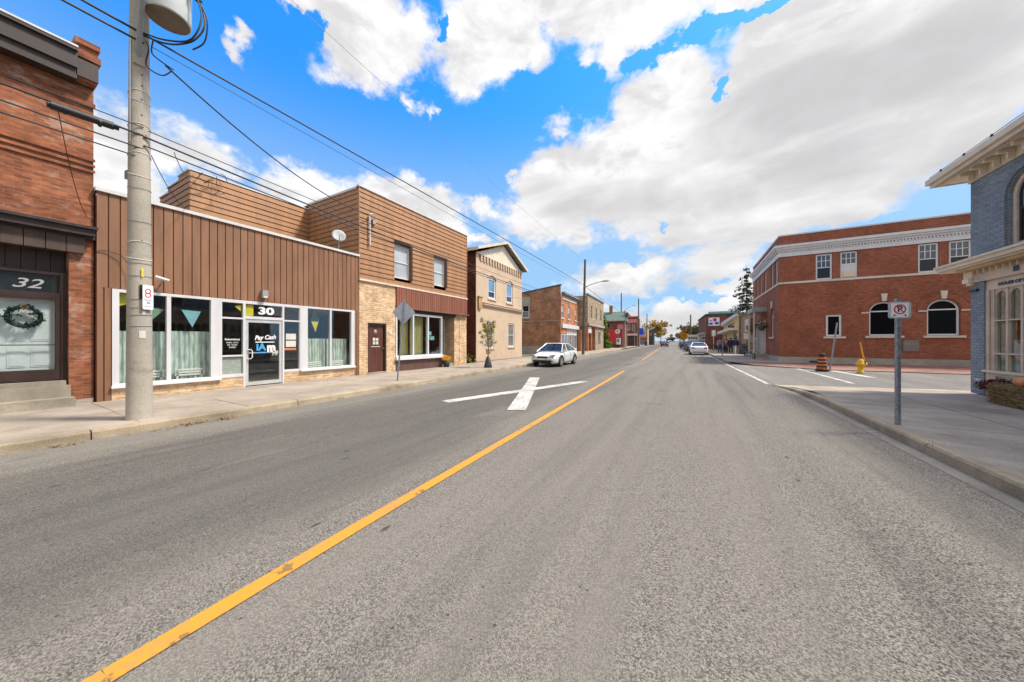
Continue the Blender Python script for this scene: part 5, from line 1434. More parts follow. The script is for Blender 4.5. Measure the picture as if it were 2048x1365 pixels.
# windows of the side
for i, a in enumerate(hs[:4]):
    if i == 1:
        w = window(B, a[0] + .01, a[1] - .01, 6.42, a[3] - .01, 0.10, 0.08, 'white_vinyl', 'pane_blue', cols=3, rows=2, bw=0.035)
        MB().box(a[0] + .01, a[1] - .01, 0.07, 0.14, 5.6, 6.41).build('blank_panel', 'white_paint', B)
        MB().box(a[0] + .15, a[1] - .12, 0.02, 0.069, 5.66, 6.0).build('air_conditioner', 'cream', B)
    else:
        mid = (a[2] + a[3]) / 2 - 0.05
        w = window(B, a[0] + .01, a[1] - .01, a[2] + .01, a[3] - .01, 0.10, 0.085, 'white_vinyl', 'pane_blue', cols=3, rows=0, bw=0.035, meet=mid, gmat2='pane_dark')
        MB().box(a[0] + .1, a[1] - .1, 0.09, 0.13, (mid + a[3]) / 2 - 0.02, (mid + a[3]) / 2 + 0.015).build('glazing_bar', 'white_vinyl', w)
        if i == 3:
            MB().box(a[0] + .1, a[1] - .1, 0.09, 0.13, a[2] + 0.45, a[2] + 0.48).build('glazing_bar', 'white_vinyl', w)
a = hs[4]; window(B, a[0] + .01, a[1] - .01, a[2] + .01, a[3] - .01, 0.07, 0.10, 'white_vinyl', 'pane_black')
for a in ((2.24, 3.30, 1.845), (4.2, 5.85, 1.865), (6.62, 8.24, 1.865)): MB().box(a[0], a[1], -0.09, -0.003, a[2] - 0.125, a[2]).build('window_sill', 'lime_stone', B)
def arched(xc, r, z0, zs, y, fw, fm, gm, bar, xf=None, name='arched_window'):
    mm = MB(xf); mm.box(xc - r, xc - r + fw, y - 0.02, y + 0.06, z0, zs); mm.box(xc + r - fw, xc + r, y - 0.02, y + 0.06, z0, zs); mm.box(xc - r + fw, xc + r - fw, y - 0.018, y + 0.06, z0, z0 + fw)
    arch_band(mm, xc, r - fw, r, zs, y - 0.02, y + 0.06)
    if bar: mm.box(xc - r + fw, xc + r - fw, y - 0.015, y + 0.06, bar - 0.035, bar + 0.035)
    w = mm.build(name, fm, B)
    mm = MB(xf); n = 18
    P = [(xc - r + fw * 0.8, z0 + fw * 0.8), (xc + r - fw * 0.8, z0 + fw * 0.8)] + [(xc + (r - fw * 0.8) * math.cos(math.pi * i / n), zs + (r - fw * 0.8) * math.sin(math.pi * i / n)) for i in range(n + 1)]
    mm.prism(P, y + 0.02, y + 0.03); mm.build('pane', gm, w)
    return w
for xc in (5.02, 7.43): arched(xc, 0.63, 1.88, 3.33, 0.14, 0.085, 'white_vinyl', 'pane_black', 3.38)
for xc in (5.02, 7.43):
    MB().prism([(xc - 0.09, 3.99), (xc + 0.09, 3.99), (xc + 0.14, 4.45), (xc - 0.14, 4.45)], -0.08, -0.003).build('keystone', 'lime_stone', B)
    for s in (-1, 1):
        a0 = xc + s * 0.66; a1 = xc + s * 1.0
        MB().box(min(a0, a1), max(a0, a1), -0.05, -0.003, 3.27, 3.35).build('impost', 'lime_stone', B)
    m = MB(); arch_band(m, xc, 0.68, 1.0, 3.36, -0.025, -0.002, 22); m.build('brick_arch', 'brick_post', B)
    m = MB(); arch_band(m, xc, 1.003, 1.06, 3.36, -0.045, -0.002, 22); m.build('arch_hood', 'brick_post', B)
m = MB(); m.box(5.80, 6.50, -0.03, -0.003, 0.92, 1.62); vt = m.build('vent_panel', 'brown_trim', B)
m = MB()
for i in range(9): m.box(5.84, 6.46, -0.045, -0.031, 0.96 + i * 0.072, 0.99 + i * 0.072)
m.build('vent_louvre', 'grey_metal', vt)
# front windows, entrance
for a in hf[:5]: window(B, a[0] + .01, a[1] - .01, a[2] + .01, a[3] - .01, 0.10, 0.10, 'white_vinyl', 'pane_blue', meet=6.4, gmat2='pane_dark', xf=FX)
a = hf[5]; r = (a[1] - a[0]) / 2 - 0.01
arched((a[0] + a[1]) / 2, r, 1.87, 4.0 - r - 0.01, 0.14, 0.09, 'white_vinyl', 'pane_black', 3.35, FX)
a = hf[6]; window(B, a[0] + .01, a[1] - .01, a[2] + .01, a[3] - .01, 0.12, 0.09, 'white_vinyl', 'pane_black', meet=2.9, gmat2='pane_black', xf=FX)
m = MB(FX); m.box(hf[5][0] - 0.1, hf[5][1] + 0.1, -0.09, -0.003, 1.74, 1.845); m.box(hf[6][0] - 0.1, hf[6][1] + 0.1, -0.09, -0.003, 1.74, 1.845)
xc = (hf[5][0] + hf[5][1]) / 2; m.prism([(xc - 0.09, 4.02), (xc + 0.09, 4.02), (xc + 0.14, 4.5), (xc - 0.14, 4.5)], -0.08, -0.003); m.build('front_stone', 'lime_stone', B)
a = hf[7]
m = MB(FX); m.box(a[0] + .01, a[0] + .12, -0.35, 0.1, 0.5, 3.2); m.box(a[1] - .12, a[1] - .01, -0.35, 0.1, 0.5, 3.2); m.box(a[0] + .12, a[1] - .12, -0.35, 0.1, 2.78, 3.2); m.box((a[0] + a[1]) / 2 - .04, (a[0] + a[1]) / 2 + .04, -0.32, -0.24, 0.5, 2.78)
en = m.build('entrance', 'aluminium', B)
MB(FX).box(a[0] + .12, a[1] - .12, -0.26, -0.25, 0.52, 2.78).build('glass', 'pane_dark', en)
m = MB(FX); m.box(a[0] - 0.5, a[1] + 0.45, -0.95, -0.003, 3.92, 4.22); m.box(a[0] - 0.4, a[1] + 0.35, -0.85, -0.004, 4.222, 4.32); m.build('entrance_canopy', 'grey_metal', B)
m = MB(FX)
for xx in (a[0] - 0.35, a[1] + 0.22): m.box(xx, xx + 0.12, -0.88, -0.76, 0.5, 3.918)
m.build('entrance_column', 'lime_stone', B)
MB(FX).box(a[0] - 0.6, a[1] + 0.5, -1.0, -0.062, 0.1, 0.48).build('entrance_step', 'stone_base', B)
# hanging baskets by the entrance
for k, (yy, lab) in enumerate(((37.6, 'hanging flower basket at the far side of the brick hall entrance'), (32.4, 'hanging flower basket between brick hall entrance and arched window'))):
    o = thing('flower_basket', lab, 'flower basket', (PX - 0.42, yy, 2.55), 0, 'hanging baskets on the brick hall')
    m = MB(); m.leaves((0, 0, 0.25), (0.42, 0.42, 0.36), 190, 0.075, 0, random.Random(k)); m.build('foliage', 'leaf_olive', o)
    MB().lathe([(0.0, -0.2), (0.2, -0.1), (0.3, 0.1), (0.0, 0.1)], n=10).build('basket', 'bark', o); MB().tube([(0.42, 0, 0.95), (0.1, 0, 1.0), (0, 0, 0.9), (0, 0, 0.3)], 0.015, 4).build('hook', 'black', o)
# railing
o = thing('black_railing', 'low black metal railing on the pavement before the brick hall entrance', 'railing', (4.25, 34.0, 0.14))
m = MB()
for zz in (0.12, 0.42): m.tube([(0, -2.6, zz), (0, 3.2, zz)], 0.035, 6)
m.build('rail', 'black', o)
for yy in (-2.6, -0.7, 1.2, 3.2): MB().cyl((0, yy, 0), (0, yy, 0.46), 0.035, n=6).build('post', 'black', o)
MB().box(0.1, 0.9, -2.5, 3.2, 0.0, 0.10).build('landing', 'stone_base', o)

# ================================================================== shops beyond it
B = thing('yellow_shop', 'yellow fronted shop with grey side wall and sloping white roof line', 'shop', (4.54, 44.0, 0.14))
ORG[B.name] = (0, 0, 0.14)
YL = 21.0; FX2 = side_xf(YL)
m = MB(); wall(m, 0, 6, 0.14, 4.45, [], 0); m.build('grey_wall', 'grey_wall', B)
m = MB(); m.box(0.52, 0.95, -0.1, -0.003, 2.55, 3.95); m.box(0.42, 0.88, -0.1, -0.003, 1.75, 2.42); m.build('wall_panel', 'white_paint', B)
MB().box(-0.02, 0.14, -0.14, -0.003, 0.14, 4.4).build('downpipe', 'brown_trim', B)
MB().box(1.05, 1.45, -0.12, -0.003, 2.2, 4.1).build('red_panel', 'brick_red_far', B)
m = MB(FX2); wall(m, 0, YL, 0.14, 4.35, [(7.5, 16.5, 3.2, 3.85), (15, 19.4, 0.9, 2.75), (4.2, 5.8, 0.14, 2.6)], 0, 0.15); m.build('front_wall', 'yellow_wall', B)
window(B, 7.52, 16.48, 3.21, 3.84, 0.08, 0.1, 'cornice_brown', 'pane_grey', cols=3, xf=FX2)
window(B, 15.02, 19.38, 0.92, 2.74, 0.08, 0.1, 'grey_metal', 'pane_sky_reflection', cols=2, xf=FX2)
MB(FX2).box(4.25, 5.75, 0.08, 0.14, 0.14, 2.58).build('door', 'car_blue', B)
m = MB(FX2); m.prism([(-0.4, 4.0), (YL + 0.1, 4.35), (YL + 0.1, 4.62), (-0.4, 4.62)], -0.35, 0.2); m.build('fascia', 'white_paint', B)
m = MB(FX2); m.prism([(-0.4, 2.62), (YL * 0.98, 2.80), (YL * 0.98, 3.05), (-0.4, 3.1)], -0.9, -0.003); m.build('canopy', 'cream_pale', B)
m = MB(); m.box(0.1, 6, 0.1, YL, 4.3, 4.5); m.box(-0.1, 6, -0.15, 0.3, 4.452, 4.6); m.build('roof', 'roof_grey', B); m = MB(far_xf(6)); wall(m, 0, YL, 0.14, 4.4); m.build('far_wall', 'grey_wall', B)
B = thing('brick_store', 'red brick two storey store carrying a white painted sign on its side', 'store', (2.1, 66.5, 0.14), R(3)); ORG[B.name] = (0, 0, 0.14)
m = MB(); wall(m, 0, 9, 0.14, 6.05); m.build('side_wall', 'brick_red_far', B)
m = MB(side_xf(18)); hh = [(2 + i * 4, 3.6 + i * 4, 3.8, 5.2) for i in range(4)]; wall(m, 0, 18, 0.14, 6.05, hh, 0, 0.12); m.build('front_wall', 'brick_red_far', B)
for a in hh: window(B, a[0] + .01, a[1] - .01, a[2] + .01, a[3] - .01, 0.06, 0.1, 'stone_base', 'pane_grey', xf=side_xf(18))
m = MB(side_xf(18)); m.box(0.3, 17.5, -0.06, -0.003, 0.4, 2.6); m.build('shopfront', 'pane_dark', B)
m = MB(side_xf(18)); m.box(0.2, 17.6, -0.3, -0.004, 2.7, 3.2); m.build('sign_band', 'stone_base', B)
m = MB(); m.box(-0.12, 9, -0.12, 0.2, 6.05, 6.3); m.box(-0.12, 0.12, 0.2, 18, 6.05, 6.3); m.build('cornice', 'roof_dark', B)
MB().box(0.1, 9, 0.1, 18, 5.8, 6.0).build('roof', 'roof_dark', B)
MB().box(0.35, 5, -0.02, 0.6, 6.302, 6.68).build('roof_flashing', 'teal_flash', B)
sg = MB().box(0.35, 1.98, -0.1, -0.003, 4.2, 5.62).build('painted_sign', 'text_white', B)
m = MB(); m.box(0.45, 0.95, -0.115, -0.101, 4.4, 4.75); m.box(1.3, 1.85, -0.115, -0.101, 4.45, 4.85); m.box(0.5, 0.9, -0.115, -0.101, 5.0, 5.15); m.build('blue_mark', 'blue', sg)
m = MB(lambda p: Vector((p.x, p.z - 0.108, p.y + 0.0))); m.lathe([(0.0, -0.012), (0.28, -0.012), (0.28, 0.006)], (1.3, 5.25, 0), 14); m.build('red_mark', 'red', sg)
# signs and street clutter on the far right pavement
def post_sign(name, label, cat, x, y, z0, hgt, w, hh, mat, pmat='grey_metal', pr=0.035, rot=0.0, z=0.14, lean=0.0):
    o = thing(name, label, cat, (x, y, z), rot)
    MB().cyl((lean, 0.04, 0), (0, 0.04, hgt), pr, n=8).build('post', pmat, o)
    if w: MB().box(-w / 2, w / 2, -0.012, 0.0, z0, z0 + hh).build('sign_panel', mat, o, bevel=0.003)
    return o
post_sign('bus_stop_sign', 'white panel sign on a pale post before the red brick store', 'sign', 3.0, 62, 2.2, 3.2, 0.55, 0.95, 'text_white', 'text_white', 0.05)
post_sign('steel_post', 'thin grey steel sign post at the kerb before the waiting people', 'post', 2.55, 36.3, 0, 2.3, 0, 0, 'grey_metal', 'grey_metal', 0.04, lean=-0.1)
shrub('green_bush', 'dark green bush at the foot of the red brick store', 'bush', 3.4, 61, 0.14, [((0, 0, 0.5), (1.0, 0.5, 0.55)), ((0.9, 0, 0.7), (0.7, 0.5, 0.6))], 420, 0.12, 'leaf_olive', seed=8)
B = thing('shop_sign_board', 'white sign board with coloured posters beside the far right pavement', 'sign', (0.2, 80, 0.14)); ORG[B.name] = (0, 0, 0.14)
m = MB(); m.box(-1.1, 1.3, -0.1, 0.1, 0.9, 2.9); m.box(-1.0, -0.9, -0.05, 0.05, 0.14, 0.9); m.box(1.1, 1.2, -0.05, 0.05, 0.14, 0.9); m.build('board', 'text_white', B)
m = MB(); rg = random.Random(2)
for i in range(9): a = -1.0 + (i % 5) * 0.44; c = 1.1 + (i // 5) * 0.85; m.box(a, a + 0.32, -0.115, -0.101, c, c + 0.5)
m.build('poster', 'brown_trim', B)
def utility(name, label, cat, x, y, H, r0, r1, mat, arm=None, z=0.14, box=None, lean=(0, 0)):
    o = thing(name, label, cat, (x, y, z), R(0), 'poles along the far street')
    MB().cyl((0, 0, 0), (lean[0], lean[1], H), r0, r1, 12).build('pole', mat, o)
    if arm:
        zb, L_, up = arm
        MB().tube([(0, 0, zb), (L_ * 0.35, -0.05, zb + up * 0.55), (L_ * 0.7, -0.1, zb + up * 0.92), (L_ * 0.88, -0.12, zb + up)], [0.045, 0.04, 0.035, 0.03], 7).build('lamp_arm', 'grey_metal', o)
        mm = MB(lambda p: Vector((L_ + p.x * 0.42, -0.13 + p.y * 0.16, zb + up + p.z * 0.11)))
        mm.lathe([(0.0, 0.9), (0.6, 0.7), (0.95, 0.1), (1.0, -0.2), (0.8, -0.5), (0.0, -0.6)], n=12); mm.build('lamp_head', 'grey_metal', o)
    if box:
        MB().cyl((box[0], -0.1, box[1]), (box[0], -0.1, box[1] + 1.0), 0.3, n=12).build('transformer', 'car_dark', o)
        MB().box(min(0, box[0]), max(0, box[0]), -0.15, -0.05, box[1] + 0.4, box[1] + 0.5).build('bracket', 'grey_metal', o)
    return o
utility('utility_pole', 'brown wooden utility pole with curved lamp arm beside the parked silver car', 'utility pole', -10.0, 33.3, 9.9, 0.16, 0.105, 'wood_pole', (6.95, 2.35, 0.5), lean=(0.22, 0))
utility('lamp_pole', 'far pale concrete pole with curved street lamp and dark transformer', 'lamp pole', -12.6, 72, 7.9, 0.20, 0.14, 'pole_concrete', (8.0, 1.9, 0.85), box=(0.5, 6.4))
utility('utility_pole', 'thin dark wooden pole rising behind the far concrete lamp pole', 'utility pole', -14.4, 78, 12.5, 0.16, 0.12, 'wood_pole')
utility('utility_pole', 'dark wooden pole beside the far blue sign', 'utility pole', -12.0, 88, 12.2, 0.17, 0.13, 'wood_pole')
utility('utility_pole', 'short brown pole above the almost bare tree, far left', 'utility pole', -13.2, 116, 10.4, 0.16, 0.12, 'wood_pole')
utility('utility_pole', 'grey pole standing right of the far traffic light', 'utility pole', -0.4, 90, 7.8, 0.17, 0.14, 'wood_pole')
o = thing('traffic_light', 'far traffic light hanging over the street before olive trees', 'traffic light', (-1.46, 95, 0.14))
MB().box(-0.24, 0.24, -0.15, 0.15, 3.9, 5.1).build('housing', 'signal_yellow', o, bevel=0.03)
for i, mt in enumerate(('tail_red', 'black', 'black')):
    mm = MB(lambda p: Vector((p.x, p.z - 0.15, p.y))); mm.lathe([(0.0, -0.03), (0.13, -0.02), (0.14, 0.0)], (0, 4.85 - i * 0.36, 0), 10); mm.build('lens', mt, o)
MB().tube([(0, 0, 5.1), (0, 0, 5.35), (1.1, 0.5, 5.6)], 0.06, 6).build('mast_arm', 'grey_metal', o)
MB().cyl((1.1, 0.5, 0), (1.1, 0.5, 5.7), 0.09, n=8).build('pole', 'grey_metal', o)

# ================================================================== blue grey corner shop on the right
BX, BY = 6.67, 13.9
B = thing('corner_shop', 'blue grey painted brick corner shop with cream bracketed eaves at right edge', 'shop', (BX, BY, 0.14), R(-90)); ORG[B.name] = (0, 0, 0.14)
WB, DB = 16.0, 10.0
h = [(1.22, 2.28, 3.82, 5.53), (5.2, 6.26, 3.82, 5.53), (9.2, 10.26, 3.82, 5.53)]
m = MB(); wall(m, 0, WB, 3.55, 6.0, h, 0.0, 0.2)
for a in h: arch_fill(m, 1.75 + (a[0] - 1.22), 0.53, 5.0, 5.53, 0.0, 0.2)
m.build('upper_wall', 'brick_blue', B)
for a in h:
    xc = (a[0] + a[1]) / 2; m = MB()
    arch_band(m, xc, 0.57, 0.72, 5.0, -0.045, -0.003, 20); m.box(xc - 0.72, xc - 0.57, -0.045, -0.003, 3.82, 5.0); m.box(xc + 0.57, xc + 0.72, -0.045, -0.003, 3.82, 5.0)
    m.build('window_hood', 'brick_blue', B)
for a in h:
    xc = (a[0] + a[1]) / 2
    r = 0.52; mm = MB()
    mm.box(xc - r, xc - r + 0.1, 0.06, 0.16, 3.82, 5.0); mm.box(xc + r - 0.1, xc + r, 0.06, 0.16, 3.82, 5.0); arch_band(mm, xc, r - 0.1, r, 5.0, 0.06, 0.16)
    mm.box(xc - r + 0.1, xc + r - 0.1, 0.062, 0.16, 3.82, 3.9)
    w = mm.build('arched_window', 'stone_tan', B)
    mm = MB(); r2 = r - 0.1
    mm.box(xc - r2, xc - r2 + 0.05, 0.10, 0.15, 3.9, 5.0); mm.box(xc + r2 - 0.05, xc + r2, 0.10, 0.15, 3.9, 5.0); arch_band(mm, xc, r2 - 0.05, r2, 5.0, 0.10, 0.15); mm.box(xc - r2 + 0.05, xc + r2 - 0.05, 0.10, 0.15, 4.66, 4.73); mm.build('sash', 'black', w)
    mm = MB(); n = 16; r3 = r2 - 0.04
    mm.prism([(xc - r3, 4.72), (xc + r3, 4.72)] + [(xc + r3 * math.cos(math.pi * i / n), 5.0 + r3 * math.sin(math.pi * i / n)) for i in range(n + 1)], 0.125, 0.13); mm.build('pane', 'pane_sky_reflection', w)
    MB().box(xc - r3, xc + r3, 0.135, 0.14, 3.9, 4.67).build('pane', 'pane_blue', w)
m = MB(far_xf(0)); 
m = MB(side_xf(DB)); wall(m, 0, DB, 0.14, 6.0); m.build('side_wall', 'brick_blue', B)
m = MB(); m.face([(WB, 0, 0.14), (WB, DB, 0.14), (WB, DB, 6), (WB, 0, 6)]); m.face([(WB, DB, 0.14), (0, DB, 0.14), (0, DB, 6), (WB, DB, 6)]); m.build('back_wall', 'brick_dark', B)
# frieze, soffit, gutter and hip roof
m = MB(); m.box(-0.03, WB, -0.04, -0.002, 5.86, 6.12); m.box(-0.035, -0.002, -0.002, DB, 5.86, 6.12); m.build('frieze', 'cream', B)
m = MB(); m.box(-0.62, WB + 0.3, -0.42, DB + 0.3, 6.122, 6.16); m.build('soffit', 'cream_pale', B)
m = MB(); m.box(-0.66, WB + 0.3, -0.47, -0.40, 6.10, 6.30); m.box(-0.72, WB + 0.3, -0.54, -0.472, 6.20, 6.34); m.box(-0.66, -0.60, -0.40, DB + .3, 6.10, 6.30); m.box(-0.72, -0.662, -0.472, DB + .3, 6.20, 6.34); m.box(-0.60, WB, -0.37, -0.30, 6.085, 6.12); m.build('gutter', 'cream', B)
m = MB(); m.face([(-.72, -.54, 6.345), (WB + .3, -.54, 6.345), (WB - 4, 4.7, 7.9), (4, 4.7, 7.9)]); m.face([(-.72, DB + .3, 6.345), (-.72, -.54, 6.345), (4, 4.7, 7.9)]); m.face([(WB + .3, DB + .3, 6.345), (-.72, DB + .3, 6.345), (4, 4.7, 7.9), (WB - 4, 4.7, 7.9)]); m.face([(WB + .3, -.54, 6.345), (WB + .3, DB + .3, 6.345), (WB - 4, 4.7, 7.9)]); m.build('roof', 'roof_dark', B)
def brackets(x0, dx, n, ytop, zt, s, mat, out):
    for i in range(n):
        x = x0 + i * dx
        mm = MB(); mm.box(x - 0.04 * s, x + 0.04 * s, -out, -0.045, zt - 0.10 * s, zt - 0.003)
        mm.prism([(x - 0.03 * s, zt - 0.24 * s), (x + 0.03 * s, zt - 0.24 * s), (x + 0.03 * s, zt - 0.1 * s), (x - 0.03 * s, zt - 0.1 * s)], -out * 0.5, -0.045)
        mm.build('bracket', mat, B, bevel=0.008)
brackets(0.2, 0.42, 16, 0, 6.12, 1.0, 'cream_pale', 0.30)
m = MB(); m.tube([(-0.6, -0.5, 6.40), (4, -0.5, 6.42), (9, -0.5, 6.40)], 0.008, 5)
for i in range(9): m.box(i * 0.9 - 0.1, i * 0.9 - 0.08, -0.52, -0.48, 6.34, 6.43)
m.build('lightning_cable', 'black', B)
# lower cornice
m = MB(); m.box(-0.50, WB, -0.34, -0.003, 3.50, 3.545); m.box(-0.54, WB, -0.40, -0.30, 3.547, 3.64); m.box(-0.57, WB, -0.44, -0.34, 3.642, 3.70)
m.face([(-.57, -.44, 3.705), (WB, -.44, 3.705), (WB, 0, 3.82), (-.1, 0, 3.82)]); m.box(-0.50, -0.003, -0.003, 3, 3.50, 3.545); m.box(-0.57, -0.46, -0.34, 3, 3.547, 3.70)
m.build('lower_cornice', 'cream', B)
brackets(0.28, 0.20, 26, 0, 3.50, 0.7, 'cream_pale', 0.24)
m = MB(); m.box(0.05, WB, -0.30, -0.05, 3.42, 3.497); m.build('cornice_soffit', 'bracket_gold', B)
m = MB(); m.box(0.22, WB, -0.05, 0.1, 3.12, 3.418); m.build('fascia', 'stone_tan', B)
m = MB(); m.box(-0.06, 0.24, -0.10, -0.003, 3.24, 3.49); m.box(-0.03, 0.2, -0.14, -0.003, 3.12, 3.239); m.box(0.0, 0.16, -0.08, -0.003, 3.06, 3.119); m.build('corner_bracket', 'cream_pale', B, bevel=0.02)
text('88', 0.17, B, 1.53, -0.055, 3.25, 'text_dark', 'house_number', bold=0.01, width=0.17)
# pilaster and shopfront
m = MB(); wall(m, 0.0, 0.46, 0.14, 3.55, [], 0.0); m.face([(0.46, 0, 0.14), (0.46, 0.2, 0.14), (0.46, 0.2, 3.1), (0.46, 0, 3.1)]); m.build('pilaster', 'brick_blue', B)
MB().box(0.0, 0.30, -0.05, -0.003, 2.88, 2.94).build('fixing_bar', 'black', B)
text('THIRTY', 0.07, B, 0.24, -0.006, 0.52, 'text_white', 'street_stencil', width=0.24)
Y0 = 0.06
m = MB()
m.box(0.46, WB, Y0 - 0.02, Y0 + 0.1, 2.86, 3.115)                      # header
m.box(0.46, 0.56, Y0 - 0.03, Y0 + 0.12, 0.14, 2.86); m.box(0.58, 0.62, Y0 + 0.0, Y0 + 0.12, 0.80, 2.86)
m.box(0.56, WB, Y0 - 0.02, Y0 + 0.1, 0.14, 0.44); m.box(0.56, 0.74, Y0 - 0.018, Y0 + 0.1, 0.44, 0.66); m.box(0.56, WB, Y0 - 0.022, Y0 + 0.1, 0.66, 0.74)
sf = m.build('shopfront', 'stone_tan', B)
MB().box(0.45, WB, Y0 - 0.10, Y0 + 0.1, 0.745, 0.80).build('sill', 'cream', sf)
MB().box(0.74, WB, Y0 + 0.02, Y0 + 0.06, 0.44, 0.66).build('lower_panel', 'grey_metal', sf)
m = MB()
xs = [0.72]; x = 0.80
glz = []
k = 0
x = 0.66
while x < WB - 0.5:
    wd = 0.355
    glz.append((x, x + wd)); 
    m.box(x + wd, x + wd + 0.06, Y0 + 0.005, Y0 + 0.10, 0.80, 2.86); x += wd + 0.06
m.box(0.62, 0.66, Y0 + 0.005, Y0 + 0.10, 0.80, 2.86)
for a, b in glz:
    m.box(a, b, Y0 + 0.012, Y0 + 0.09, 2.05, 2.085); m.box(a, b, Y0 + 0.01, Y0 + 0.09, 1.21, 1.25)
    xc = (a + b) / 2
    arch_fill(m, xc, 0.1775, 2.64, 2.86, Y0 + 0.03, 0.05, 10)
m.build('mullion', 'stone_tan', sf)
for a, b in glz[:8]:
    MB().box(a, b, Y0 + 0.06, Y0 + 0.066, 0.8, 2.86).build('pane', 'glass_blue', sf)
MB().box(glz[7][1], WB, Y0 + 0.06, Y0 + 0.066, 0.8, 2.86).build('pane', 'glass_blue', sf)
text('HOUSE OF DESIGNS', 0.10, sf, 1.48, Y0 - 0.028, 2.97, 'text_dark', bold=0.006, width=1.25)
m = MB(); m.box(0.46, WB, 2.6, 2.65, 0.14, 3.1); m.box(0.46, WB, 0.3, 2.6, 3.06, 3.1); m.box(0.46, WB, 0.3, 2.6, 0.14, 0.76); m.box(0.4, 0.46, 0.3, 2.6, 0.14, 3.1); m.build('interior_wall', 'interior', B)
# things in its window
def inwin(name, label, cat, s, y, z): 
    return thing(name, label, cat, (BX + y, BY - s, z), R(-90))
o = inwin('display_jar', 'green white display jar with red lid on the window floor of the blue shop', 'jar', 0.93, 0.30, 0.76)
MB().lathe([(0, 0), (0.09, 0), (0.11, 0.05), (0.12, 0.30), (0.0, 0.30)], n=14).build('jar', 'flag_blue', o); MB().lathe([(0.135, 0.30), (0.135, 0.38), (0.05, 0.42), (0, 0.42)], n=14).build('lid', 'red', o)
o = inwin('paper_bag', 'white paper bag standing above the red lidded jar in the blue shop window', 'bag', 0.86, 0.32, 1.24)
m = MB(); m.prism([(-0.1, 0), (0.1, 0), (0.12, 0.32), (0.04, 0.28), (-0.06, 0.34), (-0.12, 0.3)], 0, 0.1); m.build('bag', 'text_white', o)
MB().box(-0.6, 1.4, -0.05, 0.2, -0.03, -0.003).build('shelf', 'white_paint', o)
o = inwin('garland', 'orange garland strung across the blue shop window shelf', 'garland', 1.4, 0.22, 1.5)
m = MB(); m.tube([(-0.3, 0, 0.02), (0.0, 0, -0.03), (0.6, 0, 0.02), (1.2, 0, -0.02)], 0.03, 6); m.build('garland', 'pumpkin', o)
# mums, hay bale, pumpkins
o = thing('mum_pot', 'dark red mums in a black pot with white mark beside the hay bale', 'flower pot', (6.32, 12.25, 0.13))
MB().lathe([(0, 0), (0.12, 0), (0.16, 0.22), (0.14, 0.23), (0, 0.2)], n=14).build('pot', 'black', o)
m = MB(); m.leaves((0.0, 0, 0.36), (0.36, 0.34, 0.17), 1100, 0.026, 0.6, random.Random(6)); m.build('flowers', 'leaf_mum_red', o)
mm = MB(lambda p: Vector((p.x - 0.05, -0.158 + p.z * 0.2, p.y + 0.12))); mm.lathe([(0, -0.05), (0.03, -0.04), (0.035, 0)], n=10); mm.build('heart_tag', 'text_white', o)
o = thing('hay_bale', 'brown straw hay bale under orange pumpkins before the blue shop window', 'hay bale', (6.22, 10.95, 0.138), R(-4))
rg = random.Random(12); m = MB()
bb = bmesh.new(); bmesh.ops.create_cube(bb, size=1.0); bmesh.ops.subdivide_edges(bb, edges=bb.edges[:], cuts=9, use_grid_fill=True)
for v in bb.verts:
    v.co = Vector((v.co.x * 0.62, v.co.y * 1.75, (v.co.z + 0.5) * 0.44)); n_ = Vector((v.co.x, v.co.y * 0.5, v.co.z - 0.2)).normalized(); v.co += n_ * rg.uniform(-0.03, 0.035)
for f in bb.faces: m.face([v.co.copy() for v in f.verts])
bb.free()
for i in range(1500):
    fcs = rg.choice(('t', 'w', 'w', 's'))
    if fcs == 't': p = Vector((rg.uniform(-0.32, 0.32), rg.uniform(-0.9, 0.9), 0.45))
    elif fcs == 'w': p = Vector((-0.325, rg.uniform(-0.9, 0.9), rg.uniform(0.0, 0.45)))
    else: p = Vector((rg.uniform(-0.32, 0.32), 0.89, rg.uniform(0, 0.45)))
    dv = Vector((rg.gauss(0, 0.4), rg.gauss(0, 1), rg.gauss(0, 0.35))).normalized() * rg.uniform(0.04, 0.11); sd = Vector((rg.gauss(0, 1), rg.gauss(0, 1), rg.gauss(0, 1))).normalized() * 0.005
    p += Vector((rg.uniform(-0.02, 0.01), 0, rg.uniform(0, 0.015)))
    m.face([p - dv - sd, p - dv + sd, p + dv + sd, p + dv - sd])
m.build('straw', 'straw', o)
for k, (yy, r, lab) in enumerate(((11.02, 0.155, 'pink orange pumpkin on the hay bale nearer the red mums'), (10.68, 0.165, 'pink orange pumpkin at the frame edge on the hay bale'))):
    o = thing('pumpkin', lab, 'pumpkin', (6.02, yy, 0.59), 0.4 * k, 'pumpkins on the hay bale')
    m = MB(); rows = []
    for i in range(13):
        t = math.pi * i / 12; row = []
        for j in range(48):
            a = 2 * math.pi * j / 48; rb = r * (0.92 + 0.10 * abs(math.sin(a * 4.5)))
            row.append((rb * math.sin(t) * math.cos(a), rb * math.sin(t) * math.sin(a), r * 0.72 * (1 - math.cos(t)) - (0.02 if i == 12 else 0)))
        rows.append(row)
    m.grid(rows, True, True); m.build('body', 'pumpkin', o)
    MB().tube([(0, 0, r * 1.40), (0.01, 0, r * 1.6), (0.04, 0.01, r * 1.8)], [0.022, 0.015, 0.013], 6).build('stem', 'stem', o)

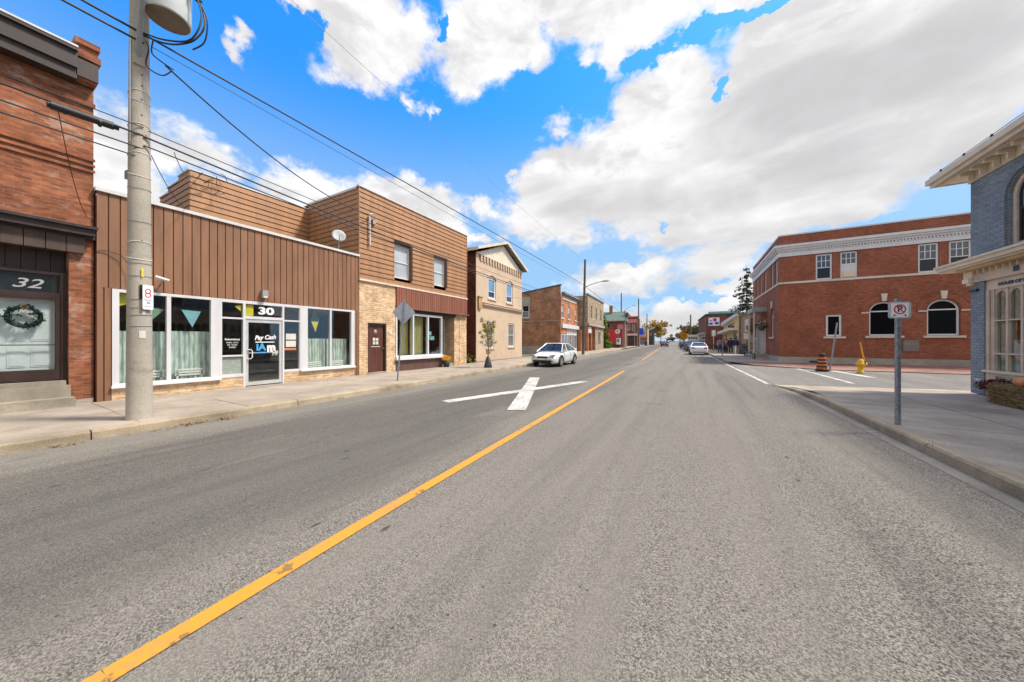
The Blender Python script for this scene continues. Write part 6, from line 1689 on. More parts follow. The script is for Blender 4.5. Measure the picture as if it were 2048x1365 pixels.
# ================================================================== no parking sign on its galvanised post
o = thing('parking_sign', 'no parking sign with crossed red P ring on galvanised square post, right pavement', 'sign', (3.03, 7.96, 0.138), R(16)); ORG[o.name] = (0, 0, 0)
m = MB(); m.box(-0.026, 0.026, -0.026, 0.026, 0, 2.10)
ps = m.build('post', 'galvanised', o)
m = MB()
for i in range(52): m.box(-0.006, 0.006, -0.0285, -0.0262, 0.06 + i * 0.038, 0.072 + i * 0.038)
m.build('post_holes', 'black', ps)
def rrect(x0, x1, z0, z1, r, n=5):
    P = []
    for cx, cz, a0 in ((x1 - r, z0 + r, -90), (x1 - r, z1 - r, 0), (x0 + r, z1 - r, 90), (x0 + r, z0 + r, 180)):
        P += [(cx + r * math.cos(R(a0 + 90 * i / n)), cz + r * math.sin(R(a0 + 90 * i / n))) for i in range(n + 1)]
    return P
pl = MB().prism(rrect(-0.155, 0.155, 1.795, 2.07, 0.03), -0.034, -0.030).build('backing_plate', 'sign_back', o)
pl2 = MB().prism(rrect(-0.118, 0.118, 1.815, 2.045, 0.02), -0.038, -0.0345).build('sign_face', 'text_white', o)
m = MB(); arch_band(m, 0, 0.066, 0.083, 1.945, -0.0425, -0.0395, 40, 0, 2 * math.pi); m.build('red_ring', 'red', pl2)
c45 = Matrix.Rotation(R(-45), 3, 'Y')
m = MB(lambda p: Matrix.Rotation(R(45), 3, 'Y') @ p + Vector((0, 0, 1.945))); m.box(-0.07, 0.07, -0.0425, -0.0412, -0.008, 0.008); m.build('red_bar', 'red', pl2)
text('P', 0.14, pl2, 0.0, -0.0395, 1.945, 'text_dark', bold=0.004, thick=0.0008)
m = MB()
for s in (-1, 1): m.prism([(s * 0.095, 1.845), (s * 0.07, 1.862), (s * 0.07, 1.828)][::-s], -0.041, -0.0385); m.prism([(s * 0.07, 1.85), (s * 0.05, 1.85), (s * 0.05, 1.84), (s * 0.07, 1.84)][::s], -0.041, -0.0385)
m.build('arrow', 'text_dark', pl2)
MB().box(-0.03, 0.03, -0.03, 0.03, 2.101, 2.13).build('post_cap', 'galvanised', o)
m = MB()
for zz in (1.81, 2.055):
    for xx in (-0.135, 0.135): m.cyl((xx, -0.037, zz), (xx, -0.0345, zz), 0.008, n=8)
m.build('bolt', 'grey_metal', o)

# warning sign seen from behind, left pavement
o = thing('diamond_sign', 'grey back of a diamond road sign on a thin post before the brown door', 'sign', (-9.1, 8.06, 0.14), R(25))
lean = lambda z: 0.25 * z / 2.9
m = MB(); m.tube([(0, 0, 0), (0.095, 0, 1.1), (0.25, 0, 2.88)], 0.028, 6); m.build('post', 'galvanised', o)
s_ = 0.43
P = [(0.21 + p[0] * math.cos(R(45)) - p[1] * math.sin(R(45)), 2.42 + p[0] * math.sin(R(45)) + p[1] * math.cos(R(45))) for p in rrect(-0.30, 0.30, -0.30, 0.30, 0.05)]
MB().prism(P, 0.03, 0.034).build('sign_panel', 'sign_back', o)
m = MB()
for zz in (2.22, 2.62): m.cyl((0.21, -0.032, zz), (0.21, 0.034, zz), 0.02, n=8)
m.build('bolt', 'grey_metal', o)

# ================================================================== hydrant and barrel on the side street
o = thing('fire_hydrant', 'yellow fire hydrant with tall orange marker rod by the brick hall', 'hydrant', (7.0, 21.6, 0.03), R(20))
MB().lathe([(0.0, 0), (0.145, 0), (0.145, 0.04), (0.105, 0.05), (0.10, 0.36), (0.15, 0.37), (0.155, 0.44), (0.125, 0.46), (0.12, 0.56), (0.09, 0.63), (0.03, 0.66), (0.03, 0.69), (0.0, 0.69)], n=18).build('barrel', 'hydrant_yellow', o)
m = MB(); m.cyl((-0.19, 0, 0.42), (0.19, 0, 0.42), 0.055, n=10); m.cyl((0, 0, 0.40), (0, -0.2, 0.40), 0.07, n=12); m.build('nozzle', 'hydrant_yellow', o)
m = MB(); m.cyl((0.19, 0, 0.42), (0.24, 0, 0.42), 0.07, n=8); m.build('cap', 'hydrant_yellow', o)
MB().cyl((0.16, 0.0, 0.5), (-0.02, 0.0, 1.45), 0.032, 0.026, 8).build('marker_rod', 'marker_orange', o)
m = MB(); m.cyl((0.15, -0.02, 0.40), (0.15, -0.02, 0.56), 0.045, n=8); m.build('rod_clamp', 'black', o)

o = thing('traffic_barrel', 'orange and black striped traffic barrel with black side plate', 'traffic barrel', (5.75, 22.1, 0.03), R(0))
MB().lathe([(0.0, 0.0), (0.26, 0.0), (0.26, 0.06), (0.23, 0.10), (0.0, 0.10)], n=16).build('rubber_base', 'rubber', o)
for i in range(7):
    r0 = 0.215 - i * 0.007
    MB().lathe([(r0, 0.10 + i * 0.085), (r0 - 0.008, 0.185 + i * 0.085)] if i else [(0.0, 0.10), (r0, 0.10), (r0 - 0.008, 0.185)], n=18).build('band', 'barrel_black' if i % 2 else 'barrel_orange', o)
MB().lathe([(0.165, 0.695), (0.12, 0.70), (0.13, 0.80), (0.15, 0.82), (0.14, 0.88), (0.0, 0.88)], n=16).build('top', 'black', o)
m = MB(); m.prism([(-0.55, 0.47), (-0.45, 0.40), (-0.2, 0.40), (-0.2, 0.52), (-0.45, 0.52)], -0.12, -0.08); m.build('side_plate', 'black', o)
post_sign('leaning_post', 'bare grey steel post leaning beside the striped traffic barrel', 'post', 6.0, 21.9, 0, 2.45, 0, 0, 'galvanised', 'galvanised', 0.035, z=0.03)
lp = bpy.data.objects['leaning_post']; lp.rotation_euler = (0, R(6.5), 0)

# ================================================================== concrete utility pole
PXx, PYy = -8.8, 1.88
o = thing('concrete_pole', 'near concrete utility pole with grey transformer in front of number 30', 'utility pole', (PXx, PYy, 0.14)); ORG[o.name] = (0, 0, 0.14)
cp = MB().cyl((0, 0, 0.12), (-0.02, 0, 11.2), 0.168, 0.098, 28).build('shaft', 'pole_concrete', o)
for i, z in enumerate((5.9, 6.02, 6.55, 5.42, 4.55, 3.3, 3.05, 4.9, 7.3)):
    rr = 0.168 - 0.0063 * (z - 0.14) + 0.004
    t_ = 0.04 * (1 if i % 2 else -1)
    MB().tube([(-0.002 * z + rr * math.cos(2 * math.pi * k / 24), rr * math.sin(2 * math.pi * k / 24), z + t_ * math.cos(2 * math.pi * k / 24)) for k in range(25)], 0.006, 5).build('wire_band', 'flashing', o)
for z in (2.95, 2.72, 2.3, 2.15, 2.02, 1.82, 3.7, 4.3):
    rr = 0.168 - 0.0063 * (z - 0.14) + 0.003
    MB().tube([(rr * math.cos(2 * math.pi * k / 24), rr * math.sin(2 * math.pi * k / 24), z) for k in range(25)], 0.004, 4).build('strap', 'grey_metal', o)
# direction towards the camera seen from the pole
cd = Vector((8.8, -1.88, 0)).normalized(); cr = Vector((-cd.y, cd.x, 0))
def on_pole(u, z, off=0.0, r=None):
    rr = (0.168 - 0.0063 * (z - 0.14)) if r is None else r
    a = u / rr
    return cd * (math.cos(a) * (rr + off)) + cr * (math.sin(a) * (rr + off)) + Vector((-0.002 * z, 0, z))
m = MB()
for z in (6.35, 6.15, 5.9, 5.62, 5.45, 3.35): m.cyl(on_pole(0.03, z, -0.01), on_pole(0.03, z, 0.004), 0.013, n=8)
m.build('bolt_hole', 'black', o)
def plate(u0, u1, z0, z1, mat, name, off=0.006, n=4):
    mm = MB()
    for i in range(n):
        a, b = u0 + (u1 - u0) * i / n, u0 + (u1 - u0) * (i + 1) / n
        mm.face([on_pole(a, z0, off), on_pole(b, z0, off), on_pole(b, z1, off), on_pole(a, z1, off)])
    return mm.build(name, mat, o)
plate(-0.005, 0.075, 1.60, 1.735, 'paper', 'taped_notice')
plate(0.02, 0.045, 2.70, 2.86, 'flag_yellow', 'yellow_tag', 0.02)
plate(0.0, 0.035, 2.30, 2.56, 'black', 'number_strip', 0.014)
plate(0.03, 0.07, 2.03, 2.10, 'paper', 'pole_tag')
plate(-0.12, -0.10, 5.1, 7.0, 'white_vinyl', 'conduit', 0.012, 2)
# lamp bracket arm and its plate
m = MB(); m.tube([(0.10, -0.03, 6.62), (0.16, -0.05, 6.72), (0.62, -0.1, 7.38), (1.5, -0.2, 8.6), (2.6, -0.3, 9.3)], [0.032, 0.036, 0.04, 0.036, 0.03], 10); m.build('lamp_arm', 'grey_metal', o)
m = MB(); m.box(0.09, 0.14, -0.10, 0.05, 6.50, 6.95); m.build('arm_plate', 'pole_concrete', o)
# transformer hung by the pole
tf = MB().lathe([(0.0, 7.36), (0.30, 7.36), (0.31, 7.38), (0.31, 8.3), (0.29, 8.38), (0.0, 8.40)], (0.50, 0.24, 0), 28).build('transformer', 'transformer_grey', o)
MB().lathe([(0.0, 7.350), (0.285, 7.350), (0.285, 7.358), (0.0, 7.358)], (0.50, 0.24, 0), 28).build('underside', 'transformer_under', tf)
m = MB(); m.cyl((0.76, 0.44, 7.95), (0.86, 0.52, 7.86), 0.04, n=8); m.cyl((0.70, 0.50, 7.95), (0.78, 0.60, 7.86), 0.04, n=8); m.build('bushing', 'black', tf)
MB().box(0.08, 0.25, 0.02, 0.14, 7.6, 7.75).build('hanger', 'grey_metal', tf)
m = MB(); m.box(-0.42, -0.30, -0.10, 0.02, 4.56, 4.70); m.tube([(-0.3, -0.04, 4.62), (-0.12, -0.02, 4.6)], 0.02, 6); m.tube([(-0.3, -0.02, 4.72), (-0.2, 0, 4.8), (-0.12, 0, 4.75)], 0.012, 5); m.build('flood_lamp', 'grey_metal', o, bevel=0.01)
# slack loops of drop cable
m = MB()
m.tube(curve([(0.86, 0.52, 7.86), (0.95, 0.56, 7.5), (0.93, 0.50, 7.15), (0.78, 0.4, 6.98), (0.4, 0.2, 7.02), (0.16, 0.02, 7.1)]), 0.014, 6)
m.tube(curve([(0.78, 0.60, 7.86), (0.90, 0.62, 7.4), (0.84, 0.5, 7.06), (0.66, 0.34, 6.93), (0.4, 0.2, 6.96), (0.16, 0.02, 7.05)]), 0.014, 6)
m.tube(curve([(0.80, 0.50, 7.9), (0.98, 0.62, 7.5), (0.90, 0.62, 7.1), (0.74, 0.5, 6.92)]), 0.012, 6)
m.tube(curve([(0.14, 0.05, 6.98), (0.24, 0.06, 6.80), (0.18, 0.04, 6.55), (0.28, 0.1, 6.42), (0.42, 0.2, 6.36), (0.46, 0.3, 6.5)]), 0.011, 6)
m.tube(curve([(0.30, 0.1, 6.96), (0.26, 0.09, 6.8), (0.32, 0.12, 6.68), (0.46, 0.32, 6.53)]), 0.011, 6)
m.tube(curve([(-0.1, 0, 7.6), (-0.2, -0.05, 7.3), (-0.16, -0.02, 7.1), (-0.1, 0, 6.95)]), 0.008, 5)
m.tube(curve([(-0.28, -0.02, 6.85), (-0.33, -0.04, 6.65), (-0.24, -0.02, 6.52), (-0.14, 0, 6.6), (-0.13, 0, 6.72)]), 0.007, 5)
m.build('drop_cable', 'cable_black', o)
# no stopping sign fixed to it
sg = thing('stopping_sign', 'narrow white sign with stacked red rings strapped to the concrete pole', 'sign', tuple(Vector((PXx, PYy, 2.12)) + cd * 0.16 + cr * 0.10), math.atan2(cd.y, cd.x) + R(90) + R(30))
MB().prism(rrect(-0.075, 0.075, 0, 0.44, 0.02), -0.004, 0.0).build('sign_face', 'text_white', sg)
m = MB()
for zc in (0.33, 0.26): arch_band(m, 0, 0.030, 0.043, zc, -0.008, -0.0045, 22, 0, 2 * math.pi)
m.build('red_ring', 'red', sg)
m = MB(); m.box(-0.05, 0.05, -0.007, -0.0045, 0.165, 0.18); m.box(-0.02, 0.03, -0.007, -0.0045, 0.10, 0.145); m.box(-0.05, 0.05, -0.007, -0.0045, 0.05, 0.06); m.build('small_print', 'text_grey', sg)

# ================================================================== cables
def cable(label, a, b, sag, r, group=None, n=40, name='power_cable', mat='cable_black', cat='cable'):
    a, b = Vector(a), Vector(b)
    o = thing(name, label, cat, tuple(a), 0, group or (Ga if name == 'power_cable' else Gt if name in ('telephone_cable', 'telephone_wire') else None))
    m = MB(); P = []
    for i in range(n + 1):
        t = i / n; p = (b - a) * t; p.z -= 4 * sag * t * (1 - t); P.append(p)
    m.tube(P, r, 5); m.build('strand', mat, o)
    return o, P
Ga, Gt = 'power cables along the left side of the street', 'telephone cables along the left side of the street'
cable('thick black power cable from concrete pole to wooden pole, topmost heavy one', (-8.62, 1.9, 7.06), (-9.85, 33.3, 7.35), -0.05, 0.018)
cable('thin grey wire high above all other wires, across the open sky', (-8.8, 1.9, 10.3), (-9.8, 33.3, 9.85), 0.25, 0.006, mat='grey_metal', name='overhead_wire')
cable('black cable drooping from the near pole to the conduit on the tan siding', (-8.36, 2.1, 6.55), (-11.9, 9.15, 6.88), 0.42, 0.015, name='service_cable')
cable('power cable leaving the concrete pole towards the left frame edge, upper one', (-8.62, 1.9, 7.06), (-8.5, -30, 7.4), 0.1, 0.02)
cable('power cable leaving the concrete pole towards the left frame edge, lower one with splice', (-8.66, 1.9, 6.92), (-8.6, -30, 7.0), 0.1, 0.018)
ob, P = cable('heavy telephone cable with long black splice case left of the concrete pole', (-8.72, -30, 5.35), (-8.68, 1.9, 5.26), 0.05, 0.018, name='telephone_cable')
m = MB(); m.cyl((0.0, 30.93, -0.13), (0.0, 31.56, -0.10), 0.062, n=14); m.cyl((0, 30.90, -0.13), (0, 30.935, -0.13), 0.05, n=14); m.cyl((0, 31.56, -0.10), (0, 31.62, -0.10), 0.045, n=14)
for t_ in (31.05, 31.4): m.cyl((0, t_, -0.126), (0, t_ + 0.03, -0.126), 0.068, n=14)
m.build('splice_case', 'black', ob)
cable('heavy telephone cable from the concrete pole across the tan siding to the wooden pole', (-8.66, 1.9, 5.24), (-9.9, 33.3, 5.25), 0.38, 0.018, name='telephone_cable')
cable('thinner telephone cable strung just under the heavy one, right of the concrete pole', (-8.66, 1.9, 5.08), (-9.9, 33.3, 5.05), 0.30, 0.013, name='telephone_cable')
cable('thinner telephone cable below the splice case, left of the concrete pole', (-8.7, -30, 5.0), (-8.68, 1.9, 5.02), 0.06, 0.013, name='telephone_cable')
cable('lowest thin telephone wire left of the concrete pole', (-8.74, -30, 4.9), (-8.7, 1.9, 4.86), 0.1, 0.012, name='telephone_cable')
cable('thin wire from the concrete pole down to the rear storey of the siding building', (-8.68, 2.0, 4.95), (-12.0, 3.4, 5.12), 0.12, 0.007, name='telephone_wire')
cable('thin wire crossing to the rear storey corner of the siding building', (-8.68, 2.3, 5.16), (-15.6, 4.62, 7.5), 0.25, 0.007, name='telephone_wire')
cable('loose wire from the telephone cable to the brick cornice shop corner', (-8.7, 1.0, 5.18), (-12.0, 1.75, 4.4), 0.25, 0.006, name='telephone_wire')
cable('far power cable beyond the wooden pole, above the stone building', (-9.85, 33.3, 7.35), (-12.6, 72, 7.6), 0.4, 0.022)
cable('wire sloping from wooden pole down to beige gabled building', (-9.9, 33.3, 5.9), (-13.1, 22.6, 5.1), 0.2, 0.008, name='telephone_wire')
cable('second thin telephone wire under the splice case, left of the concrete pole', (-8.8, -30, 5.5), (-8.66, 1.9, 5.4), 0.12, 0.009, name='telephone_wire')
cable('power wire beside the topmost heavy cable, slightly lower on the concrete pole', (-8.6, 2.0, 6.9), (-9.85, 33.3, 7.2), 0.12, 0.006)
cable('thin telephone wire looping high over the tan siding to the far wooden pole', (-8.64, 1.95, 5.36), (-9.9, 33.3, 5.5), 0.30, 0.009, name='telephone_wire')
m = MB(); rg = random.Random(31)
o = thing('cable_bracket', 'tangle of wires and clamps at the rear storey corner of the siding building', 'bracket', (-15.55, 4.9, 7.35))
for i in range(9):
    p = Vector((rg.uniform(0, .15), rg.uniform(-0.35, 0.7), rg.uniform(-0.3, 0.35))); m.tube([tuple(p), tuple(p + Vector((rg.uniform(0, .2), rg.uniform(-.2, .3), rg.uniform(-.25, .25)))), tuple(p + Vector((rg.uniform(0, .2), rg.uniform(-.3, .5), rg.uniform(-.3, .3))))], 0.012, 5)
m.build('wires', 'cable_black', o)

m = MB(); rg = random.Random(41)
for (x, y, n) in ((-8.28, 3.0, 16), (-8.27, 2.4, 12), (-8.25, 5.35, 26), (-8.3, 6.9, 8), (-8.5, 10.2, 10), (-11.95, 6.2, 8), (-11.95, 8.65, 10), (2.82, 6.6, 8), (2.82, 9.2, 10), (6.6, 13.2, 14)):
    for i in range(n):
        b0 = Vector((x + rg.gauss(0, .03), y + rg.gauss(0, .07), 0.0 if x < -8 and x > -9 else 0.13)); h = rg.uniform(0.03, 0.09); dx = Vector((rg.gauss(0, .03), rg.gauss(0, .03), h))
        m.face([b0 - Vector((0, .006, 0)), b0 + Vector((0, .006, 0)), b0 + dx])
structure('kerb_grass', m, 'weed', 'stuff')

# ================================================================== sapling with water bag
o = thing('sapling', 'young street tree with dark water bag at its foot before the beige building', 'tree', (-9.5, 14.48, 0.14))
t = MB(); t.tube([(0, 0, 0), (0.02, 0, 1.0), (0.0, 0, 1.8), (0.02, 0, 2.55)], [0.03, 0.025, 0.017, 0.006], 7)
rg = random.Random(17); m = MB()
for i in range(38):
    z = rg.uniform(0.9, 2.35); a = rg.uniform(0, 6.28); L_ = rg.uniform(0.15, 0.42) * (1.15 - 0.32 * abs(z - 1.5))
    e = Vector((math.cos(a) * L_, math.sin(a) * L_, z + L_ * 0.8)); t.tube([(0, 0, z), tuple(e)], [0.008, 0.003], 4)
    m.leaves(tuple(e), (0.10, 0.10, 0.10), rg.randint(14, 26), 0.045, 0, rg); m.leaves(tuple(e * 0.6 + Vector((0, 0, z * 0.4))), (0.12, 0.12, 0.1), 7, 0.04, 0, rg)
for i in range(3): m.leaves((rg.uniform(-.45, .45), rg.uniform(-.3, .3), rg.uniform(1.0, 1.4)), (0.1, 0.1, 0.08), 10, 0.034, 0, rg)
t.build('trunk', 'bark', o); m.build('crown', 'leaf_sapling', o)
m = MB(); m.leaves((0.02, 0, 0.82), (0.16, 0.14, 0.14), 60, 0.04, 0, rg); m.build('orange_ribbon', 'bag_orange', o)
MB().lathe([(0.0, 0), (0.21, 0), (0.22, 0.05), (0.17, 0.25), (0.10, 0.52), (0.05, 0.60), (0.0, 0.6)], n=14).build('water_bag', 'water_bag', o)

# ================================================================== cars
def car(label, x, y, rotz, paint_m, cat='car', group=None, detail=True, name='parked_car', z=0.0, tall=1.0, plate=True):
    o = thing(name, label, cat, (x, y, z), rotz, group)
    def zs(v): return v * tall
    st = [(-2.27, .30, .54, .60), (-2.22, .22, .62, .72), (-2.05, .19, .69, .82), (-1.75, .18, .75, .87), (-1.35, .18, .82, .88), (-0.92, .18, .90, .885), (0, .18, .93, .89), (0.9, .18, .95, .89), (1.45, .18, .985, .885), (1.9, .18, .985, .875), (2.14, .22, .95, .84), (2.24, .30, .80, .78), (2.27, .36, .60, .72)]
    rows = []
    for (yy, zb, zt, w) in st:
        half = [(0.0, zt + .015), (w * .45, zt + .012), (w * .80, zt - .01), (w * .95, zt - .07), (w, zt - .22 * (zt - zb) - .06), (w * .995, zb + .30 * (zt - zb)), (w * .96, zb + .05), (w * .82, zb)]
        row = [(-p[0], yy, zs(p[1])) for p in half[:0:-1]] + [(p[0], yy, zs(p[1])) for p in half]
        rows.append(row)
    m = MB(); m.grid(rows, True); m.face(rows[0]); m.face(rows[-1][::-1])
    m.face([(-.7, -2.2, .2), (-.7, 2.2, .2), (.7, 2.2, .2), (.7, -2.2, .2)])
    bd = m.build('body', paint_m, o)
    if detail:
        md = bd.modifiers.new('sub', 'SUBSURF'); md.levels = 2; md.render_levels = 2
    # cabin
    def loop(y0, y1, w0, w1, zz, r=0.0):
        return [(-w0, y0, zs(zz)), (w0, y0, zs(zz)), (w1, y1, zs(zz)), (-w1, y1, zs(zz))]
    A0, A1, B0, B1 = -1.12, 1.80, -0.22, 0.80
    wb, wt = 0.81, 0.56
    z0, z1 = 0.905, 1.38
    def P(f, s, t):   # f 0..1 front to back on the side, t 0..1 belt to roof
        yb = A0 + (A1 - A0) * f; yt = B0 + (B1 - B0) * f
        w = wb + (wt - wb) * t
        return (s * w, yb + (yt - yb) * t, zs(z0 + (z1 - z0) * t))
    for s in (-1, 1):
        m = MB(); q_ = [P(0.02, s, 0.02), P(0.98, s, 0.02), P(0.96, s, 0.97), P(0.05, s, 0.97)]
        m.face(q_ if s > 0 else q_[::-1]); m.build('side_window', 'glass_car', o)
    m = MB(); m.face([P(0, -1, 0.02), P(0, 1, 0.02), P(0, 1, .97), P(0, -1, .97)]); m.build('windshield', 'glass_car', o)
    m = MB(); m.face([P(1, 1, 0.02), P(1, -1, 0.02), P(1, -1, .97), P(1, 1, .97)]); m.build('rear_window', 'pane_blue', o)
    m = MB(); rows = []
    for i in range(9):
        f = i / 8; yy = B0 - 0.06 + (B1 - B0 + 0.16) * f; hgt = 0.07 * math.sin(math.pi * (0.12 + 0.76 * f))
        rows.append([(wt * u * 1.03, yy, zs(z1 - 0.02 + hgt * (1 - abs(u) ** 3 * 0.9) - (0.03 if abs(u) == 1 else 0))) for u in (-1, -.85, -.5, 0, .5, .85, 1)])
    m.grid(rows, True)
    for s in (-1, 1):
        for f, rr in ((0.0, .032), (0.36, .02), (0.74, .022), (1.0, .045)): m.tube([P(f, s, -0.05), P(f, s, 0.5), P(f, s, 1.0)], rr, 6)
        m.tube([P(0, s, 1.0), P(0.5, s, 1.01), P(1, s, 1.0)], 0.035, 6); m.tube([P(0, s, 0.0), P(0.5, s, 0.0), P(1, s, 0.0)], 0.02, 5)
    m.build('roof', paint_m, o)
    m = MB(); m.box(-.6, .6, -0.6, 1.2, zs(.5), zs(.9)); m.box(-.55, -.12, 0.1, 0.3, zs(.9), zs(1.2)); m.box(.12, .55, 0.1, 0.3, zs(.9), zs(1.2)); m.build('interior', 'black', o)
    for s in (-1, 1):
        for yy in (-1.38, 1.28):
            wh = MB(); wh.cyl((s * .70, yy, .31), (s * .90, yy, .31), .315, n=22); t_ = wh.build('tyre', 'rubber', o)
            mm = MB(lambda p: Vector((s * (0.905 + p.z * 0.02), yy + p.x, .31 + p.y))); mm.lathe([(0, .3), (.05, .35), (.2, .05), (.215, 0)], n=16); mm.build('rim', 'chrome', t_)
            if detail:
                mm = MB(); arch_ring = []
                for i in range(13):
                    a = math.pi * i / 12
                    arch_ring.append((s * .893, yy + .375 * math.cos(a), .31 + .375 * math.sin(a)))
                mm.tube(arch_ring, .035, 5); mm.build('wheel_arch', 'black', o)
        m = MB(); m.prism([(s * .36, .60), (s * .70, .62), (s * .78, .74), (s * .50, .72)][::s], -2.245, -2.0); m.build('headlight', 'lamp_clear', o, bevel=0.02)
        m = MB(); m.prism([(s * .62, .64), (s * .74, .66), (s * .77, .72), (s * .64, .71)][::s], -2.252, -2.1); m.build('indicator', 'indicator', o)
        m = MB(); m.prism([(s * .42, .72), (s * .74, .72), (s * .74, .88), (s * .45, .86)][::s], 2.10, 2.272); m.build('tail_light', 'tail_red', o, bevel=0.02)
        m = MB(); m.box(s * .88 - .08, s * .88 + .08, -0.82, -0.72, zs(.92), zs(1.04)); m.build('mirror', paint_m, o, bevel=0.03)
        if detail:
            m = MB()
            for yy in (0.25, 1.0): m.box(s * .892 - .006, s * .892 + .006, yy, yy + .16, zs(.80), zs(.83))
            m.build('door_handle', 'grey_metal', o)
            m = MB()
            for yy in (-0.80, 0.42, 1.22): m.box(s * .889 - .004, s * .889 + .004, yy, yy + .012, zs(.28), zs(.86))
            m.build('door_gap', 'black', o)
    m = MB(); m.prism(rrect(-.34, .34, .54, .64, .04), -2.29, -2.2); m.build('grille', 'black', o)
    m = MB(); m.prism(rrect(-.60, .60, .30, .42, .05), -2.285, -2.2); m.build('lower_grille', 'black', o)
    m = MB(); m.prism(rrect(-.62, .62, .24, .40, .05), 2.20, 2.285); m.build('rear_bumper_trim', 'grey_metal', o)
    if plate:
        MB().box(-.16, .16, 2.272, 2.288, .70, .80).build('licence_plate', 'text_white', o)
        MB().box(-.16, .16, -2.30, -2.288, .43, .52).build('licence_plate', 'text_white', o)
    return o
sl = math.atan(0.047)
car('silver sedan parked facing the camera beside the left kerb', -7.82, 19.95, sl - 0.03, 'car_silver')
car('white sedan parked at the right kerb, its rear towards the camera', 0.55, 43.2, sl + math.pi, 'car_white')
car('dark maroon car driving away beside the far end of the yellow line', -6.4, 94, sl + math.pi, 'car_maroon', name='moving_car', detail=False)
car('dark grey parked car just beyond the white sedan at the right kerb', 0.02, 56, sl + math.pi, 'car_dark', detail=False)
car('second dark car parked beyond the white sedan', -0.35, 64, sl + math.pi, 'car_maroon', detail=False, tall=1.1)
gq = 'row of distant cars parked along the far right kerb'
base = car('distant small car in the row parked along the far right kerb', -1.6, 84, sl + math.pi, 'car_dark', group=gq, detail=False)
for i in range(5):
    c = copy_tree(base); c.location = (kR(92 + i * 7.5) - 1.0, 92 + i * 7.5, 0)
gq2 = 'distant cars driving far down the street'
b2 = car('distant small blue car far down the street near its end', -12.5, 190, sl, 'car_blue', group=gq2, detail=False, name='moving_car')
for (xx, yy) in ((-16.5, 215), (-15.0, 245), (-19.5, 260)):
    c = copy_tree(b2); c.location = (xx, yy, 0)

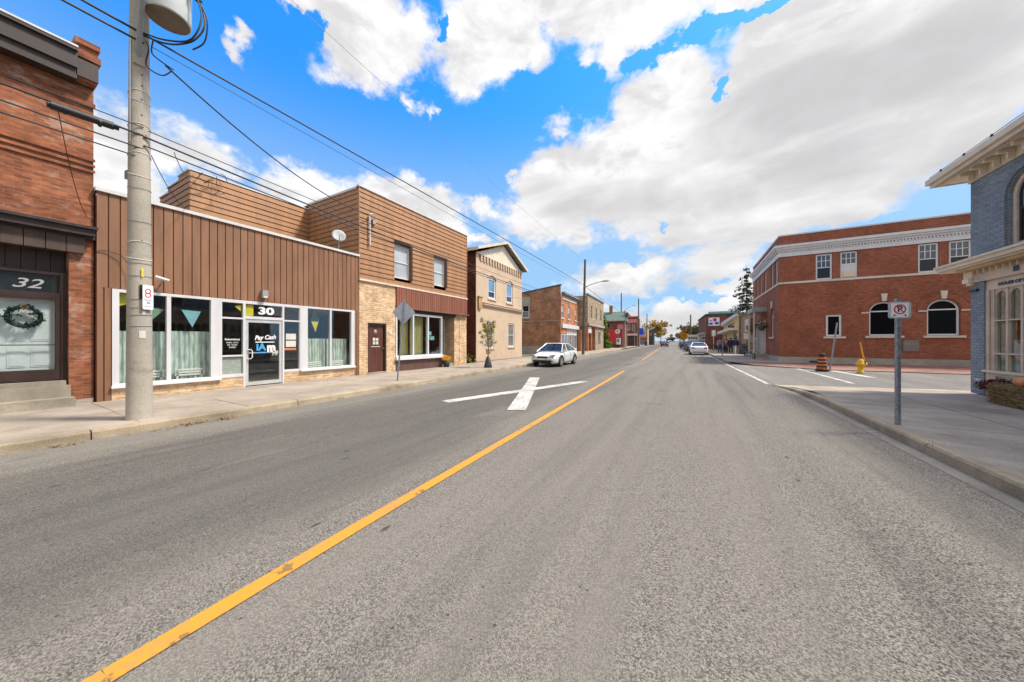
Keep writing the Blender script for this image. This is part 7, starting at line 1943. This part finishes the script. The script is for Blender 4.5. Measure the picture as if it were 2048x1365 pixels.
# ================================================================== people waiting before the brick hall
def skin(name, V_, E_, Rr, mat, parent, root=0, lev=1):
    me = bpy.data.meshes.new(name); me.from_pydata(V_, E_, []); me.materials.append(MATS[mat])
    ob = bpy.data.objects.new(name, me); COL.objects.link(ob); ob.parent = parent
    ob.modifiers.new('skin', 'SKIN'); md = ob.modifiers.new('sub', 'SUBSURF'); md.levels = lev; md.render_levels = lev
    for i, r in enumerate(Rr): me.skin_vertices[0].data[i].radius = (r, r)
    for i in range(len(V_)): me.skin_vertices[0].data[i].use_root = (i == root)
    ORG[ob.name] = (0, 0, 0)
    return ob
def person(label, x, y, rot, top, legs, H=1.72, arm=0.1, coat=False, stride=0.06):
    o = thing('person', label, 'person', (x, y, 0.14), rot, 'people waiting before the brick hall')
    k = H / 1.72
    J = {'pelvis': (0, 0, .93), 'belly': (0, 0, 1.10), 'chest': (0, .0, 1.30), 'neck': (0, 0, 1.46), 'chin': (0, -.02, 1.53), 'head': (0, -.01, 1.63), 'crown': (0, 0, 1.70)}
    V_ = []; Rr = []; ix = {}
    def add(n, p, r): ix[n] = len(V_); V_.append(tuple(c * k for c in p)); Rr.append(r * k)
    for n, r in (('pelvis', .135), ('belly', .125), ('chest', .15), ('neck', .055), ('chin', .07), ('head', .088), ('crown', .06)): add(n, J[n], r)
    E_ = [(0, 1), (1, 2), (2, 3), (3, 4), (4, 5), (5, 6)]
    for s, t in ((-1, 'a'), (1, 'b')):
        add('hip' + t, (s * .10, 0, .88), .095); add('knee' + t, (s * .11, -s * stride * .6 - .03, .49), .06); add('ankle' + t, (s * .11, -s * stride, .09), .042); add('toe' + t, (s * .12, -s * stride - .16, .035), .035)
        E_ += [(0, ix['hip' + t]), (ix['hip' + t], ix['knee' + t]), (ix['knee' + t], ix['ankle' + t]), (ix['ankle' + t], ix['toe' + t])]
        add('sh' + t, (s * .19, 0, 1.39), .062); add('el' + t, (s * (.24 + arm * .3), .03, 1.12), .046); add('wr' + t, (s * (.25 + arm * .2), -.06 - arm, .90), .03); add('palm' + t, (s * (.25 + arm * .2), -.08 - arm, .82), .034)
        E_ += [(2, ix['sh' + t]), (ix['sh' + t], ix['el' + t]), (ix['el' + t], ix['wr' + t]), (ix['wr' + t], ix['palm' + t])]
        px = s * (.25 + arm * .2); py = -.08 - arm
        for f in range(4):
            ln = (.075, .085, .08, .062)[f]; add('f%d%s' % (f, t), (px - s * .01, py - .03 + f * .022, .80), .010); add('g%d%s' % (f, t), (px - s * .02, py - .035 + f * .022, .80 - ln), .008)
            E_ += [(ix['palm' + t], ix['f%d%s' % (f, t)]), (ix['f%d%s' % (f, t)], ix['g%d%s' % (f, t)])]
        add('th' + t, (px - s * .035, py - .05, .80), .010); E_.append((ix['palm' + t], ix['th' + t]))
    skin('body', V_, E_, Rr, 'skin', o)
    def garment(name, names, edges, grow, mat):
        idx = {n: i for i, n in enumerate(names)}
        skin(name, [V_[ix[n]] for n in names], [(idx[a], idx[b]) for a, b in edges], [Rr[ix[n]] * 1.0 + grow for n in names], mat, o)
    garment('jacket', ['pelvis', 'belly', 'chest', 'sha', 'ela', 'wra', 'shb', 'elb', 'wrb'], [('pelvis', 'belly'), ('belly', 'chest'), ('chest', 'sha'), ('sha', 'ela'), ('ela', 'wra'), ('chest', 'shb'), ('shb', 'elb'), ('elb', 'wrb')], .075 if coat else .03, top)
    garment('trousers', ['pelvis', 'hipa', 'kneea', 'anklea', 'hipb', 'kneeb', 'ankleb'], [('pelvis', 'hipa'), ('hipa', 'kneea'), ('kneea', 'anklea'), ('pelvis', 'hipb'), ('hipb', 'kneeb'), ('kneeb', 'ankleb')], .022, legs)
    for t in 'ab':
        V2 = [V_[ix['ankle' + t]], V_[ix['toe' + t]]]; skin('shoe', V2, [(0, 1)], [.05, .045], 'black', o)
    m = MB(); m.lathe([(0.0, .12), (.07, .10), (.105, .04), (.108, -.02), (.09, -.07), (.07, -.085)], (0, .015, 1.63 * k), 14); m.build('hair', 'hair', o)
    m = MB(); m.lathe([(0, .02), (.014, .0), (.0, -.02)], (0, -.098, 1.60 * k), 6); m.build('nose', 'skin', o)
    return o
person('person in pale lilac top and blue jeans, leftmost of the people before the brick hall', 2.80, 45.2, R(20), 'lilac', 'denim')
person('person in teal jacket and dark trousers behind the thin steel post', 3.10, 44.9, R(60), 'teal', 'navy')
person('person in rust orange top holding their arms forward', 3.42, 44.7, R(-30), 'rust', 'navy', 1.62, .2)
person('person in wide dark navy coat turned away from the camera', 3.80, 44.3, R(180), 'navy', 'navy', 1.78, .1, True)
person('person in dark navy coat beside the black litter bin', 4.22, 44.1, R(140), 'navy', 'bin_dark', 1.76, .15, True)
o = thing('litter_bin', 'wide dark grey litter bin right of the waiting people', 'bin', (4.85, 42.4, 0.14))
MB().lathe([(0, 0), (.46, 0), (.50, .06), (.42, .75), (.30, 1.05), (.30, 1.12), (0, 1.14)], n=16).build('body', 'bin_dark', o); MB().box(-.2, .2, -.46, -.40, .72, .86).build('slot', 'black', o)
o = thing('white_bollard', 'short white bollard between the navy coats and the litter bin', 'bollard', (4.08, 42.6, 0.14))
MB().cyl((0, 0, 0), (0, 0, .85), .08, n=12).build('post', 'text_white', o); MB().lathe([(.085, .82), (.085, .88), (0, .93)], n=12).build('cap', 'grey_metal', o)
o = thing('planter', 'dark leafy planter between the litter bin and the brick hall entrance', 'planter', (5.05, 40.6, 0.14))
MB().lathe([(0, 0), (.30, 0), (.38, .5), (.34, .5), (0, .45)], n=14).build('pot', 'black', o); m = MB(); m.leaves((0, 0, .95), (.42, .4, .6), 260, .07, 0, random.Random(4)); m.build('foliage', 'leaf_olive', o)
